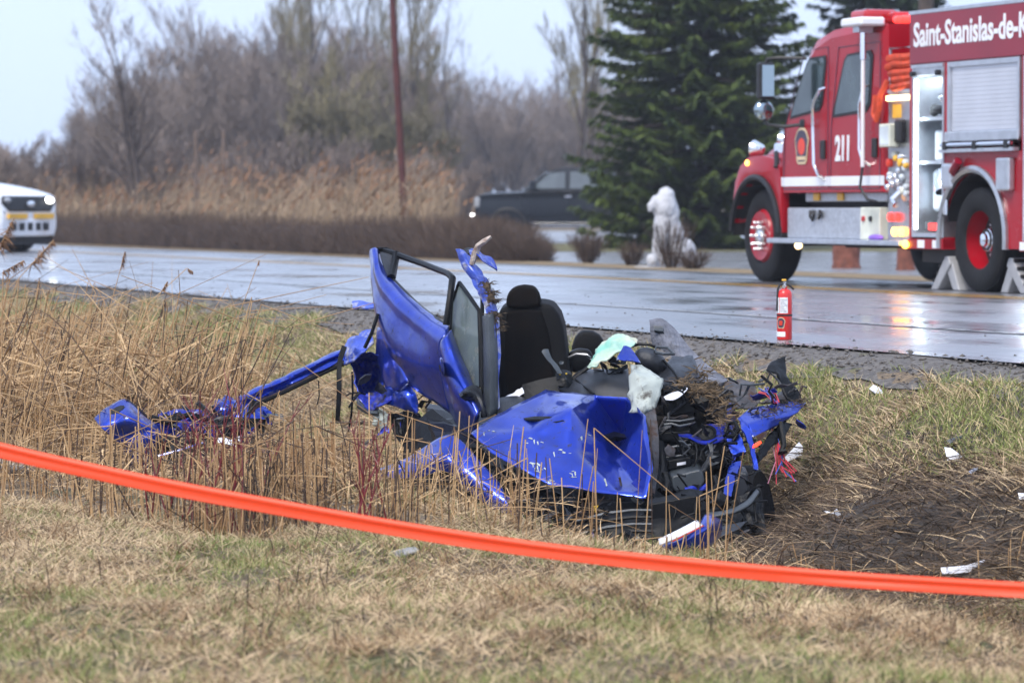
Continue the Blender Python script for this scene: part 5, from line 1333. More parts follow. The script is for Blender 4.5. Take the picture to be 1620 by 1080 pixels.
for i, (x, y) in enumerate(tp_):
    Y = 13.6 - 1.0 * (x / 1620)
    tw = .25 * math.sin(x * .0021)
    for k, (dy, dd) in enumerate(((-12.5, .010), (-6, .0), (0, .0035), (6, .0005), (12.5, -.004))):
        rows[k].append(P(x, y + dy, Y + dd + .0008 * dy * tw + .003 * noise.noise(Vector((x * .013, k * .9, 2)))))
t0 = P(810, 866, 13.1)
tape = MB().sheet(rows, 6, 3).build('barrier_tape', M['tape'], None, off=t0, smooth=True)
tape.location = t0
tag(tape, 'translucent orange-red barrier tape sagging across the foreground', 'barrier tape')
s_ = tape.modifiers.new('thickness', 'SOLIDIFY'); s_.thickness = .0006
for px, Y, lab in ((-420, 13.86, 'wooden stake holding the left end of the orange tape'), (2100, 12.3, 'wooden stake holding the right end of the orange tape')):
    p = P(px, 600, Y); z0 = gz(p.x, p.y)
    st = empty('tape_stake', (p.x, p.y, z0)); tag(st, lab, 'stake')
    MB().prism([(-.02, -.02, -.2), (.02, -.02, -.2), (.02, .02, -.2), (-.02, .02, -.2)], (0, 0, 1.25)).build('post', M['wood_bare'], st, bevel=.004)
    MB().lathe([(.024, -.04), (.034, -.035), (.034, .035), (.024, .04)], (0, 0, P(px, tp_[0][1] if px < 0 else tp_[-1][1], Y).z - z0), (0, 0, 1), 4).build('tape_wrap', M['tape'], st)

# ------------------------------------------------------------------ leaning pole and far posts
mat('pole_wood', (.075, .019, .017), .8, 0, .2, 4, bump=.4, bscale=30)
pb = P(644, 372, 77); pb.z = -.3
pt = P(612, -160, 77)
pole = empty('utility_pole', (pb.x, pb.y, 0)); tag(pole, 'reddish-brown wooden utility pole leaning left behind the hedge', 'pole')
o0 = Vector(pole.location)
MB().tube([pb, pb.lerp(pt, .5), pt], [.085, .075, .065], 12).build('shaft', M['pole_wood'], pole, off=o0, smooth=True)
mbp = MB()
for k in range(3): mbp.tube([pb.lerp(pt, .28 + .2 * k) + Vector((-.09, -.02, 0)), pb.lerp(pt, .28 + .2 * k) + Vector((.09, -.02, 0))], .015, 6)
mbp.build('step_bolts', M['rusty_metal'], pole, off=o0)
pb = P(1463, 380, 62); pb.z = -.2
p2 = empty('utility_pole', (pb.x, pb.y, 0)); tag(p2, 'dark wooden utility pole rising behind the fire engine roof', 'pole')
MB().tube([(0, 0, -.3), (0, 0, 4), (.02, 0, 9)], [.15, .14, .12], 12).build('shaft', M['spruce_bark'], p2, smooth=True)
MB().bb(-.9, .9, -.06, .06, 8.2, 8.32).build('cross_arm', M['spruce_bark'], p2)
mat('fence_post', (.15, .105, .08), .85, 0, .2, 5)
for px, top, Y, lab in ((310, 207, 96, 'thin wooden post right of the forked tree in the reeds'), (354, 205, 98, 'second thin wooden post standing in the reeds before the wood')):
    b0 = P(px, 325, Y); h_ = P(px, top, Y).z
    o = empty('marker_post', (b0.x, Y, -.05)); tag(o, lab, 'post')
    MB().tube([(0, 0, -.1), (.01, 0, h_ * .5), (0, 0, h_)], [.06, .055, .05], 8).build('shaft', M['fence_post'], o, smooth=True)
    MB().lathe([(.05, 0), (.055, .015), (.0, .05)], (0, 0, h_), (0, 0, 1), 8).build('cap', M['fence_post'], o)
mat('stump_wood', (.16, .055, .035), .85, 0, .35, 8, bump=.8, bscale=20)
for px, wd, Y, lab in ((1339, .42, 52.5, 'short reddish-brown stump on the verge seen under the fire engine'), (1433, .26, 51.0, 'narrower reddish-brown stump seen between chassis and rear wheel')):
    b0 = P(px, 436, Y)
    o = empty('tree_stump', (b0.x, Y, 0)); tag(o, lab, 'stump')
    mb = MB().lathe([(wd * .62, -.05), (wd * .52, .08), (wd * .47, .25), (wd * .48, .45), (wd * .44, .47)], (0, 0, 0), (0, 0, 1), 18)
    for v in mb.v: v += Vector((noise.noise(v * 6), noise.noise(v * 6 + Vector((5, 0, 0))), 0)) * .035
    mb.build('bark', M['stump_wood'], o, smooth=True)
    MB().lathe([(wd * .40, .46), (wd * .38, .48), (.01, .478)], (0, 0, 0), (0, 0, 1), 18).build('cut_face', M['wood_bare'], o)

# ------------------------------------------------------------------ white seated lion statue
mat('statue_white', (.46, .465, .49), .6, 0, .1, 6, dirt=(.34, .33, .33), dirt_amt=.45, dirt_scale=7, bump=.3, bscale=25)
lp = P(1055, 425, 53.2)
lion_s = (.86, .82, 1.0)
lion = empty('lion_statue', (lp.x, lp.y, 0), rad(-158)); tag(lion, 'white stone seated lion statue beside the forecourt entrance', 'statue')
lion.scale = lion_s
lb = MB()
E3 = lambda c, r, ax=None, an=0: lb.ell(c, r, Matrix.Rotation(an, 3, ax) if ax else None, 16, 12)
# local +x is the way the lion looks
E3((-.10, 0, .52), (.22, .20, .36), 'Y', .42)          # trunk, upright
E3((-.30, 0, .24), (.26, .24, .22))                   # hindquarters
E3((-.20, .19, .20), (.22, .10, .17)); E3((-.20, -.19, .20), (.22, .10, .17))
E3((-.02, .20, .06), (.17, .07, .06)); E3((-.02, -.20, .06), (.17, .07, .06))
E3((.06, 0, .66), (.19, .20, .26))                    # chest
E3((.04, 0, .92), (.22, .225, .25))                   # mane
E3((.02, 0, 1.08), (.16, .17, .15))
E3((-.06, 0, .80), (.17, .19, .24))
E3((.20, 0, .98), (.12, .12, .13)); E3((.31, 0, .94), (.08, .075, .065)); E3((.33, 0, .88), (.055, .055, .04))   # face, muzzle, jaw
for s in (-1, 1):
    lb.tube([(.10, .11 * s, .62), (.16, .12 * s, .34), (.17, .12 * s, .06)], [.095, .075, .07], 12)
    E3((.22, .12 * s, .05), (.12, .075, .055))
lb.tube([(-.48, 0, .10), (-.62, .12, .06), (-.55, .28, .06), (-.38, .34, .07)], [.04, .035, .035, .05], 8)
lb.ell((.36, .17, .11), (.11, .11, .11), None, 16, 12)
o = lb.build('body', M['statue_white'], lion)
rm = o.modifiers.new('fuse', 'REMESH'); rm.mode = 'VOXEL'; rm.voxel_size = .022; rm.use_smooth_shade = True
sm_ = o.modifiers.new('smooth', 'SMOOTH'); sm_.iterations = 3; sm_.factor = .5
tx = bpy.data.textures.new('mane_curls', 'CLOUDS'); tx.noise_scale = .07
dm = o.modifiers.new('carving', 'DISPLACE'); dm.texture = tx; dm.strength = .035; dm.mid_level = .5
MB().bb(-.62, .52, -.30, .30, -.06, .02).build('plinth', M['statue_white'], lion, bevel=.01)

# ------------------------------------------------------------------ cars
mat('car_black', (.007, .010, .016), .25, .0, .1, 2, spec=.35, coat=.15, rvar=.05)
mat('car_white', (.76, .78, .82), .25, 0, .05, 2, coat=.6, rvar=.05)
mat('car_glass', (.10, .12, .135), .06, 0, .2, 3, coat=.8)
mat('lamp_clear', (.35, .36, .38), .15, .2, .1, 5)
def wheel_simple(parent, c, r, w, out, rim_m='aluminium', spokes=6):
    t = MB().lathe([(r * .62, -w / 2), (r * .93, -w / 2), (r, -w * .38), (r, w * .38), (r * .93, w / 2), (r * .62, w / 2)], c, (0, 1, 0), 28, caps=False).build('wheel', M['tyre'], parent, smooth=True)
    yo = out * w * .42
    m = MB().lathe([(r * .66, yo), (r * .60, yo - out * .02), (r * .58, yo - out * .09)], c, (0, 1, 0), 28, caps=False)
    for k in range(spokes):
        a = 6.283 * k / spokes
        m.box(Vector(c) + Vector((math.cos(a) * r * .33, yo - out * .03, math.sin(a) * r * .33)), (r * .56, .03, r * .15), Matrix.Rotation(-a, 3, 'Y'))
    m.lathe([(r * .14, yo - out * .04), (r * .12, yo + out * .005)], c, (0, 1, 0), 14)
    m.build('rim', M[rim_m], t)
    MB().lathe([(r * .62, yo - out * .10), (.01, yo - out * .10)], c, (0, 1, 0), 20, caps=False).build('brake', M['frame_black'], t)
def body_loft(sec, name, m, parent, nu=3, nv=3):
    """sec: list of (x, z_bottom, z_top, half width, crown, top inset)"""
    rows = []
    for x, zb, zt, hw, ins in sec:
        zm = zb + (zt - zb) * .55
        rows.append([Vector((x, s * hw * k, z)) for s, k, z in ((-1, .90, zb), (-1, 1.0, zb + .12), (-1, 1.0, zm), (-1, 1 - ins * .35, zt - .06), (-1, 1 - ins, zt), (0, 0, zt + .02), (1, 1 - ins, zt), (1, 1 - ins * .35, zt - .06), (1, 1.0, zm), (1, 1.0, zb + .12), (1, .90, zb))])
    mb = MB().sheet(rows, nu, nv)
    mb.add(rows[0], [tuple(range(11))]); mb.add(rows[-1], [tuple(range(11))])
    return mb.build(name, M[m], parent, smooth=True)

# black pickup, nose to the left
pk = empty('pickup_truck', (P(884, 325, 89).x, 89.0, .016), rad(180 - 8)); tag(pk, 'black crew-cab pickup with chrome trim parked behind the spruce', 'pickup truck')
o_pb = body_loft([(2.05, .50, .95, .88, .12), (1.95, .42, 1.18, .95, .12), (1.5, .40, 1.25, .98, .10), (.78, .40, 1.28, .98, .08), (.5, .40, 1.30, .98, .06), (-1.55, .40, 1.32, .98, .05), (-3.6, .42, 1.34, .98, .05), (-3.72, .50, 1.32, .95, .05)], 'body', 'car_black', pk, 2, 3)
cabp = [(.72, 1.28), (.12, 1.80), (-.10, 1.88), (-1.20, 1.90), (-1.45, 1.86), (-1.56, 1.30)]
mb = MB(); rows = []
for y, zi in ((-.92, 0), (-.70, 1), (0, 1.03), (.70, 1), (.92, 0)):
    rows.append([Vector((x, y if z < 1.5 else y * (.84 if abs(y) > .8 else 1), z + (.012 if abs(y) < .1 else 0))) for x, z in cabp])
mb.sheet(rows, 2, 2, linear=True)
for r_ in (rows[0], rows[-1]): mb.add(r_, [tuple(range(len(r_)))])
mb.build('cab', M['car_black'], pk, smooth=True)
def slanted(poly, s, name, m, par, lift=.012):
    return MB().prism([(x, s * (.92 - (z - 1.30) * .275 * (.5 if z > 1.3 else 0) + lift), z) for x, z in poly], (0, -s * .02, 0)).build(name, M[m], par)
for s in (-1, 1):
    slanted([(.58, 1.36), (.14, 1.74), (-.28, 1.78), (-.28, 1.36)], s, 'side_window', 'car_glass', pk, .02)
    slanted([(-.40, 1.36), (-.40, 1.78), (-1.12, 1.79), (-1.18, 1.36)], s, 'side_window', 'car_glass', pk, .02)
    MB().bb(-1.62, -3.6, s * .93, s * .985, 1.345, 1.40).build('bed_rail', M['chrome'], pk)
    MB().bb(.55, -1.5, s * .95, s * 1.06, .36, .42).build('side_step', M['chrome'], pk, bevel=.01)
    MB().tube([(.50, s * .95, 1.33), (.52, s * 1.10, 1.38)], .02, 6).build('mirror_arm', M['truck_black'], pk)
    MB().bb(.60, .44, s * 1.06, s * 1.22, 1.32, 1.56).build('door_mirror', M['car_black'], pk, bevel=.03)
    MB().bb(2.045, 1.90, s * .62, s * .96, .88, 1.14).build('headlamp', M['lamp_clear'], pk, bevel=.03)
    for x in (-.33, -1.28): MB().bb(x + .05, x - .12, s * .985, s * 1.01, 1.14, 1.18).build('door_handle', M['chrome'], pk)
    wheel_simple(pk, (1.18, s * .83, .38), .39, .26, s); wheel_simple(pk, (-2.42, s * .83, .38), .39, .26, s)
    for cx in (1.18, -2.42): MB().tube([(x, s * .985, z) for x, z in arc(cx, .38, .47, 5, 175, 12)], .035, 6).build('arch_flare', M['truck_black'], pk, smooth=True)
MB().bb(2.18, 2.02, -.92, .92, .48, .72).build('bumper', M['chrome'], pk, bevel=.04, bseg=2)
MB().bb(2.08, 2.0, -.58, .58, .80, 1.12).build('grille', M['chrome'], pk, bevel=.02)
MB().prism([(.80, -.78, 1.31), (.24, -.70, 1.77), (.24, .70, 1.77), (.80, .78, 1.31)], (.02, 0, .012)).build('windscreen', M['car_glass'], pk)
MB().bb(-3.70, -3.85, -.9, .9, .5, .68).build('rear_bumper', M['chrome'], pk, bevel=.03)

# white police car nose, headlamp lit, at the left
pc_p = P(-108, 389, 63); pcz = float(road_z(np.array(pc_p.x * DN[0] + pc_p.y * DN[1]))) + .006
pc = empty('police_car', (pc_p.x - .62, pc_p.y + 1.35, pcz), rad(-29)); tag(pc, 'white police car with lit headlamp and amber push-bar strips on the wet road', 'police car')
pc.scale = (1.2, 1.2, 1.24)
body_loft([(2.28, .26, .62, .66, .10), (2.24, .24, .74, .72, .12), (2.12, .20, .84, .84, .12), (1.9, .20, .90, .93, .12), (1.5, .20, .97, .96, .12), (.95, .20, 1.04, .97, .10), (.6, .20, 1.06, .97, .08), (-1.6, .20, 1.10, .97, .08), (-2.3, .24, 1.10, .94, .10), (-2.5, .34, .98, .86, .10)], 'body', 'car_white', pc, 2, 3)
mb = MB(); rows = []
gp = [(.98, 1.02), (.10, 1.46), (-.3, 1.51), (-1.0, 1.49), (-1.9, 1.10)]
for y in (-.86, -.62, 0, .62, .86):
    rows.append([Vector((x, y if z < 1.2 else y * (.78 if abs(y) > .8 else 1), z)) for x, z in gp])
mb.sheet(rows, 2, 2, linear=True)
for r_ in (rows[0], rows[-1]): mb.add(r_, [tuple(range(len(r_)))])
mb.build('cabin', M['car_glass'], pc, smooth=True)
MB().prism([(.02, -.60, 1.475), (-.3, -.60, 1.52), (-1.0, -.60, 1.50), (-1.0, .60, 1.50), (-.3, .60, 1.52), (.02, .60, 1.475)], (0, 0, .03)).build('roof', M['car_white'], pc)
MB().bb(-.25, -.55, -.6, .6, 1.56, 1.68).build('light_bar', M['lamp_red_off'], pc, bevel=.03)
o_g = MB().prism([(2.245, -.52, .60), (2.225, -.66, .72), (2.19, -.60, .83), (2.19, .60, .83), (2.225, .66, .72), (2.245, .52, .60)], (.06, 0, 0)).build('grille', M['truck_black'], pc, bevel=.02)
MB().ell((2.315, 0, .715), (.012, .11, .045)).build('maker_badge', M['chrome'], o_g, smooth=True)
for s in (-1, 1):
    MB().ell((2.22, s * .52, .765), (.09, .11, .05)).build('headlamp', M['lamp_white'] if s > 0 else M['lamp_clear'], pc, smooth=True)
    MB().bb(2.325, 2.26, s * .10, s * .56, .50, .575).build('reflective_strip', M['yellow_tag'], pc)
    MB().ell((2.0, s * .86, .74), (.07, .05, .04)).build('corner_strobe', M['lamp_red'], pc, smooth=True)
    wheel_simple(pc, (1.42, s * .83, .33), .335, .23, s, 'truck_black'); wheel_simple(pc, (-1.42, s * .83, .33), .335, .23, s, 'truck_black')
    for cx in (1.42, -1.42): MB().prism([(x, s * .955, z) for x, z in arc(cx, .33, .40, 0, 180, 12)], (0, s * .018, 0)).build('wheel_arch', M['frame_black'], pc)
    MB().tube([(.75, s * .9, 1.08), (.72, s * 1.05, 1.12)], .02, 6).build('mirror_arm', M['truck_black'], pc)
    MB().ell((.72, s * 1.08, 1.15), (.06, .10, .07)).build('door_mirror', M['car_white'], pc, smooth=True)
o_bp = MB().prism([(1.92, -.90, .24), (2.06, -.82, .24), (2.19, -.66, .24), (2.27, -.45, .24), (2.305, -.2, .24), (2.305, .2, .24), (2.27, .45, .24), (2.19, .66, .24), (2.06, .82, .24), (1.92, .90, .24), (1.7, .9, .24), (1.7, -.9, .24)], (0, 0, .26)).build('bumper', M['car_white'], pc, bevel=.03, bseg=2)
for k in range(5): MB().bb(2.312, 2.28, -.48 + .2 * k, -.36 + .2 * k, .33, .44).build('dark_slot', M['truck_black'], o_bp)
MB().bb(2.18, 1.8, -.62, .62, .12, .25).build('air_dam', M['truck_black'], pc)
MB().bb(2.1, -2.3, -.8, .8, .16, .3).build('underbody', M['frame_black'], pc)

# ------------------------------------------------------------------ debris
def scrap(name, px, py, Y, outline, m, label, cat='debris', lift=.01, curl=.02, tilt=.6, seed=0, solid=.004):
    """thin torn piece lying on the ground: outline in pixels around (px, py)"""
    c = P(px, py, Y)
    c.z = max(c.z, gz(c.x, c.y) + lift)
    k = Y / FPX
    vs = []
    for dx, dy in outline:
        v = -dy * k
        vs.append(Vector((dx * k, v * tilt * 1.2, v * .9 + curl * noise.noise(Vector((dx * .1, dy * .1, seed))))))
    n = len(vs)
    ce = sum(vs, Vector()) / n + Vector((0, -.008, .004))
    lo = min(v.z for v in vs)
    mb = MB().add([v - Vector((0, 0, lo)) for v in vs] + [ce - Vector((0, 0, lo))], [(i, (i + 1) % n, n) for i in range(n)])
    o = mb.build(name, M[m], None, solid=solid)
    o.location = c + Vector((0, 0, lo * .2))
    tag(o, label, cat)
    return o
def onslope(px, py):
    """distance at which the sight line through a pixel meets the ground"""
    for Y in np.arange(11, 32, .05):
        p = P(px, py, Y)
        if p.z <= gz(p.x, p.y): return Y
    return 25.0
def lay(name, px, py, outline, m, label, **k): return scrap(name, px, py, onslope(px, py + max(o[1] for o in outline)), outline, m, label, **k)
lay('plastic_shard', 1388, 622, [(-13, 0), (-6, -8), (2, -5), (12, 5), (8, 8), (-4, 5)], 'white_plastic', 'small white shard high on the green bank below the gravel')
lay('plastic_shard', 1508, 726, [(-13, -12), (-2, -10), (14, 0), (12, 7), (-10, 10)], 'white_plastic', 'white four-sided shard lying on the straw slope right of the wreck')
lay('plastic_shard', 1255, 727, [(-16, 8), (-6, -4), (10, -16), (16, -12), (14, 0), (4, 10), (-10, 13)], 'white_plastic', 'curved white shard beside the red wires of the wreck')
lay('plastic_shard', 1618, 791, [(-7, -4), (6, -6), (8, 3), (-6, 5)], 'white_plastic', 'white scrap in the dark trampled litter farthest from the wreck', seed=4)
lay('plastic_shard', 1318, 819, [(-14, -1), (-4, -5), (6, -3), (13, -4), (12, 2), (2, 4), (-10, 4)], 'white_plastic', 'crumpled clear-white scrap in the dark mud by the front tyre', curl=.05)
lay('plastic_strip', 1522, 905, [(-34, 2), (-10, -2), (10, -3), (36, -12), (37, -7), (12, 4), (-12, 9), (-33, 10)], 'white_plastic', 'long white bent strip in the stubble just behind the tape')
scrap('paper_scrap', 358, 706, 20.9, [(-20, -8), (-4, -9), (10, -6), (24, -7), (24, 0), (6, 4), (20, 8), (4, 12), (-14, 4)], 'white_plastic', 'torn white paper caught in reeds left of the wreck', curl=.06, lift=.18)
lay('plastic_shard', 966, 860, [(-24, 2), (-10, -3), (10, -6), (20, -6), (22, 3), (4, 6), (-18, 6)], 'white_plastic', 'white broken plate under the front of the wreck', curl=.05)
lay('blue_shard', 1540, 748, [(-8, 2), (0, -4), (8, -5), (6, 2), (-4, 5)], 'blue_scraped', 'small blue paint shard near the white four-sided shard')
lay('black_shard', 1325, 632, [(-14, 0), (0, -5), (14, -2), (8, 5), (-8, 4)], 'black_plastic', 'black plastic splinter on the bank left of the small white shard')
lay('black_shard', 1440, 690, [(-8, -2), (0, -8), (8, 0), (3, 6), (-6, 4)], 'black_plastic', 'black splinter in the straw between the white shards')
lay('grey_shard', 1510, 700, [(-14, 4), (0, -4), (14, -9), (12, -4), (-8, 8)], 'mid_plastic', 'grey plastic strip on the slope above the white four-sided shard')
lay('cardboard_scrap', 1355, 790, [(-18, 2), (0, -4), (18, -2), (14, 3), (-6, 5)], 'straw_grass', 'flat tan scrap in the mud right of the wreck')
# mirror glass leaning in the reeds below the rail
mp_ = P(490, 655, 22.6)
o = MB().lathe([(.001, -.008), (.085, -.01), (.10, 0), (.085, .01), (.001, .008)], (0, 0, .05), (.1, -.75, .65), 20).build('mirror_glass', M['mid_plastic'], None, smooth=True)
o.location = (mp_.x, mp_.y, gz(mp_.x, mp_.y) + .04); o.scale = (1.3, 1, .8)
tag(o, 'oval grey mirror housing lying in the reeds below the torn rail', 'mirror')
# bumper corner with white stripe in front of the nose
bc = P(1090, 862, 18.75); bc.z = gz(bc.x, bc.y)
bum = empty('bumper_corner', bc); tag(bum, 'blue bumper corner with white stripe lying before the wreck nose', 'bumper')
Bp = lambda x, y, Y: P(x, y, Y) - bc
mb = MB().sheet([[Bp(1046, 862, 18.8), Bp(1075, 850, 18.75), Bp(1105, 832, 18.7), Bp(1118, 814, 18.78), Bp(1140, 824, 18.9)], [Bp(1050, 866, 18.72), Bp(1080, 858, 18.66), Bp(1110, 842, 18.6), Bp(1126, 832, 18.66), Bp(1141, 836, 18.85)], [Bp(1060, 872, 18.76), Bp(1085, 872, 18.7), Bp(1110, 868, 18.66), Bp(1126, 860, 18.7), Bp(1138, 848, 18.85)]], 5, 4, .004, 3, cs=6)
mb.build('shell', M['blue_paint'], bum, solid=.012, smooth=True)
MB().sheet([[Bp(1042, 853, 18.76), Bp(1072, 839, 18.72), Bp(1102, 823, 18.72)], [Bp(1044, 862, 18.7), Bp(1077, 848, 18.66), Bp(1112, 830, 18.64)]], 4, 3).build('white_stripe', M['white_plastic'], bum, solid=.01, smooth=True)
MB().tube([Bp(1064, 856, 18.66), Bp(1090, 843, 18.63), Bp(1113, 831, 18.62)], .004, 6).build('red_line', M['badge_red'], bum)
# stones
mat('stone', (.24, .235, .235), .8, 0, .3, 9, bump=.7, bscale=25)
for px, py, r, lab, sd in ((18, 748, (.16, .14, .09), 'rounded grey stone at the left edge of the reeds', 1), (640, 880, (.07, .05, .022), 'flat pale stone at the reed edge below the tape', 2)):
    Y = onslope(px, py); c = P(px, py, Y)
    mb = MB().ell((0, 0, r[2] * .5), r, None, 18, 12)
    for v in mb.v: v += Vector((noise.noise(v * 9 + Vector((sd, 0, 0))), noise.noise(v * 9 + Vector((0, sd, 5))), noise.noise(v * 9))) * .03
    o = mb.build('stone', M['stone'], None, smooth=True); o.location = (c.x, c.y, gz(c.x, c.y)); tag(o, lab, 'stone')
# crumbs of soil and gravel thrown over the shoulder
def crumbs():
    r = np.random.default_rng(3)
    n = 5200
    q = np.where(r.random(n) < .93, r.normal(10.36, .16, n), r.uniform(10.6, 13.5, n)); a = r.uniform(12, 46, n)
    X = DN[0] * q + DA[0] * a; Y = DN[1] * q + DA[1] * a
    k = (np.abs(X) < .1473 * Y + .5); X, Y, q = X[k], Y[k], q[k]; n = len(X)
    z = np.where(q > Q0, road_z(q) + .004, ground_z(X, Y) + .012)
    s = r.uniform(.004, .022, n) * np.where(q > Q0 + .15, .7, 1)
    oc = np.array([[1, 0, 0], [0, 1, 0], [-1, 0, 0], [0, -1, 0], [0, 0, .8], [0, 0, -.4]], float)
    V = np.stack([X, Y, z], 1)[:, None] + oc[None] * s[:, None, None] * r.uniform(.5, 1.3, (n, 6, 1))
    T = np.array([[0, 1, 4], [1, 2, 4], [2, 3, 4], [3, 0, 4], [1, 0, 5], [2, 1, 5], [3, 2, 5], [0, 3, 5]])
    T = (np.arange(n) * 6)[:, None, None] + T[None]
    tag(link_mesh('gravel_crumbs', mesh_np('gravel_crumbs', V.reshape(-1, 3), None, T.reshape(-1, 3), M['gravel'])), 'loose gravel and soil crumbs along the road edge', 'gravel', kind='stuff')
crumbs()
# ------------------------------------------------------------------ vegetation
rng = np.random.default_rng(5)
def strips(base, tip_dir, length, width, bend, seg=2, taper=1.0, yaw=None):
    """thin leaf-like strips. base (N,3), tip_dir (N,3) unit, bend (N,3) added quadratically; returns V, quads, tris"""
    N = len(base)
    if yaw is None: yaw = rng.uniform(0, 2 * np.pi, N)
    side = np.stack([np.cos(yaw), np.sin(yaw), np.zeros(N)], 1)
    side -= tip_dir * (side * tip_dir).sum(1, keepdims=True)
    side /= np.maximum(np.linalg.norm(side, axis=1, keepdims=True), 1e-6)
    per = 2 * seg + 1
    V = np.zeros((N, per, 3))
    for k in range(seg + 1):
        t = k / seg
        c = base + tip_dir * (length * t)[:, None] + bend * (t * t)
        if k < seg:
            wk = (width * (1 - taper * t * .7) * .5)[:, None]
            V[:, 2 * k] = c - side * wk
            V[:, 2 * k + 1] = c + side * wk
        else:
            V[:, 2 * seg] = c
    b = (np.arange(N) * per)[:, None]
    Q = np.concatenate([b + np.array([2 * k, 2 * k + 1, 2 * k + 3, 2 * k + 2]) for k in range(seg - 1)], 0) if seg > 1 else np.zeros((0, 4), int)
    T = b + np.array([2 * seg - 2, 2 * seg - 1, 2 * seg])
    return V.reshape(-1, 3), Q, T

def rods(p0, p1, r0, r1, n=3):
    """n-sided tapered rods between point arrays"""
    d = p1 - p0
    d = d / np.maximum(np.linalg.norm(d, axis=1, keepdims=True), 1e-9)
    ref = np.where(np.abs(d[:, 2:3]) < .9, np.array([[0, 0, 1.]]), np.array([[1., 0, 0]]))
    a = np.cross(d, ref); a /= np.maximum(np.linalg.norm(a, axis=1, keepdims=True), 1e-9)
    b = np.cross(d, a)
    N = len(p0)
    V = np.zeros((N, 2 * n, 3))
    for k in range(n):
        t = 2 * np.pi * k / n
        u = a * math.cos(t) + b * math.sin(t)
        V[:, k] = p0 + u * r0[:, None]
        V[:, n + k] = p1 + u * r1[:, None]
    base = (np.arange(N) * 2 * n)[:, None]
    if n == 2: return V.reshape(-1, 3), base + np.array([0, 1, 3, 2])      # finest twigs: one ribbon each
    Q = np.concatenate([base + np.array([k, (k + 1) % n, n + (k + 1) % n, n + k]) for k in range(n)], 0)
    return V.reshape(-1, 3), Q

def join(parts):
    Vs, Qs, Ts, off = [], [], [], 0
    for p in parts:
        V, Q = p[0], p[1]
        T = p[2] if len(p) > 2 else None
        Vs.append(V)
        if Q is not None and len(Q): Qs.append(Q + off)
        if T is not None and len(T): Ts.append(T + off)
        off += len(V)
    return np.concatenate(Vs), (np.concatenate(Qs) if Qs else None), (np.concatenate(Ts) if Ts else None)

def scatter(n, x0, x1, y0, y1, keep):
    X = rng.uniform(x0, x1, n); Y = rng.uniform(y0, y1, n)
    k = keep(X, Y)
    return X[k], Y[k]
def qa(X, Y): return X * DN[0] + Y * DN[1]
def in_view(X, Y, m=.5): return np.abs(X) < .1473 * Y + m
def unit(A): return A / np.maximum(np.linalg.norm(A, axis=1, keepdims=True), 1e-9)


def patch(X, Y, s=.8, seed=11): return snoise(X, Y, s, seed)
def reed_edge(X, Y):
    """front edge of the standing reeds"""
    return 17.0 + 1.1 * (snoise(X, X * 0 + 3.3, 1.1, 21) - .5) + .9 * (snoise(X, X * 0 + 1.3, 4.5, 22) - .5) - np.clip(X - 1.2, 0, 9) * .6 + np.clip(-2.0 - X, 0, 9) * 2.4

# --- lawn in the foreground: matted straw with green coming through
def grass_field(name, X, Y, hmin, hmax, wid, flatness, m, label, seg=2):
    n = len(X)
    az = rng.uniform(0, 2 * np.pi, n)
    lean = np.clip(rng.normal(flatness, .25, n), 0, 1.45)
    d = np.stack([np.cos(az) * np.sin(lean), np.sin(az) * np.sin(lean), np.cos(lean)], 1)
    Lh = rng.uniform(hmin, hmax, n)
    base = np.stack([X, Y, ground_z(X, Y) + rng.uniform(-.006, .012, n)], 1)
    bend = d * [1, 1, 0] * (Lh * .35)[:, None] + np.array([0, 0, -.25]) * Lh[:, None] * (lean / 1.5)[:, None]
    V, Q, T = strips(base, d, Lh, rng.uniform(.6, 1.3, n) * wid, bend, seg)
    o = link_mesh(name, mesh_np(name, V, Q, T, m))
    return tag(o, label, 'grass', kind='stuff')
lawn = lambda X, Y: (Y < reed_edge(X, Y) + .25) & in_view(X, Y, .9)
X, Y = scatter(370000, -3.9, 3.6, 9.6, 20.2, lawn)
g = patch(X, Y, 1.1, 11) * .55 + patch(X, Y, 3.1, 12) * .45 + rng.normal(0, .13, len(X))
thin = rng.random(len(X)) < np.interp(Y, [10, 12, 17], [.55, .75, 1.0])
gs = g > .555
k = (~gs) & thin
grass_field('dry_lawn', X[k], Y[k], .035, .11, .0050, 1.0, M['straw_grass'], 'matted dry straw-coloured lawn in front of the orange tape')
k = gs & thin
grass_field('green_lawn', X[k], Y[k], .03, .075, .0036, .65, M['green_grass'], 'thin green new grass growing through the dry lawn')

# tussocks and torn mats give the lawn its lumps
ncl = 420
cx, cy = scatter(ncl, -3.2, 3.2, 10, 16.9, lawn)
rep = 46
X = np.repeat(cx, rep) + rng.normal(0, .035, len(cx) * rep); Y = np.repeat(cy, rep) + rng.normal(0, .05, len(cx) * rep)
hh = np.repeat(rng.uniform(.5, 1.0, len(cx)), rep)
half = np.repeat(rng.random(len(cx)) < .75, rep)
grass_field('dry_tussocks', X[half], Y[half], .05, .15, .005, .75, M['tussock'], 'coarse brown tussocks scattered over the lawn')
grass_field('green_tussocks', X[~half], Y[~half], .04, .10, .005, .55, M['green_grass'], 'small fresh green tufts scattered over the lawn')

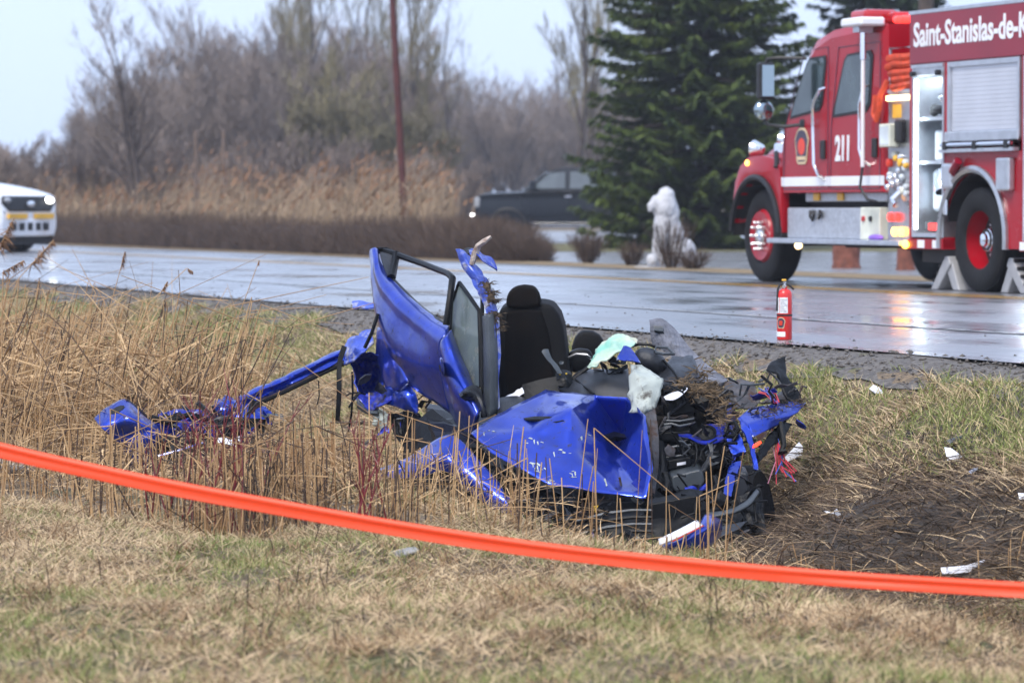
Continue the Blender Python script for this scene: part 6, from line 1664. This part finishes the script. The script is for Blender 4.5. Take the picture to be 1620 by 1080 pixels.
# --- road bank and trampled slope
bank = lambda X, Y: (qa(X, Y) > 6.4) & (qa(X, Y) < 10.25) & (Y > 16.2) & in_view(X, Y, .6)
nn = 480000
q = rng.uniform(6.4, 10.2, nn) + rng.normal(0, .03, nn); al = 11 + 38 * rng.uniform(0, 1, nn) ** 1.5
X = DN[0] * q + DA[0] * al; Y = DN[1] * q + DA[1] * al
kk = (Y > 15.2) & in_view(X, Y, 1.4) & ((q < 9.98) | (snoise(X, Y, 2.2, 77) > .6))
X, Y, q = X[kk], Y[kk], q[kk]
mud = np.clip((X - .95) / .5, 0, 1) * np.clip((9.35 - q + .4 * (snoise(X, Y, 1.7, 61) - .5)) / .5, 0, 1)      # churned soil right of the wreck
keepd = rng.random(len(X)) < np.interp(Y, [18, 30, 50], [.95, .9, .8]) * (1 - .45 * mud)
g = patch(X, Y, .9, 31) * .5 + patch(X, Y, 2.7, 32) * .5 + rng.normal(0, .13, len(X)) + .16 * np.clip((q - 9.0), 0, 1) - .5 * mud
isg = (g > .58) & keepd
isd = (rng.random(len(X)) < .12 + .72 * mud) & ~isg & keepd
iss = keepd & ~isg & ~isd & (rng.random(len(X)) > .75 * mud)
sub = rng.random(len(X)) < .9
grass_field('bank_straw', X[iss & sub], Y[iss & sub], .05, .17, .0068, 1.05, M['straw_grass'], 'matted dry grass on the road bank')
grass_field('bank_green', X[isg & sub], Y[isg & sub], .04, .12, .0060, .6, M['green_grass'], 'green grass on the road bank below the gravel')
grass_field('trampled_litter', X[isd & sub], Y[isd & sub], .06, .22, .006, 1.3, M['dark_litter'], 'dark trampled litter on the muddy slope beside the wreck')

# --- reeds: cut and broken stalks around the wreck
def stalks(n, x0, x1, y0, y1, keep, hlo, hhi, lean_s, kink, r=.0037, drift=(0, 0)):
    X, Y = scatter(n, x0, x1, y0, y1, keep)
    n = len(X)
    base = np.stack([X, Y, ground_z(X, Y) - .02], 1)
    H = rng.uniform(0, 1, n) ** 1.3 * (hhi - hlo) + hlo
    az = rng.uniform(0, 2 * np.pi, n); ln = np.abs(rng.normal(0, lean_s, n))
    d = np.stack([np.cos(az) * np.sin(ln) + drift[0], np.sin(az) * np.sin(ln) + drift[1], np.cos(ln)], 1)
    d = unit(d)
    mid = base + d * H[:, None]
    rr = rng.uniform(.7, 1.35, n) * r
    out = [rods(base, mid, rr, rr * .85)]
    kk = rng.random(n) < kink                                   # snapped stalks whose top hangs over
    az2 = rng.uniform(0, 2 * np.pi, n)
    e = np.stack([np.cos(az2), np.sin(az2) * .6, rng.uniform(-.8, .5, n)], 1)
    end = mid + unit(e) * (H * rng.uniform(.35, 1.0, n))[:, None]
    end[:, 2] = np.maximum(end[:, 2], base[:, 2] + .03)
    out.append(rods(mid[kk], end[kk], rr[kk] * .85, rr[kk] * .5))
    return out
def not_wreck(X, Y):
    return ~((X > -.85) & (X < 1.62) & (Y > 19.0) & (Y < 22.6))
thin_out = lambda X, Y: ~((X > -.95) & (X < .1) & (Y > 17.9) & (rng.random(len(X)) < .72)) & ~((X < -1.4) & (X > -2.9) & (Y > 17.8) & (Y < 21.6) & (rng.random(len(X)) < .55))
left_belt = lambda X, Y: thin_out(X, Y) & (Y > reed_edge(X, Y)) & (X < -.02 + .3 * (snoise(X, Y, 2, 5) - .5)) & not_wreck(X, Y) & in_view(X, Y, .4)
parts = []
parts += stalks(2900, -3.6, .5, 16.4, 19.6, lambda X, Y: left_belt(X, Y) & (snoise(X, Y, 2.6, 56) + .35 * rng.random(len(X)) > .52 + .16 * (X < -1.45) * (Y > 17.3)), .08, .52, .2, .22)
parts += stalks(500, -3.2, 2.6, 15.2, 18.0, lambda X, Y: in_view(X, Y, .3) & (Y < reed_edge(X, Y)) & (Y > reed_edge(X, Y) - 1.3 * rng.random(len(X)) ** 2), .02, .12, .25, .05, .0028)
parts += stalks(420, -3.6, .3, 16.6, 19.0, left_belt, .40, .66, .10, .2)
parts += stalks(1300, -4.2, -.3, 19.4, 24.5, left_belt, .08, .34, .2, .25)
front = lambda X, Y: (Y > reed_edge(X, Y)) & (Y < 18.75 - np.clip(X - 1.1, 0, 1) * 1.6) & (X > -.1) & in_view(X, Y, .4)
parts += stalks(900, -.1, 3.2, 14.6, 18.8, lambda X, Y: front(X, Y) & (snoise(X, Y, 3.2, 55) > .42), .04, .19, .2, .08)
parts += stalks(30, .1, 1.1, 17.4, 18.6, front, .35, .8, .12, .15, .0034)
far_left = lambda X, Y: (qa(X, Y) < 8.2) & (X < -1.55 - .06 * (Y - 20)) & in_view(X, Y, .5)
parts += stalks(1700, -5.2, -1.5, 21.5, 29, far_left, .4, 1.15, .22, .3, .0036, (.28, -.05))
V, Q, T = join(parts)
o = link_mesh('reed_stalks', mesh_np('reed_stalks', V, Q, T, M['reed_stalk']))
tag(o, 'cut and broken dry reed stalks standing in the ditch around the wreck', 'reeds', kind='stuff')

def leaves(n, x0, x1, y0, y1, keep, lo, hi, zlo, zhi, flat_s, wid, drift=(0, 0, 0)):
    X, Y = scatter(n, x0, x1, y0, y1, keep)
    n = len(X)
    az = rng.uniform(0, 2 * np.pi, n); el = rng.normal(0, flat_s, n)
    d = unit(np.stack([np.cos(az) * np.cos(el) + drift[0], np.sin(az) * np.cos(el) * .7 + drift[1], np.sin(el) + drift[2]], 1))
    Lh = rng.uniform(lo, hi, n)
    base = np.stack([X, Y, ground_z(X, Y) + rng.uniform(0, 1, n) ** 1.6 * (zhi - zlo) + zlo], 1) - d * (Lh * .5)[:, None] * [1, 1, .4]
    base[:, 2] = np.maximum(base[:, 2], ground_z(base[:, 0], base[:, 1]) + .005)
    bend = np.stack([rng.normal(0, .05, n), rng.normal(0, .05, n), -Lh * rng.uniform(.05, .4, n)], 1)
    return strips(base, d, Lh, rng.uniform(.6, 1.4, n) * wid, bend, 3, .9)
parts = [leaves(5200, -3.8, .5, 16.5, 20.5, left_belt, .2, .6, .0, .30, .5, .0055),
         leaves(5000, -4.6, -.2, 19.5, 26, lambda X, Y: (qa(X, Y) < 8.6) & not_wreck(X, Y) & in_view(X, Y, .4), .25, .7, .0, .16, .25, .008, (.25, 0, .05)),
         leaves(5200, -5.6, -1.5, 21.5, 30, far_left, .4, 1.1, .1, .75, .55, .0095, (.35, 0, .3)),
         leaves(2600, .1, 3.4, 15, 18.9, front, .12, .35, .0, .06, .2, .007),
         leaves(350, -1.2, .6, 18.2, 19.4, lambda X, Y: X < .5, .15, .5, .0, .32, .4, .006)]
V, Q, T = join(parts)
o = link_mesh('reed_leaves', mesh_np('reed_leaves', V, Q, T, M['reed_leaf']))
tag(o, 'dry fallen reed leaves matted between the stalks in the ditch', 'reeds', kind='stuff')

# long straw litter on the churned slope, darker
slope = lambda X, Y: (qa(X, Y) > 7.3) & (qa(X, Y) < 9.5) & (X > 1.05) & in_view(X, Y, 1.2)
V, Q, T = join([leaves(9000, 1, 4, 15.3, 22, slope, .1, .4, .0, .05, .25, .007)])
o = link_mesh('slope_litter', mesh_np('slope_litter', V, Q, T, M['dark_litter']))
tag(o, 'dark wet straw litter strewn over the slope right of the wreck', 'litter', kind='stuff')
V, Q, T = join([leaves(450, 1, 4, 15.3, 22, slope, .15, .45, .0, .05, .22, .006)])
o = link_mesh('slope_straw', mesh_np('slope_straw', V, Q, T, M['reed_leaf']))
tag(o, 'pale straws lying over the dark slope', 'litter', kind='stuff')

# little dark dead stems standing in the lawn and the slope
X, Y = scatter(900, -3, 3, 10, 22, lambda X, Y: in_view(X, Y, .3) & (((Y < 16.6) & (snoise(X, Y, 1.4, 44) > .5)) | (slope(X, Y) & (rng.random(len(X)) < .5))))
n = len(X); b0 = np.stack([X, Y, ground_z(X, Y) - .01], 1)
d = unit(np.stack([rng.normal(0, .25, n), rng.normal(0, .25, n), np.ones(n)], 1))
m1 = b0 + d * rng.uniform(.04, .13, n)[:, None]
tip = m1 + unit(d + rng.normal(0, .5, (n, 3))) * rng.uniform(.01, .06, n)[:, None]
r = rng.uniform(.0014, .0032, n)
V, Q, T = join([rods(b0, m1, r, r * .8), rods(m1, tip, r * .8, r * .4)])
o = link_mesh('dead_stems', mesh_np('dead_stems', V, Q, T, M['dead_twig']))
tag(o, 'short dark dead stems dotted over the lawn and slope', 'stems', kind='stuff')

# individual tall reeds with seed heads, bowing over the left of the ditch
def plume_reed(pts, Y, head=.16, label='', r=.0032):
    pp = [P(x, y, Y) for x, y in pts]
    base = pp[0].copy(); base.z = gz(base.x, base.y) - .02
    root = empty('seeding_reed', base)
    tag(root, label, 'reed', 'tall reeds with brown seed heads')
    path = [base] + pp[1:]
    MB().tube(path, [r * (1 - .5 * i / len(path)) for i in range(len(path))], 5).build('stem', M['reed_stalk'], root, off=base, smooth=True)
    tipp = path[-1]; d0 = (path[-1] - path[-2]).normalized()
    n = 90
    t = rng.uniform(0, 1, n)
    bs = np.array(tipp)[None] - np.array(d0)[None] * (t * head)[:, None]
    d = unit(np.array(d0)[None] * .5 + rng.normal(0, .55, (n, 3)) + np.array([[.25, 0, -.55]]))
    Lh = head * rng.uniform(.15, .4, n) * (.5 + t)
    V, Q, T = strips(bs, d, Lh, np.full(n, .006), np.array([[0, 0, -.02]]) * np.ones((n, 1)), 2)
    link_mesh('seed_head', mesh_np('seed_head', V - np.array(base), Q, T, M['reed_plume']), root)
plume_reed([(150, 640), (165, 520), (198, 398)], 22.5, .09, 'lone tall reed with small nodding seed head against the wet road')
plume_reed([(-10, 470), (30, 440), (85, 380)], 15.5, .15, 'reed with drooping seed head crossing the white police car bumper')
plume_reed([(-15, 430), (-5, 400), (22, 345)], 15.2, .16, 'reed with tattered brown seed head across the police car grille')
plume_reed([(-6, 470), (5, 430), (38, 412)], 17.0, .12, 'short reed with curled seed head below the police car')
plume_reed([(180, 640), (215, 530), (265, 445)], 23.0, .06, 'thin reed ending in a small dark seed head over the road edge')
plume_reed([(150, 660), (235, 480), (296, 424), (305, 430)], 23.5, .04, 'thin reed bowing at its hooked tip over the road')
plume_reed([(330, 650), (370, 520), (410, 412)], 22.0, .02, 'bare straight reed leaning towards the rear of the wreck')

# red-stemmed shrubs inside the reeds
def red_shrub(px, py, Y, h, n, label, seed, mname='red_bark'):
    rs = random.Random(seed)
    p = P(px, py, Y); base = Vector((p.x, p.y, gz(p.x, p.y) - .02))
    root = empty('red_twig_shrub', base)
    tag(root, label, 'shrub')
    for i in range(n):
        a = rs.uniform(0, 6.28); ln = rs.uniform(.05, .4)
        d = Vector((math.cos(a) * ln, math.sin(a) * ln * .6, 1)).normalized()
        L = h * rs.uniform(.6, 1)
        p0 = Vector((rs.uniform(-.2, .2), rs.uniform(-.12, .12), 0))
        pm = p0 + d * L * .5; pt = pm + (d + Vector((rs.uniform(-.15, .15), rs.uniform(-.1, .1), 0))) * L * .5
        mb = MB().tube([p0, pm, pt], [.0055, .0042, .002], 5)
        for k in range(4):
            t = rs.uniform(.25, .95)
            q = p0.lerp(pm, t * 2) if t < .5 else pm.lerp(pt, t * 2 - 1)
            dd = (d + Vector((rs.uniform(-.9, .9), rs.uniform(-.6, .6), rs.uniform(-.1, .4)))).normalized()
            q2 = q + dd * L * rs.uniform(.12, .3)
            mb.tube([q, q2], [.003, .0014], 4)
            mb.tube([q.lerp(q2, .6), q.lerp(q2, .6) + (dd + Vector((rs.uniform(-.8, .8), 0, .3))).normalized() * L * .1], [.0018, .001], 4)
        mb.build('stem', M[mname], root, smooth=True)
red_shrub(290, 850, 17.6, .70, 9, 'red-stemmed leafless shrub in front of the torn blue end panel', 3)
red_shrub(385, 860, 17.5, .78, 10, 'larger red-stemmed leafless shrub beside the white paper in the reeds', 4)
red_shrub(560, 880, 17.3, .60, 7, 'dark red-stemmed leafless shrub among the matted reeds beneath the torn rail', 5)
red_shrub(450, 870, 17.3, .55, 6, 'small dark twiggy shrub between the red shrubs in the reeds', 6, 'dead_twig')

# ------------------------------------------------------------------ hedge across the road
def hedge():
    root = empty('hedge', tuple(DN * 22.0 + DA * 60) + (0,))
    tag(root, 'long low leafless brown hedge running along the far road edge', 'hedge')
    off = np.array(root.location)
    def prof(a):   # rounded end at the near right
        e = np.clip((a - 53.9) / 1.1, 0, 1)
        return np.sqrt(1 - (1 - e) ** 2)
    A0, A1, QC, HW, HH = 54.0, 118, 22.1, .62, .86
    # dark closed core added to block light, standing for the dense inner branches
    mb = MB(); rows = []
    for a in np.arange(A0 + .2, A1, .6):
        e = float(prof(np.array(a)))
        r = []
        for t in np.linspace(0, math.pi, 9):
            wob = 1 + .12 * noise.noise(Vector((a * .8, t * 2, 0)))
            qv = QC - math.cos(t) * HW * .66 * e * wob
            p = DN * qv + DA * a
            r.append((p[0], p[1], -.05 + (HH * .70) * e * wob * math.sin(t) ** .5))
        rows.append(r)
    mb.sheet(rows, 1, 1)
    mb.build('light_block_core', M['hedge_light_block'], root, off=Vector(root.location), smooth=True)
    n = 60000
    a = A0 + (A1 - A0) * rng.uniform(0, 1, n) ** 1.5
    e = prof(a)
    t = rng.uniform(0.02, math.pi - .02, n)
    rr = rng.uniform(.55, .98, n)
    qv = QC - np.cos(t) * HW * e * rr
    z = HH * .93 * e * rr * np.sin(t) ** .55 * (1 + .34 * (snoise(a, a * 0, .9, 3) - .5) + .16 * (snoise(a, qv, 3.1, 4) - .5))
    px = DN[0] * qv + DA[0] * a; py = DN[1] * qv + DA[1] * a
    base = np.stack([px, py, np.maximum(z - .12, 0)], 1)
    outd = np.stack([-np.cos(t)[:, None] * DN[None]], 0)[0]
    d = unit(np.concatenate([outd * .5, (np.sin(t) * .9 + .25)[:, None]], 1) + rng.normal(0, .33, (n, 3)))
    Lh = rng.uniform(.10, .30, n)
    V, Q, T = strips(base, d, Lh, rng.uniform(.005, .011, n), rng.normal(0, .02, (n, 3)), 2)
    link_mesh('twigs', mesh_np('twigs', V - off, Q, T, M['hedge_twig']), root)
hedge()

def shrub(px, Y, h, wd, label, n=700, seed=1):
    r = np.random.default_rng(seed)
    p = P(px, 400, Y); base = np.array([p.x, p.y, 0.0])
    root = empty('bare_shrub', tuple(base))
    tag(root, label, 'shrub')
    az = r.uniform(0, 2 * np.pi, n); s = r.uniform(0, 1, n) ** .6
    b0 = np.stack([np.cos(az) * wd * .25 * s, np.sin(az) * wd * .25 * s, np.zeros(n)], 1)
    d = unit(np.stack([np.cos(az) * s * wd / h * .55, np.sin(az) * s * wd / h * .55, np.ones(n)], 1) + r.normal(0, .14, (n, 3)))
    b0 = b0 + d * (r.uniform(0, .65, n) * h)[:, None]
    Lh = h * r.uniform(.2, .4, n)
    V, Q, T = strips(b0, d, Lh, r.uniform(.006, .012, n), r.normal(0, .03, (n, 3)), 2)
    link_mesh('twigs', mesh_np('twigs', V, Q, T, M['hedge_twig']), root)
    m0 = 26
    az = r.uniform(0, 2 * np.pi, m0)
    q0 = np.stack([np.cos(az) * .05, np.sin(az) * .05, np.full(m0, -.05)], 1)
    q1 = q0 + np.stack([np.cos(az) * wd * .3, np.sin(az) * wd * .3, h * r.uniform(.5, .8, m0)], 1)
    V, Q = rods(q0, q1, np.full(m0, .012), np.full(m0, .004))
    link_mesh('stems', mesh_np('stems', V, Q, None, M['dead_twig']), root)
shrub(930, 57.0, .62, .55, 'small round leafless shrub between hedge end and white lion', 900, 1)
shrub(1000, 54.5, .46, .40, 'smallest leafless shrub just left of the white lion', 500, 2)
shrub(1062, 52.5, .95, .62, 'leafless shrub growing up in front of the white lion', 330, 3)
shrub(1098, 51.5, .40, .55, 'low leafless shrub at the right foot of the white lion', 500, 4)

# ------------------------------------------------------------------ far reed field behind the hedge
def far_reeds():
    n = 52000
    a = rng.uniform(48, 190, n); q = 23.4 + 34 * rng.uniform(0, 1, n) ** 1.35
    X = DN[0] * q + DA[0] * a; Y = DN[1] * q + DA[1] * a
    k = in_view(X, Y, 2.0) & ~((Y > 80) & (X > -2.2) & (Y < 133)) & ~(X > -1.2)
    X, Y = X[k], Y[k]; n = len(X)
    lo = np.interp(qa(X, Y), [23.4, 25, 30], [.55, .75, 1.0]) * (.75 + .5 * snoise(X, Y, .25, 8))
    H = lo * rng.uniform(1.5, 2.5, n) * np.interp(Y, [60, 110], [.85, 1.05])
    base = np.stack([X, Y, np.full(n, -.05)], 1)
    d = unit(np.stack([rng.normal(.03, .07, n), rng.normal(0, .07, n), np.ones(n)], 1))
    bend = np.stack([rng.normal(.1, .12, n), rng.normal(0, .1, n), np.zeros(n)], 1)
    V1 = strips(base, d, H, rng.uniform(.012, .026, n), bend, 2, .5)
    j = rng.random(n) < .30
    tip = base[j] + d[j] * H[j][:, None] + bend[j]
    m = j.sum()
    V2 = strips(tip - d[j] * .12, unit(d[j] + rng.normal(0, .25, (m, 3)) + [[.25, 0, 0]]), rng.uniform(.16, .34, m), rng.uniform(.035, .075, m), np.tile([[.05, 0, -.06]], (m, 1)), 2)
    m2 = 26000
    i2 = rng.integers(0, n, m2)
    b2 = base[i2] + d[i2] * (H[i2] * rng.uniform(.1, .8, m2))[:, None]
    az = rng.uniform(0, 6.283, m2)
    V3 = strips(b2, unit(np.stack([np.cos(az) * .6, np.sin(az) * .6, np.full(m2, .7)], 1)), rng.uniform(.25, .5, m2), np.full(m2, .022), np.tile([[0, 0, -.12]], (m2, 1)), 2)
    V, Q, T = join([V1, V3])
    tag(link_mesh('far_reed_field', mesh_np('far_reed_field', V, Q, T, M['far_reed'])), 'tall dry reed field behind the hedge across the road', 'reeds', kind='stuff')
    V, Q, T = join([V2])
    tag(link_mesh('far_reed_plumes', mesh_np('far_reed_plumes', V, Q, T, M['reed_plume'])), 'rusty brown seed plumes over the far reed field', 'reeds', kind='stuff')
far_reeds()

# ------------------------------------------------------------------ bare trees
def tree_meshes(seed, H, r0, forks=1, spread=.5, levels=5, up=.35, twig=.012, nb=(3, 5), first=.3, tw='twigs', dens=1.0):
    rs = random.Random(seed)
    segs = {0: [], 1: []}
    def grow(p, d, L, r, lev):
        n = 4 if lev == 0 else 3
        pts = [p]
        dd = d.copy()
        for i in range(n):
            dd = (dd + Vector((rs.gauss(0, .09), rs.gauss(0, .09), .05 * up))).normalized()
            pts.append(pts[-1] + dd * (L / n))
        for i in range(n):
            ra = max(r * (1 - .55 * i / n), twig * .45); rb = max(r * (1 - .55 * (i + 1) / n), twig * .4)
            segs[0 if lev < 2 else 1].append((pts[i], pts[i + 1], ra, rb))
        if lev >= levels: return
        k = rs.randint(*nb)
        if lev == 0: k = int(k * 2.2)
        if lev >= 3: k = max(2, int(k * dens))
        for i in range(k):
            t = first + (1 - first) * (i + rs.random()) / k if lev == 0 else .2 + .8 * (i + rs.random()) / k
            f = t * n; j = min(int(f), n - 1)
            q = pts[j].lerp(pts[j + 1], f - j)
            a = rs.uniform(0, 6.283); s = spread * rs.uniform(.6, 1.35)
            side = Vector((math.cos(a), math.sin(a), 0))
            nd = (dd * (1 - s * .5) + side * s + Vector((0, 0, up * .55))).normalized()
            Ln = L * rs.uniform(.42, .68) * (1.15 - .55 * t if lev == 0 else 1)
            grow(q, nd, Ln, r * rs.uniform(.38, .55) * (1.1 - .5 * t), lev + 1)
        grow(pts[-1], (dd + Vector((rs.gauss(0, .2), rs.gauss(0, .2), .1))).normalized(), L * .55, r * .42, lev + 1)
    for f in range(forks):
        a = rs.uniform(0, .6) + math.pi * f
        dd = Vector((math.cos(a) * .28 * (forks > 1), math.sin(a) * .1 * (forks > 1), 1)).normalized()
        grow(Vector((.12 * f, 0, -.1)), dd, H * .52, r0, 0)
    out = []
    for key, nm, mm in ((0, 'trunk', 'bark'), (1, 'crown', tw)):
        S = segs[key]
        p0 = np.array([tuple(s[0]) for s in S]); p1 = np.array([tuple(s[1]) for s in S])
        ra = np.array([s[2] for s in S]); rb = np.array([s[3] for s in S])
        if key == 0:
            V, Q = rods(p0, p1, ra, rb, 6)
        else:
            thin = ra < twig * 1.1
            tw_j = np.array([[.35, .25, .3]]) * twig * np.sin(np.arange(thin.sum()) * 7.3)[:, None]
            V, Q, _ = join([rods(p0[~thin], p1[~thin], ra[~thin], rb[~thin], 3), rods(p0[thin], p1[thin] + tw_j, ra[thin] * 1.25, rb[thin] * 1.25, 2)])
        out.append(mesh_np(nm, V, Q, None, M[mm]))
    return out
def put_tree(name, meshes, px, Y, s, rz, label, group=None, z=-.05, sz=None):
    p = P(px, 325, Y)
    root = empty(name, (p.x, Y, z), rz)
    root.scale = (s, s, sz or s)
    tag(root, label, 'tree', group)
    for nm, me in zip(('trunk', 'crown'), meshes): link_mesh(nm, me, root)
    return root
T_fork = tree_meshes(11, 6.3, .12, 2, .62, 5, .30, .011, (3, 4), .38)
T_a = tree_meshes(21, 8.6, .17, 2, .62, 5, .38, .014, (4, 5), .18)
T_b = tree_meshes(22, 8.4, .18, 1, .60, 5, .42, .014, (4, 5), .15)
T_c = tree_meshes(23, 8.8, .16, 3, .56, 5, .42, .014, (3, 5), .2)
T_w = tree_meshes(31, 6.5, .16, 3, .62, 5, .22, .016, (3, 5), .2, 'twigs_yellow')
T_t = tree_meshes(41, 14, .19, 1, .40, 5, .7, .016, (3, 4), .3, 'twigs_yellow')
T_s = tree_meshes(51, 3.2, .05, 3, .5, 4, .5, .012, (3, 5), .1)
put_tree('bare_tree', T_fork, 215, 92, 1.0, .25, 'dark forked leafless tree standing alone in the reeds left of the pole')
rs = random.Random(9)
kinds = [T_a, T_b, T_c]
lab_w = 'grey leafless tree in the dense wood behind the reed field'
for i in range(38):
    f = i / 37
    px = 140 + 480 * f + rs.uniform(-18, 18)
    Y = rs.uniform(135, 205)
    s = (Y / 160) * rs.uniform(.85, 1.2) * np.interp(px, [120, 230, 330, 620], [.62, .80, .98, .95])
    put_tree('bare_tree', kinds[i % 3], px, Y, s, rs.uniform(0, 6.28), lab_w, 'trees of the grey wood')
lab_t = 'tall pale leafless tree rising above the grey wood'
for px, Y, s in ((500, 150, .95), (575, 165, 1.0), (655, 150, .92), (455, 178, 1.0), (700, 185, .9)):
    put_tree('tall_tree', T_t, px, Y, s, rs.uniform(0, 6.28), lab_t, 'tall trees above the wood')
lab_v = 'yellowish leafless willow with a wide crown behind the reeds'
for px, Y, s, lab_v in ((520, 122, .95, 'widest yellowish leafless willow in front of the grey wood'), (600, 128, .85, 'yellowish leafless willow directly behind the leaning pole'),
                        (670, 125, .72, 'smallest yellowish leafless willow between the leaning pole and the pickup')):
    put_tree('willow_tree', T_w, px, Y, s, rs.uniform(0, 6.28), lab_v, 'willows in front of the wood')
lab_f = 'hazy purple-grey leafless tree in the lower wood behind the pickup'
for i in range(26):
    px = 690 + 330 * i / 25 + rs.uniform(-10, 10)
    Y = rs.uniform(215, 290)
    put_tree('bare_tree', kinds[i % 3], px, Y, Y / 250 * rs.uniform(1.0, 1.3), rs.uniform(0, 6.28), lab_f, 'trees of the lower wood behind the pickup')
put_tree('tall_tree', T_t, 917, 140, .95, 1.1, 'tall leafless tree with ascending limbs beside the spruce')
put_tree('tall_tree', T_t, 942, 150, .8, 2.9, 'thinner tall leafless tree close behind the spruce edge')
lab_l = 'far bluish leafless tree on the low left skyline'
for i in range(16):
    px = -60 + 260 * i / 15 + rs.uniform(-8, 8)
    Y = rs.uniform(240, 330)
    put_tree('bare_tree', kinds[i % 3], px, Y, Y / 300 * rs.uniform(.50, .72), rs.uniform(0, 6.28), lab_l, 'trees on the low left skyline')
lab_b = 'leafless bush standing in the reeds at the edge of the wood'
for i in range(24):
    px = 0 + 720 * i / 23 + rs.uniform(-14, 14)
    put_tree('bare_bush', T_s, px, rs.uniform(96, 128), rs.uniform(.8, 1.15), rs.uniform(0, 6.28), lab_b, 'bushes along the edge of the wood')

# ------------------------------------------------------------------ spruces
def spruce(px, Y, H, R, label, seed, mname, dens=1.0, zs=.35):
    r = np.random.default_rng(seed)
    p = P(px, 325, Y)
    root = empty('spruce_tree', (p.x, Y, -.02))
    tag(root, label, 'tree')
    MB().tube([(0, 0, -.1), (.03, .02, H * .35), (0, 0, H * .97)], [.19, .13, .02], 10).build('trunk', M['spruce_bark'], root, smooth=True)
    base, dirs, Ls, Ws, bends, br0, br1 = [], [], [], [], [], [], []
    z = zs
    while z < H * .97:
        f = z / H
        nb = 7 + int(4 * (1 - f))
        a0 = r.uniform(0, 6.28)
        for k in range(nb):
            L = R * (1 - f) ** .72 * r.uniform(.72, 1.12) * (1.0 if f > .12 else .75 + 2 * f)
            if L < .12: L = .12
            a = a0 + k * 6.283 / nb + r.normal(0, .12)
            zz = z + r.uniform(-.12, .12)
            nt = max(4, int(L / .085 * dens))
            t = r.uniform(.18, 1, nt)
            droop = -.30 * t + .26 * t ** 3
            rad_ = np.stack([np.cos(a) * L * t, np.sin(a) * L * t, zz + L * droop * .8], 1)
            tx, ty = -np.sin(a), np.cos(a)
            br0.append((0, 0, zz)); br1.append((math.cos(a) * L * .9, math.sin(a) * L * .9, zz + L * (-.27 + .19) * .8))
            for sgn in (-1, 1):
                for lay in range(2):
                    d = np.stack([np.cos(a) * .75 + tx * sgn * .8 + r.normal(0, .15, nt), np.sin(a) * .75 + ty * sgn * .8 + r.normal(0, .15, nt), r.normal(-.10 - .28 * lay, .12, nt)], 1)
                    d /= np.linalg.norm(d, axis=1, keepdims=True)
                    base.append(rad_ + r.normal(0, .02, (nt, 3))); dirs.append(d)
                    Ls.append(np.minimum(.16 + .26 * (1 - t) * L / 1.5, .5) * r.uniform(.7, 1.25, nt))
                    Ws.append(r.uniform(.06, .105, nt)); bends.append(np.stack([np.zeros(nt), np.zeros(nt), r.uniform(-.10, -.01, nt)], 1))
        z += .17 + .10 * f + r.uniform(0, .05)
    base = np.concatenate(base); dirs = np.concatenate(dirs); Ls = np.concatenate(Ls); Ws = np.concatenate(Ws); bends = np.concatenate(bends)
    n = len(base)
    global rng
    keep_rng = rng; rng = r
    V, Q, T = strips(base, dirs, Ls, Ws, bends, 2, .8, yaw=r.uniform(0, 6.283, n))
    rng = keep_rng
    link_mesh('crown', mesh_np('crown', V, Q, T, M[mname]), root)
    V, Q = rods(np.array(br0, float), np.array(br1, float), np.full(len(br0), .022), np.full(len(br0), .006))
    link_mesh('branches', mesh_np('branches', V, Q, None, M['spruce_bark']), root)
spruce(1112, 76, 13.5, 3.2, 'big dark green spruce beside the black pickup', 3, 'needles', 2.3, .25)
spruce(1400, 84, 12.5, 2.8, 'dark spruce whose boughs show above the fire engine cab roof', 5, 'needles_dark', 1.6, 2.5)
# ------------------------------------------------------------------ damp air
def haze():
    m = bpy.data.materials.new('damp_air')
    m.use_nodes = True
    nt = m.node_tree
    nt.nodes.remove(nt.nodes['Principled BSDF'])
    v = nt.nodes.new('ShaderNodeVolumePrincipled')
    v.inputs['Color'].default_value = (.86, .90, 1, 1)
    v.inputs['Density'].default_value = .0006
    v.inputs['Anisotropy'].default_value = .2
    try: m.cycles.homogeneous_volume = True
    except Exception: pass
    nt.links.new(v.outputs[0], nt.nodes['Material Output'].inputs['Volume'])
    mb = MB().bb(-140, 140, -40, 345, -1.99, 34)
    tag(mb.build('haze', m), 'thin damp bluish air over the whole place', 'haze', kind='stuff')
haze()
